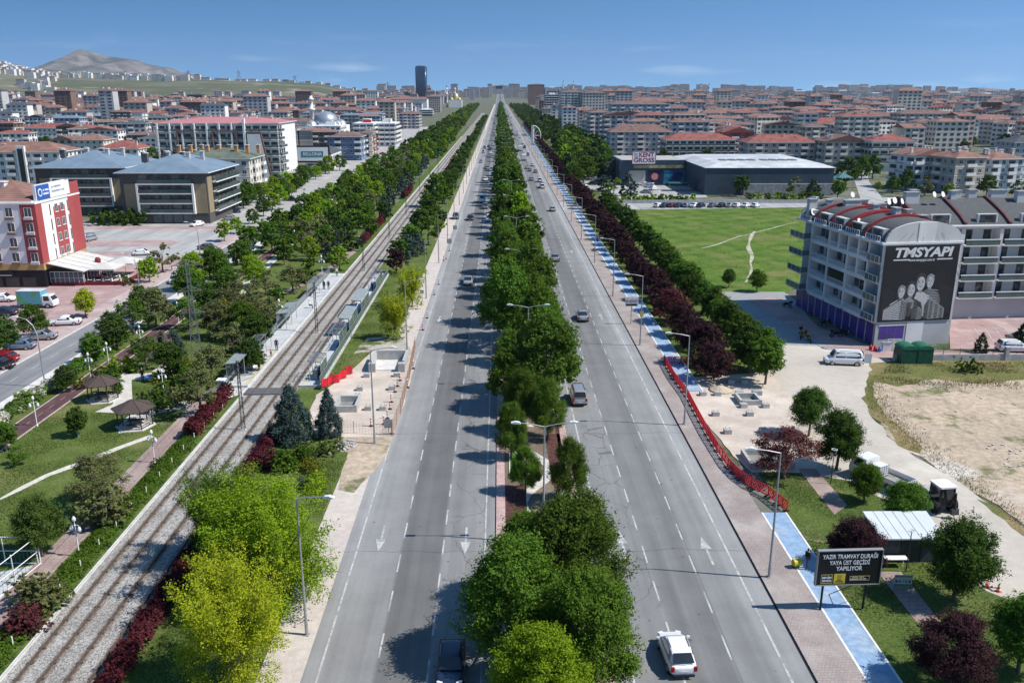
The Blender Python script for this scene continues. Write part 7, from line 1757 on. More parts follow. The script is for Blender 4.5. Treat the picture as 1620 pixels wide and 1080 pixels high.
# ---------------------------------------------------------------- two dark blocks with blue hipped roofs
def blueblock(label, x, y, w, d):
    t = thing('residence', label, 'apartment block', (x, y, 0)); Hb = 13.4; OC = wallmat('olive_cladding', (.26,.21,.13)); DK = wallmat('anthracite', (.085,.078,.076))
    b = MB(); b.box(-w/2, w/2, 0, d, 0, Hb, 0); b.box(-w/2+1.0, -w/2+4.4, -.12, -.003, 2.8, 10.6, 1); b.box(w/2-3.4, w/2-.3, -.12, -.003, 2.8, 10.6, 1); b.box(w/2+.003, w/2+.1, .3, 4.0, 2.8, Hb-1, 1); b.build('wall', [DK, OC], t)
    xa, xb = -w/2+4.9, w/2-3.9; f = MB()
    for z in (2.7, 5.3, 7.9, 10.4): f.box(xa, xb, -.95, -.004, z, z+.3)
    f.box(xa-.5, xa, -1.0, -.005, 2.7, 10.7); f.box(xb, xb+.5, -1.0, -.005, 2.7, 10.7); f.build('white_frame', TRIMW, t)
    for k in range(4):
        z = 3.0+2.6*k; n = int((xb-xa)/2.6)
        for i in range(n): MB().box(xa+.2+i*(xb-xa)/n, xa+(i+1)*(xb-xa)/n-.5, -.06, -.03, z+.1, z+2.15).build('window', CURT if (i+k) % 3 else CLEARISH, t)
        MB().box(xa+.01, xb-.01, -.93, -.89, z+.01, z+.95).build('balcony_glass', mat('dark_green_glass', (.05,.08,.075), .1, .2, .6, spec=.6), t)
        m = int(d/3.4)
        for i in range(1, m): MB().box(w/2+.03, w/2+.06, i*3.4+1, i*3.4+3.2, z+.1, z+2.15).build('window', CURT, t)
        q = MB(); q.box(w/2+.004, w/2+1.2, 4.4, d-.5, z-.3, z-.02); q.build('balcony_slab', TRIMW, t); MB().box(w/2+1.14, w/2+1.18, 4.4, d-.5, z, z+.95).build('balcony_glass', mat('dark_green_glass'), t)
    for i in range(4): MB().box(-w/2+8+i*2.7, -w/2+10.2+i*2.7, -.06, -.02, .3, 2.4).build('shop_window', GLASSB, t)
    b = MB(); hip(b, w, d, Hb, 4.0, 1.0, 0, 0, .8); rf = b.build('roof', [ROOF['blue'], TRIMW], t)
    for i, (u, v) in enumerate(((-.3,.3), (-.1,.45), (.05,.5), (.15,.42), (-.42,.5), (.25,.6), (-.2,.65))): chimney(rf, u*w, v*d, Hb+2.6, WALL['grey'] if i % 2 else WALL['dark'], 1.0, 2.0)
    for u in (-.28, -.2): MB().box(u*w-.8, u*w+.8, d*.3, d*.3+1.2, Hb+2.2, Hb+2.4).build('skylight', GLASS, rf)
    OCC.append((x, y+d/2, w*.65))
blueblock('dark residential block with blue hipped roof, nearer the boulevard', -89.5, 231, 23, 26)
blueblock('dark residential block with blue hipped roof, behind the hotel', -119, 247, 25, 26)
# ---------------------------------------------------------------- long white and brown block
t = block('long white eight storey block with brown frames and dusty pink roof', (-112.5, 352, 0), 0, 48, 30, 22, 'white', 'pink', style='rows', detail=1, rise=2.6, chim=9, sides=(1,)); OCC.append((-112, 367, 34)); BR = WALL['brown']
b = MB()
for k in range(8): b.box(-23.9+k*4.9, -23.3+k*4.9, -1.35, -.08, 0, 22)
b.build('facade_fin', TRIMW, t)
for xa, xb, za, zb in ((-16, -9, 12, 19), (-2, 8, 12, 19), (-22, -16.5, 3, 11), (2, 14, 3, 9)):
    b = MB(); b.box(xa, xb, -1.5, -.1, zb, zb+.5); b.box(xa, xb, -1.5, -.1, za-.5, za); b.box(xa, xa+.5, -1.5, -.1, za, zb); b.box(xb-.5, xb, -1.5, -.1, za, zb); b.build('brown_frame', BR, t)
b = MB(); b.add([(12,-.3,0),(20,-.3,0),(17,-.3,18),(12,-.3,18),(12,-1.6,0),(20,-1.6,0),(17,-1.6,18),(12,-1.6,18)], [(0,1,2,3),(4,7,6,5),(0,4,5,1),(1,5,6,2),(2,6,7,3),(3,7,4,0)]); b.build('stair_panel', TRIMW, t)
b = MB(); b.box(10.5,11.3,-1.8,-.1,0,24); b.build('fin_wall', TRIMW, t); b = MB(); b.tube((20.4,-1.2,.5),(17.2,-1.2,18.6),.5,None,4); b.tube((12,-1.2,18.6),(17.2,-1.2,18.6),.5,None,4); b.build('brown_frame', BR, t)
# ---------------------------------------------------------------- supermarket
t = thing('supermarket', 'low dark blue-grey supermarket with white roofs and a rooftop sign', 'supermarket', (45.5, 327, 0)); SMW = mat('slate_panel', (.045,.070,.092), .5, .12, .4); SH = 9.2
b = MB(); b.box(0, 26, 0, 26, 0, SH, 0); b.box(24.9, 69, -32, 24, 0, SH+.004, 0); b.box(-.3, 26, -.35, -.004, 6.0, SH+.3, 0); b.build('wall', SMW, t)
MB().box(.6, 24, .6, 25, SH+.001, SH+.2).build('roof', ROOF['flat'], t)
b = MB(); b.add([(24.6,-32.3,SH+.01),(69.5,-32.3,SH+.01),(69.5,24.3,SH+.01),(24.6,24.3,SH+.01),(30,-26,SH+1.2),(66,-26,SH+1.2),(66,18,SH+1.2),(30,18,SH+1.2)], [(0,1,5,4),(1,2,6,5),(2,3,7,6),(3,0,4,7),(4,5,6,7)]); rf = b.build('roof', ROOF['white'], t)
for k in range(4):
    for j in range(2): MB().box(34+k*3.4+j*15, 36.2+k*3.4+j*15, -16, -11, SH+1.21, SH+1.5).build('skylight', CLEARISH, rf)
MB().box(38, 69.2, -33.2, -32.02, .1, 3.9).build('metal_screen', mat('grey_sheeting', (.27,.275,.28), .7, .25, 1), t)
for x0, x1, m in ((3.5, 9.6, mat('entrance_light', (.48,.46,.40), .5, .2, .3)), (10.6, 15.8, mat('advert_navy', (.02,.02,.06), .5, .2, .3)), (16.6, 24.4, mat('advert_teal', (.03,.25,.34), .5, .3, .25, (.02,.04,.16), .15))): MB().box(x0, x1, -.12, -.05, .6, 5.6).build('window_poster', m, t)
q = MB(); q.wheel((13.2,-.14,3.4),1.3,.04,'y',18); q.build('poster_disc', mat('disc_pink', (.6,.25,.2), .5, .1, 1), t)
MB().box(5, 24, -.43, -.36, 6.5, 7.6).build('sign_band', mat('band_olive', (.30,.28,.12), .5, .4, .5), t)
sg = at(998, 294)
b = MB(); z0 = SH+.6; b.box(4.2, 13.2, -1.0, -.8, SH-1.2, SH+3.6); s = b.build('rooftop_sign', SIGNW, t)
RS = mat('sign_red', (.33,.03,.06), .5, .05, 1); outl = MB()
for a in ((4.2,13.2,SH+3.4,SH+3.6),(4.2,13.2,SH-1.2,SH-1.0),(4.2,4.4,SH-1,SH+3.4),(13.0,13.2,SH-1,SH+3.4)): outl.box(a[0],a[1],-1.04,-1.002,a[2],a[3])
outl.build('sign_border', RS, s); text('KENT', 2.3, s, (9.6,-1.02,SH+2.2), RS, bold=.06, width=5.6); text('GROSS', 2.2, s, (8.7,-1.02,SH+.2), RS, bold=.06, width=7.8)
b = MB(); b.tube((4.9,-1.03,SH+3.0),(5.4,-1.03,SH+2.8),.08,None,4); b.tube((5.4,-1.03,SH+2.8),(5.7,-1.03,SH+1.7),.08,None,4); b.tube((5.7,-1.03,SH+1.7),(6.5,-1.03,SH+1.7),.08,None,4); b.tube((5.4,-1.03,SH+2.6),(6.7,-1.03,SH+2.6),.08,None,4); b.wheel((5.8,-1.03,SH+1.4),.14,.05,'y'); b.wheel((6.4,-1.03,SH+1.4),.14,.05,'y'); b.build('trolley_emblem', RS, s)
OCC.append((70, 330, 40)); OCC.append((110, 320, 40))
tag(MB().box(0, at(1300,320).x-at(985,322).x, -.12, .12, 0, 1.1).build('boundary_wall', CONC, None, False, at(985, 322)), 'long low grey wall behind the parked car row', 'wall')
t = thing('shade_canopy', 'dark green shade canopy over trolleys in the supermarket car park', 'canopy', at(1058, 303)); MB().box(0, 14, 0, 5, 2.6, 2.9).build('roof', mat('canopy_green', (.03,.08,.06), .7, .1, 1), t)
for x in (.2, 7, 13.8): MB().tube((x,.2,0),(x,.2,2.6),.08,None,6).build('post', GALV, t)
t = thing('shade_canopy', 'teal tent canopies at the right end of the supermarket', 'canopy', at(1272, 300)); b = MB()
for k in range(3): b.prism([(k*6,0),(k*6+5.8,0),(k*6+5.8,7),(k*6,7)], 4.2, 5.8, 0, [(k*6+2.8,3),(k*6+3,3),(k*6+3,3.4),(k*6+2.8,3.4)])
b.build('tent_roof', mat('tent_teal', (.05,.17,.18), .7, .1, 1), t)
for x in (0, 6, 12, 17.8): MB().tube((x,.1,0),(x,.1,4.2),.09,None,6).build('post', GALV, t)
# ================================================================ named city blocks, right of the avenue
Q = pblock
Q(964, 1060, 250, 209, 'lilac grey block with old red hipped roof right behind the grove', 'lilac', 'old', 16, style='balc', rise=5)
Q(966, 1056, 216, 165, 'tall grey-blue block with striped balconies behind the lilac block', 'bluegrey', 'old', 21, style='loggia', rise=3)
Q(1052, 1162, 258, 222, 'wide white four storey block with red roof behind the supermarket', 'white', 'red', 16, style='rows', rise=4)
Q(1142, 1190, 256, 210, 'dark red gabled house beside the wide white block', 'red', 'red', 18, style='balc', rkind='gable')
Q(1180, 1288, 264, 226, 'salmon pink block with dormers and red roof behind the supermarket', 'pink', 'red', 15, style='balc', rise=4.5)
Q(1302, 1372, 267, 224, 'grey block with dark gables beside the salmon one', 'tan', 'old', 16, style='loggia', rkind='gable')
Q(1375, 1442, 270, 224, 'white glazed corner block with red roof at the side street', 'white', 'red', 15, style='rows', rise=3.5)
Q(1436, 1500, 300, 246, 'dark and white modern block nearest the grassy corner', 'white', 'terra', 13, style='loggia', trim='dark', rz=.25, rkind='gable')
Q(1502, 1556, 306, 250, 'taupe modern block between two white ones at the right', 'tan', 'terra', 14, style='balc', trim='white', rz=.2, rise=3)
Q(1558, 1618, 300, 252, 'grey and white modern block at the right edge with terracotta roof', 'paleblue', 'terra', 14, style='loggia', trim='dark', rz=.2, rise=3)
Q(1600, 1700, 262, 226, 'slate roofed block cut by the right edge', 'grey', 'slate', 16, style='grid', rise=4)
Q(1508, 1604, 222, 189, 'long bright white block with terracotta roof on the far right', 'white', 'terra', 14, style='grid', rise=4)
Q(1432, 1474, 236, 210, 'white house showing its blank gable end', 'white', 'old', 15, style='grid', rkind='gable')
Q(1330, 1420, 218, 184, 'long greyish block with dark red roof and rows of bays', 'lilac', 'old', 18, style='balc', rise=4)
Q(1420, 1506, 222, 180, 'long tan block with pilasters right of the greyish one', 'tan', 'old', 18, style='loggia', rise=3)
Q(1284, 1348, 226, 196, 'white block with red and white striped gable and red roof', 'white', 'red', 16, style='grid', rise=5)
Q(1215, 1256, 222, 190, 'white and red gabled block left of the striped one', 'white', 'red', 16, style='grid', rkind='gable')
Q(1110, 1168, 206, 179, 'cream block with terracotta hipped roofs far behind the supermarket', 'cream', 'terra', 14, style='grid', rise=5)
Q(1054, 1086, 198, 169, 'lilac block with low red roof behind the grey-blue tall one', 'lilac', 'old', 14, style='grid')
Q(1076, 1140, 224, 198, 'low wide villa with old red roof behind the white four storey block', 'cream', 'old', 16, style='grid', rise=5)
Q(1072, 1103, 190, 163, 'teal glass office block with flat blue roof', 'bluegrey', 'blue', 26, style='rows', rkind='flat')
Q(1160, 1210, 188, 166, 'greyish apartment row with red roof in the middle distance', 'grey', 'old', 15, style='balc')
Q(1215, 1250, 196, 174, 'pale block with terracotta roof left of the lilac tower', 'cream', 'terra', 14, style='grid')
Q(1252, 1300, 200, 172, 'cream block with wide terracotta roof in the middle distance', 'cream', 'terra', 14, style='grid')
Q(1302, 1330, 190, 168, 'lilac narrow tower in the middle distance', 'lilac', 'old', 16, style='balc')
Q(887, 918, 196, 146, 'white and grey ten storey tower nearest the grove, left of the pair', 'white', 'old', 26, style='loggia', rise=3)
Q(921, 956, 197, 147, 'cream and brown ten storey tower beside the white one', 'cream', 'old', 26, style='grid', rise=3)
Q(956, 972, 192, 165, 'narrow white block between the cream tower and the grey-blue block', 'white', 'old', 14, style='grid')
Q(862, 886, 186, 150, 'dark glass office block at the avenue grove end', 'dark', 'slate', 30, style='rows', rkind='flat')
Q(836, 861, 166, 134, 'brick red tower group above the avenue trees', 'brick', 'old', 40, style='grid', rise=3)
Q(862, 884, 166, 139, 'pale tower with reddish top right of the brick red tower', 'paleblue', 'old', 36, style='grid', rkind='flat')
Q(858, 884, 188, 172, 'low cream block with red roof by the dark glass office', 'cream', 'old', 20, style='grid')
Q(1022, 1045, 160, 138, 'pale drum like tower on the skyline', 'paleblue', 'flat', 40, style='grid', rkind='flat', cat='tower block')
Q(1146, 1170, 168, 143, 'pale high block on the skyline right of two minarets', 'lilac', 'old', 40, style='grid', cat='tower block')
Q(1244, 1286, 166, 145, 'dark and pale twin tower on the skyline', 'tan', 'flat', 40, style='balc', rkind='flat', cat='tower block')
Q(1317, 1351, 166, 144, 'grey tower with dark crown on the skyline', 'grey', 'slate', 40, style='grid', rkind='flat', cat='tower block')
Q(1370, 1403, 166, 148, 'pale blue tower on the skyline', 'paleblue', 'flat', 40, style='balc', rkind='flat', cat='tower block')
Q(1434, 1482, 172, 147, 'wide white and dark tower with red roof on the skyline', 'white', 'old', 40, style='loggia', cat='tower block')
Q(1487, 1537, 170, 147, 'beige stepped tower on the right skyline', 'cream', 'flat', 40, style='balc', rkind='flat', cat='tower block')
Q(1546, 1582, 174, 149, 'white gridded tower on the right skyline', 'white', 'flat', 40, style='grid', rkind='flat', cat='tower block')
Q(1505, 1552, 178, 162, 'dark red unfinished block with white roof slab before the gridded tower', 'brick', 'white', 21, style='rows', rkind='flat')
Q(1604, 1660, 184, 162, 'dark block on the far right edge', 'dark', 'slate', 21, style='grid', rkind='flat')
Q(1245, 1372, 168, 157, 'very long low grey hall on the skyline', 'grey', 'flat', 21, style='plain', rkind='flat', chim=0, cat='hall')
# ---------------------------------------------------------------- left of the avenue
t = Q(-40, 100, 290, 241, 'white block with terracotta roof and dark glass stair strip behind the hotel', 'white', 'terra', 18, style='balc', rise=4.5)
MB().box(1.4, 4.6, -1.3, -.08, 0, 14.2).build('stair_tower', TRIMW, t); MB().box(2.0, 4.0, -1.36, -1.302, 0, 13.2).build('stair_glazing', GLASS, t)
t = Q(283, 398, 308, 252, 'cream clad block with green roof and orange chimneys', 'cream', 'green', 18, style='balc', rise=4, chim=0); OR = WALL['orange']
for k in range(9): chimney(KIDS[t][-1], -13+k*3.3, 6+(k % 3)*2, along(340, 252, t.location.y).z + 2.2, OR, 1.1, 2.0)
Q(33, 143, 224, 203, 'long low white block with bright red roof and chimneys', 'white', 'red', 22, style='grid', rise=4, chim=8)
Q(85, 118, 246, 221, 'brown and cream house with old roof behind the blue roofs', 'tan', 'old', 16, style='grid', rkind='gable')
Q(118, 166, 246, 222, 'yellow and brown gabled house behind the blue roofs', 'cream', 'terra', 16, style='grid', rise=4)
Q(157, 220, 254, 236, 'house with wide bright red hipped roof', 'white', 'red', 18, style='grid', rise=5)
Q(222, 258, 242, 219, 'small white house with grey gables', 'white', 'slate', 14, style='grid')
Q(128, 156, 208, 196, 'yellow arched roof hall', 'yellow', 'flat', 30, style='plain', rkind='gable', cat='hall')
Q(160, 200, 212, 198, 'yellow and grey works building with two silos', 'yellow', 'flat', 24, style='grid', rkind='flat', cat='works')
Q(176, 216, 230, 210, 'white modern house by the far street', 'white', 'flat', 18, style='rows', rkind='flat')
Q(72, 120, 199, 186, 'grey blue roofed row house nearest the left edge', 'dark', 'blue', 20, style='rows')
Q(122, 172, 198, 184, 'grey blue roofed row house in the middle', 'dark', 'blue', 20, style='rows')
Q(176, 232, 196, 180, 'grey blue roofed row house beside the green lane', 'white', 'blue', 20, style='loggia')
Q(0, 32, 216, 196, 'white house with red roof at the left edge in the middle distance', 'white', 'red', 18, style='balc')
Q(30, 112, 206, 191, 'long dark low block behind the white red roofed row', 'dark', 'slate', 20, style='rows', rkind='flat')
Q(233, 280, 184, 172, 'white villas with orange roof', 'white', 'terra', 20, style='rows')
Q(160, 232, 173, 160, 'dark brown long block in the far left city', 'brown', 'old', 26, style='grid')
Q(107, 136, 174, 160, 'white block in the far left city', 'white', 'old', 26, style='balc')
Q(236, 262, 176, 164, 'brick toned block in the far left city', 'brick', 'old', 26, style='grid')
Q(170, 244, 158, 149, 'long grey blue hall below the green hillside', 'grey', 'flat', 30, style='rows', rkind='flat', cat='hall')
Q(485, 525, 268, 243, 'white showroom with dark gable roof and shop sign', 'white', 'slate', 26, style='plain', rkind='gable', chim=0, cat='showroom', name='showroom')
p = at(500, 268); t = thing('shop_sign', 'dark framed white shop sign panel on the showroom front', 'sign', (p.x-1, p.y-1.2, 3.2)); MB().box(-9, 8, -.2, .1, 0, 7.5).build('frame', BLACK, t); MB().box(-8.2, 7.2, -.26, -.21, .7, 6.8).build('panel', SIGNW, t); MB().box(-5, 5, -.31, -.27, 2.4, 5.0).build('panel', mat('sign_teal', (.03,.22,.26), .5, .1, 1), t); text('BELLONA', 2.0, t, (0,-.33,3.7), SIGNW, bold=.04, width=8.6)
Q(520, 572, 254, 217, 'blue and grey block with old red roof and violet balcony rails', 'blue', 'old', 20, style='balc', trim='lilac', rise=3)
Q(572, 590, 250, 210, 'beige block with red balconies beside the blue one', 'cream', 'old', 18, style='balc', trim='red')
t = Q(592, 626, 232, 196, 'white glazed corner block with a tall red sign tower', 'paleblue', 'white', 30, style='rows', rkind='flat')
b = MB(); b.box(-13, -8, -2, -.1, 1, 17); b.build('sign_tower', RED, t)
Q(560, 592, 234, 196, 'long white store block left of the red sign tower', 'white', 'white', 30, style='rows', rkind='flat')
Q(498, 540, 222, 200, 'white and silver store with slanted roof', 'white', 'white', 24, style='plain', rkind='flat')
Q(525, 576, 196, 174, 'long lilac pink block with chimneys left of the boulevard', 'lilac', 'old', 22, style='balc')
Q(578, 640, 194, 172, 'long pink roofed block with row of bays', 'lilac', 'terra', 22, style='balc')
Q(632, 664, 204, 180, 'narrow lilac block with red roof near the tree belt', 'lilac', 'old', 20, style='balc')
Q(664, 684, 184, 174, 'small blue and white pavilion with pointed roof', 'blue', 'white', 20, style='rows')
Q(612, 676, 180, 157, 'large white school like block with red roof', 'white', 'terra', 30, style='grid', rise=4)
Q(676, 697, 178, 153, 'tall tan block in the far left city near the belt', 'tan', 'terra', 26, style='grid')
Q(590, 620, 166, 156, 'white box with lilac front in the far left city', 'white', 'flat', 30, style='grid', rkind='flat')
Q(480, 516, 174, 162, 'white block behind the minaret', 'white', 'terra', 24, style='balc')
Q(516, 548, 150, 138, 'wide white hall on the skyline left of the tower', 'white', 'white', 40, style='plain', rkind='flat', chim=0, cat='hall')
Q(420, 436, 146, 138, 'low white hall on the hill edge', 'white', 'white', 40, style='plain', rkind='flat', chim=0, cat='hall')
# far tower, mosques
p = at(667, 150); t = thing('skyscraper', 'lone dark glass skyscraper on the skyline left of the avenue', 'skyscraper', (along(667, 140, 2500).x, 2500, 0)); TG = mat('tower_glass', (.03,.065,.12), .25, .25, .05, spec=.6); w = 15.5; zt = along(667, 106, 2500).z
ring = [(math.copysign(abs(math.cos(a))**.28, math.cos(a))*w, math.copysign(abs(math.sin(a))**.28, math.sin(a))*w) for a in [2*math.pi*k/28 for k in range(28)]]
MB().prism(ring, 0, zt).build('tower_wall', TG, t, True); b = MB()
for k in range(1, 40): b.prism([(x*1.012, y*1.012) for x, y in ring], zt*k/40, zt*k/40+.5)
b.build('floor_band', mat('tower_band', (.04,.06,.095), .5, .1, .1), t); MB().prism([(x*.8, y*.8) for x, y in ring], zt, zt+2.5).build('roof', mat('tower_band'), t); MB().box(-w*1.02, -w*.7, -w*.5, w*.5, 0, zt-2).build('pale_side', WALL['grey'], t)
def minaret(parent, x, y, h, r, m):
    b = MB(); b.lathe([(r*1.5,0),(r*1.5,h*.16),(r,h*.2),(r*.95,h*.55),(r*1.7,h*.57),(r*1.7,h*.6),(r*.85,h*.605),(r*.8,h*.78),(r*1.4,h*.79),(r*1.4,h*.81),(r*.7,h*.82),(r*.7,h*.88)], 10, (x, y)); q = b.build('minaret', m, parent, True)
    MB().lathe([(r*.85,h*.881),(r*.4,h*.95),(0.02,h)], 10, (x, y)).build('spire', ROOF['slate'], q)
SILV = mat('silver_dome', (.42,.44,.46), .35, .1, .3, metal=.6); GOLDD = mat('gold_dome', (.55,.42,.18), .35, .1, .3, metal=.5)
p = at(517, 216); A = along(494, 142, p.y); t = thing('mosque', 'mosque with silver domes and a slender white minaret', 'mosque', p); zt = along(517, 176, p.y).z
MB().box(-16, 16, -14, 16, 0, zt*.45).build('wall', WALL['white'], t); b = MB(); b.lathe([(9.5,zt*.44),(9.5,zt*.62)]+[(9.5*math.cos(a), zt*.62+(zt*.38)*math.sin(a)) for a in [math.pi/2*i/8 for i in range(1,9)]], 22); b.build('dome', SILV, t, True)
for x, y in ((-10,-9),(10,-9),(-10,9),(10,9)): b = MB(); b.lathe([(5,zt*.44)]+[(5*math.cos(a), zt*.44+4.5*math.sin(a)) for a in [math.pi/2*i/6 for i in range(0,7)]], 16, (x, y)); b.build('small_dome', SILV, t, True)
minaret(t, at(494, 216).x - p.x, 4, A.z, 1.7, WALL['white'])
p = at(721, 170); t = thing('mosque', 'white mosque with golden domes and two minarets beside the far boulevard', 'mosque', p); zt = along(721, 147, p.y).z
MB().box(-15, 15, -12, 14, 0, zt*.5).build('wall', WALL['white'], t)
for x, y, r in ((0,0,8.5),(-9,-7,4),(9,-7,4)): b = MB(); b.lathe([(r,zt*.48)]+[(r*math.cos(a), zt*.5+(zt*.5 if r > 8 else 6)*math.sin(a)) for a in [math.pi/2*i/7 for i in range(0,8)]], 18, (x, y)); b.build('dome', GOLDD, t, True)
for px in (707, 720): minaret(t, at(px, 170).x - p.x, 10, along(px, 134, p.y).z, 1.6, WALL['white'])
p = at(75, 164); t = thing('mosque', 'far mosque with white dome and minaret before the green hillside', 'mosque', p); MB().box(0, 34, -10, 14, 0, 10).build('wall', WALL['white'], t); b = MB(); b.lathe([(13,10)]+[(13*math.cos(a), 10+12*math.sin(a)) for a in [math.pi/2*i/7 for i in range(0,8)]], 18, (22, 0)); b.build('dome', SILV, t, True); minaret(t, -2, 0, along(73, 141, p.y).z, 2.4, WALL['white'])
p = at(1113, 164); t = thing('mosque', 'skyline mosque with two tall thin minarets right of the avenue', 'mosque', p); b = MB(); b.box(-20, 20, -14, 14, 0, 14); b.build('wall', WALL['white'], t); b = MB(); b.lathe([(14,14)]+[(14*math.cos(a), 14+13*math.sin(a)) for a in [math.pi/2*i/7 for i in range(0,8)]], 18); b.build('dome', ROOF['slate'], t, True)
for px in (1107, 1120): minaret(t, at(px, 164).x - p.x, 0, along(px, 131, p.y).z, 2.0, WALL['grey'])
p = at(898, 158); t = thing('mosque', 'mosque with two minarets behind the brick red tower', 'mosque', p); b = MB(); b.box(-24, 24, -16, 16, 0, 20); b.build('wall', WALL['grey'], t); b = MB(); b.lathe([(16,20)]+[(16*math.cos(a), 20+14*math.sin(a)) for a in [math.pi/2*i/7 for i in range(0,8)]], 18); b.build('dome', ROOF['slate'], t, True)
for px in (890.5, 906.5): minaret(t, at(px, 158).x - p.x, 0, along(px, 127, p.y).z, 2.6, WALL['grey'])

# ================================================================ fill of the city: nearest as buildings, the rest as one mass
rg = random.Random(23); fill = []
def free(x, y, r): return all((x-a)**2 + (y-c)**2 > (r + q)**2 for a, c, q in OCC)
for side in (1, -1):
    y = 500
    while y < 4600:
        sp = 21 + y*.009; x = (62 if side > 0 else 105) + max(0, y-500)*(.02 if side > 0 else .03) + rg.uniform(0, 20)
        while x < .66*y + 60:
            X = side*x + rg.uniform(-4, 4); Y = y + rg.uniform(-12, 12); r = 14
            hilly = side < 0 and Y > 3250 and X < -.18*Y
            if free(X, Y, r) and not hilly and rg.random() < .86 and abs(X) > 55: fill.append((math.hypot(X, Y), X, Y)); OCC.append((X, Y, 9))
            x += sp * rg.uniform(.85, 1.35)
        y += sp * (1.25 if y < 1200 else 1.5)
fill.sort()
NIND = 212
wallc = dict(R=['cream', 'white', 'lilac', 'tan', 'pink', 'grey', 'cream', 'white', 'tan'], L=['white', 'grey', 'lilac', 'white', 'cream', 'brown', 'bluegrey', 'tan'])
wname = dict(cream='cream', white='white', lilac='lilac grey', tan='tan', pink='pinkish', grey='grey', brown='brown', bluegrey='blue-grey')
rname = dict(terra='terracotta', old='old red', red='bright red', slate='slate', blue='blue grey')
for i, (dd, X, Y) in enumerate(fill[:NIND]):
    sd = 'R' if X > 0 else 'L'; wl = rg.choice(wallc[sd]); rf = rg.choice(('terra', 'old', 'red', 'terra', 'old') if sd == 'R' else ('terra', 'old', 'old', 'slate', 'red', 'blue'))
    w = rg.uniform(12, 23); d = rg.uniform(10, 13); fl = rg.choice((5, 5, 5, 6, 6, 7) if sd == 'R' else (3, 4, 4, 5, 5))
    zone = ('near' if dd < 760 else 'middle' if dd < 1050 else 'far') + (' city right' if sd == 'R' else ' city left') + ' of the avenue'
    nf = {3: 'three', 4: 'four', 5: 'five', 6: 'six', 7: 'seven', 8: 'eight'}[fl]
    block(f'{wname[wl]} {nf}-storey block with {rname[rf]} roof, {zone}', (X, Y, 0), rg.choice((0, 0, .1, -.12, .3, 1.57)), w, d, fl*2.95, wl, rf, rg.choice(('hip', 'hip', 'hip', 'gable')), rg.choice(('grid', 'balc', 'loggia')), 0, f'{wname[wl]} {nf}-storey {rname[rf]} roofed blocks, {zone}', sides=(-1,) if X > 0 else (1,), chim=2)
b = MB(); FM = [WALL[n] for n in ('white', 'cream', 'lilac', 'tan', 'grey', 'brown')] + [ROOF['terra'], ROOF['old'], ROOF['slate'], CURT]
def massblock(b, x, y, z, w, d, H, wi, ri):
    if z == 0 and x > -1000: z = rise(y)
    b.box(x-w/2, x+w/2, y-d/2, y+d/2, z-4, z+H, wi); n = max(2, int(H/3))
    for k in range(n):
        zz = z + H*k/n + .9
        for j in range(max(2, int(w/5))):
            m = max(2, int(w/5)); xa = x-w/2 + w*(j+.2)/m; xb = x-w/2 + w*(j+.75)/m
            b.face([(xa, y-d/2-.1, zz), (xb, y-d/2-.1, zz), (xb, y-d/2-.1, zz+1.5), (xa, y-d/2-.1, zz+1.5)], 9)
    for _ in range(rg.randint(0, 3)): xx, yy = x+rg.uniform(-.35,.35)*w, y+rg.uniform(-.3,.1)*d; b.box(xx-.6, xx+.6, yy-.6, yy+.6, z+H+.5, z+H+3.6, 0)
    if ri: x0, x1, ya, yb = x-w/2-.7, x+w/2+.7, y-d/2-.7, y+d/2+.7; e = d*.45; zz = z+H; b.add([(x0,ya,zz),(x1,ya,zz),(x1,yb,zz),(x0,yb,zz),(x0+e,y,zz+3),(x1-e,y,zz+3)], [(0,1,5,4),(1,2,5),(2,3,4,5),(3,0,4)], ri)
for dd, X, Y in fill[NIND:]:
    fl = rg.choice((5, 5, 6, 7, 8)) if rg.random() < .92 else rg.choice((10, 12)); massblock(b, X, Y, 0, rg.uniform(14, 28), rg.uniform(11, 15), fl*2.95, rg.choice((0, 1, 2, 3, 4, 1, 5) if X > 0 else (0, 0, 2, 4, 5, 3)), rg.choice((6, 6, 7, 7, 8)))
for _ in range(150):                                                 # skyline across the end of the avenue
    X = rg.uniform(-700, 2600); massblock(b, X, rg.uniform(4700, 5600), 0, rg.uniform(30, 60), 20, rg.uniform(26, 50), rg.choice((2, 3, 4, 4, 1)), rg.choice((0, 0, 7)))
for px in range(712, 860, 7):                                        # the blocks that close the avenue
    A = along(px, 140, 3700 + rg.uniform(-250, 500))
    if abs(A.x) > 26: massblock(b, A.x, A.y, 0, rg.uniform(20, 34), 18, rg.choice((26, 34, 44, 56)), rg.choice((2, 3, 4, 1)), rg.choice((0, 7)))
    else: massblock(b, A.x, 5200, 0, 40, 18, 40, 2, 7)
far = b.build('far_city', FM); tag(far, 'mass of small far apartment blocks reaching to the skyline', None, None, 'stuff')
# trees between the houses
for i in range(285):
    side = rg.choice((1, -1)); Y = rg.uniform(400, 1500); X = side*(rg.uniform(.12, .62)*Y + 20)
    if free(X, Y, 1.5): tree('city_tree', 'plane', rg.choice(('dark', 'green', 'dark')), X, Y, rg.uniform(6, 10), 'small dark green tree between the far apartment blocks', 'trees between the city blocks', wide=1.3, res='far' if Y > 600 else 'lo')
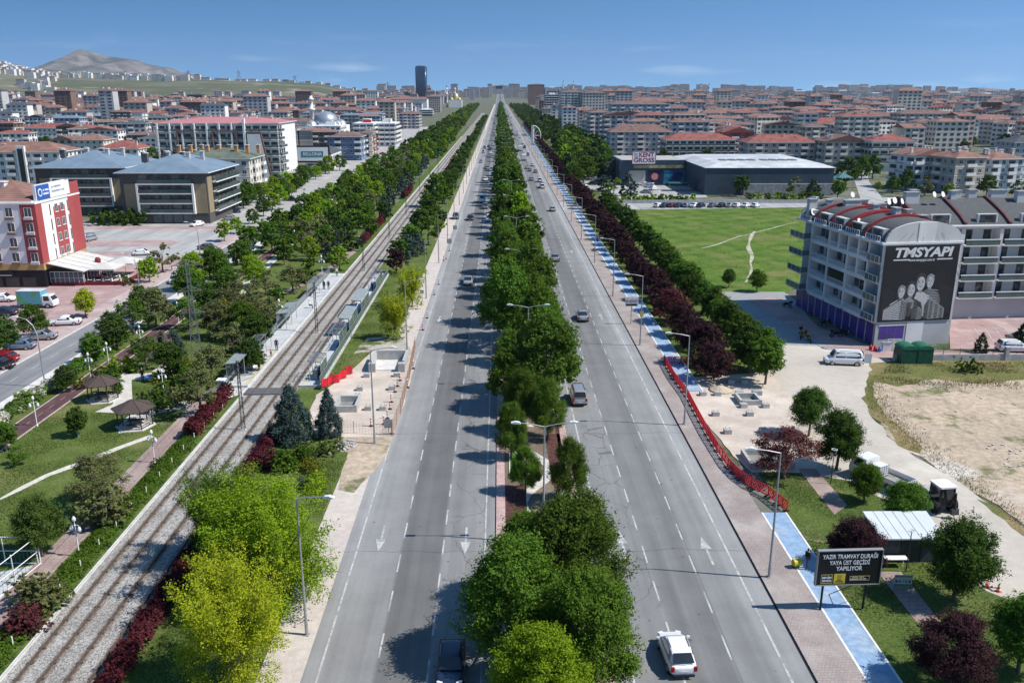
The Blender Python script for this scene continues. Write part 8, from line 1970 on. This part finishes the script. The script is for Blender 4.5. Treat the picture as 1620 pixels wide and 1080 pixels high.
# ================================================================ hills and the mountain
def sm(t): t = max(0, min(1, t)); return t*t*(3-2*t)
from mathutils import noise as mnoise
SKY = [(-400, 190), (-60, 172), (0, 165), (60, 132), (90, 112), (200, 98), (330, 94), (420, 86), (500, 74), (560, 42), (610, 20), (680, 0), (900, 0)]
def hillz(x, y):
    px = 790 + x/max(y, 1)*1350/.96; s = 0
    for (a, za), (c, zc) in zip(SKY, SKY[1:]):
        if a <= px <= c: s = za + (zc-za)*sm((px-a)/(c-a))
    if px < -400: s = 190
    n = 1 + .12*mnoise.fractal(Vector((x*.0016, y*.0016, 3)), 1.0, 2.0, 4)
    return s*n*sm((y-3050)/1450)**1.1 - 1.5
b = MB(); nx, ny = 90, 46; vs = []
for j in range(ny+1):
    y = 2400 + 3600*j/ny
    for i in range(nx+1): x = -y*.95 + (y*.95 - 250)*i/nx; vs.append((x, y, hillz(x, y)))
b.add(vs, [(j*(nx+1)+i, j*(nx+1)+i+1, (j+1)*(nx+1)+i+1, (j+1)*(nx+1)+i) for j in range(ny) for i in range(nx)])
t_ = NT('hillside'); co = t_.coord(); c_ = t_.mix(t_.ramp(t_.noise(t_.n('ShaderNodeMapping', {0: co, 'Scale': (.0022, .006, .01)}).outputs[0], 1, 5), .42, .58), (.085,.098,.052), (.145,.135,.085)); c_ = t_.mix(t_.ramp(t_.noise(t_.n('ShaderNodeMapping', {0: co, 'Location': (3000,900,0), 'Scale': (.003, .004, .01)}).outputs[0], 1, 4), .58, .68), c_, (.34,.30,.235))
struct(b.build('hill', t_.finish(c_, .95, .1), None, True))
b = MB()
for row, (yy, pa, pb, n) in enumerate(((4250, -20, 90, 26), (4450, -20, 100, 26), (4050, -10, 95, 22), (4350, 90, 190, 24), (4300, 190, 300, 26), (3700, 40, 90, 8), (4480, 300, 560, 18), (4150, -10, 60, 16))):
    for k in range(n):
        px = pa + (pb-pa)*(k+rg.random()*.7)/n; y = yy + rg.uniform(-60, 60); x = (px-790)*.96/1350*y; massblock(b, x, y, hillz(x, y), rg.uniform(26, 44), 20, rg.uniform(16, 30) if px < 320 else 10, rg.choice((0, 1, 1, 4, 0)), rg.choice((0, 0, 7)))
tag(b.build('hillside_town', FM), 'pale new apartment rows along the hillside at the left', None, None, 'stuff')
for k, (px, yt) in enumerate(((377, 112), (466, 120), (297, 112), (197, 112), (613, 130), (1287, 138), (1290, 144))):
    A = along(px, yt, 4400 if px < 700 else 1500); z0 = max(0, hillz(A.x, A.y)) if px < 700 else 0; t = thing('mast', f'thin lattice mast on the skyline, {nth(k+1)} of those standing along it', 'mast', (A.x, A.y, z0), 0, 'skyline masts'); b = MB(); h = A.z - z0; s = A.y/1500
    for sx in (-1, 1): b.tube((sx*3*s,0,0),(sx*.4*s,0,h),.35*s,None,4)
    for j in range(6): b.tube((-3*s*(1-j/6.5),0,h*j/6),(3*s*(1-(j+1)/6.5),0,h*(j+1)/6),.25*s,None,3)
    b.build('lattice', GALVP, t); b = MB(); b.tube((-5*s,0,h*.85),(5*s,0,h*.85),.3*s,None,4); b.build('crossarm', GALVP, t)
def ridge(name, prof, dist, depth, m, seed, rough=.1):
    b = MB(); nx, ny = 120, 18; vs = []; pa, pb = prof[0][0], prof[-1][0]
    for j in range(ny+1):
        v = j/ny
        for i in range(nx+1):
            px = pa + (pb-pa)*i/nx; y = dist + depth*(v-.5); x = (px-790)*.96/1350*dist; s = 0
            for (a, za), (c, zc) in zip(prof, prof[1:]):
                if a <= px <= c: s = za + (zc-za)*(px-a)/(c-a)
            hz = max(0, (146-s))/1406*dist + 34; k = (1-abs(v-.5)*2)
            n = mnoise.fractal(Vector((x*.0012+seed, y*.0012, 1)), .8, 2.1, 6)
            vs.append((x, y, (hz*k**.8)*(1+rough*n*(1 if k < 1 else .15)) - 20*(1-k)))
    b.add(vs, [(j*(nx+1)+i, j*(nx+1)+i+1, (j+1)*(nx+1)+i+1, (j+1)*(nx+1)+i) for j in range(ny) for i in range(nx)]); return struct(b.build(name, m, None, True))
MT = mat('mountain_rock', (.155,.135,.12), .95, .42, .006, (.095,.095,.075), .0022, .44, .56)
ridge('mountain', [(40,142),(70,110),(95,100),(118,96),(128,90),(140,86),(150,84),(158,86),(172,90),(186,93),(205,95),(225,98),(245,104),(262,108),(278,110),(296,117),(315,122),(345,134),(380,146)], 9500, 4200, MT, 3, .34)
ridge('mountain', [(1380,150),(1410,147),(1440,148),(1480,149),(1510,143),(1535,140),(1560,139),(1590,142),(1640,143),(1700,144),(1760,146)], 13000, 4000, MT, 9, .12)
# ================================================================ the air
if HAZE:
    b = MB(); b.box(-9000, 9000, -300, 16500, -1, 640)
    hz = b.build('haze', bpy.data.materials.new('haze_air')); hz['kind'] = 'stuff'
    hm = hz.data.materials[0]; hm.use_nodes = True; hn = hm.node_tree; hn.nodes.clear()
    ho = hn.nodes.new('ShaderNodeOutputMaterial'); hv = hn.nodes.new('ShaderNodeVolumePrincipled')
    hv.inputs['Color'].default_value = (.62, .74, .92, 1); hv.inputs['Density'].default_value = HAZE; hv.inputs['Anisotropy'].default_value = .2
    hn.links.new(hv.outputs[0], ho.inputs['Volume'])
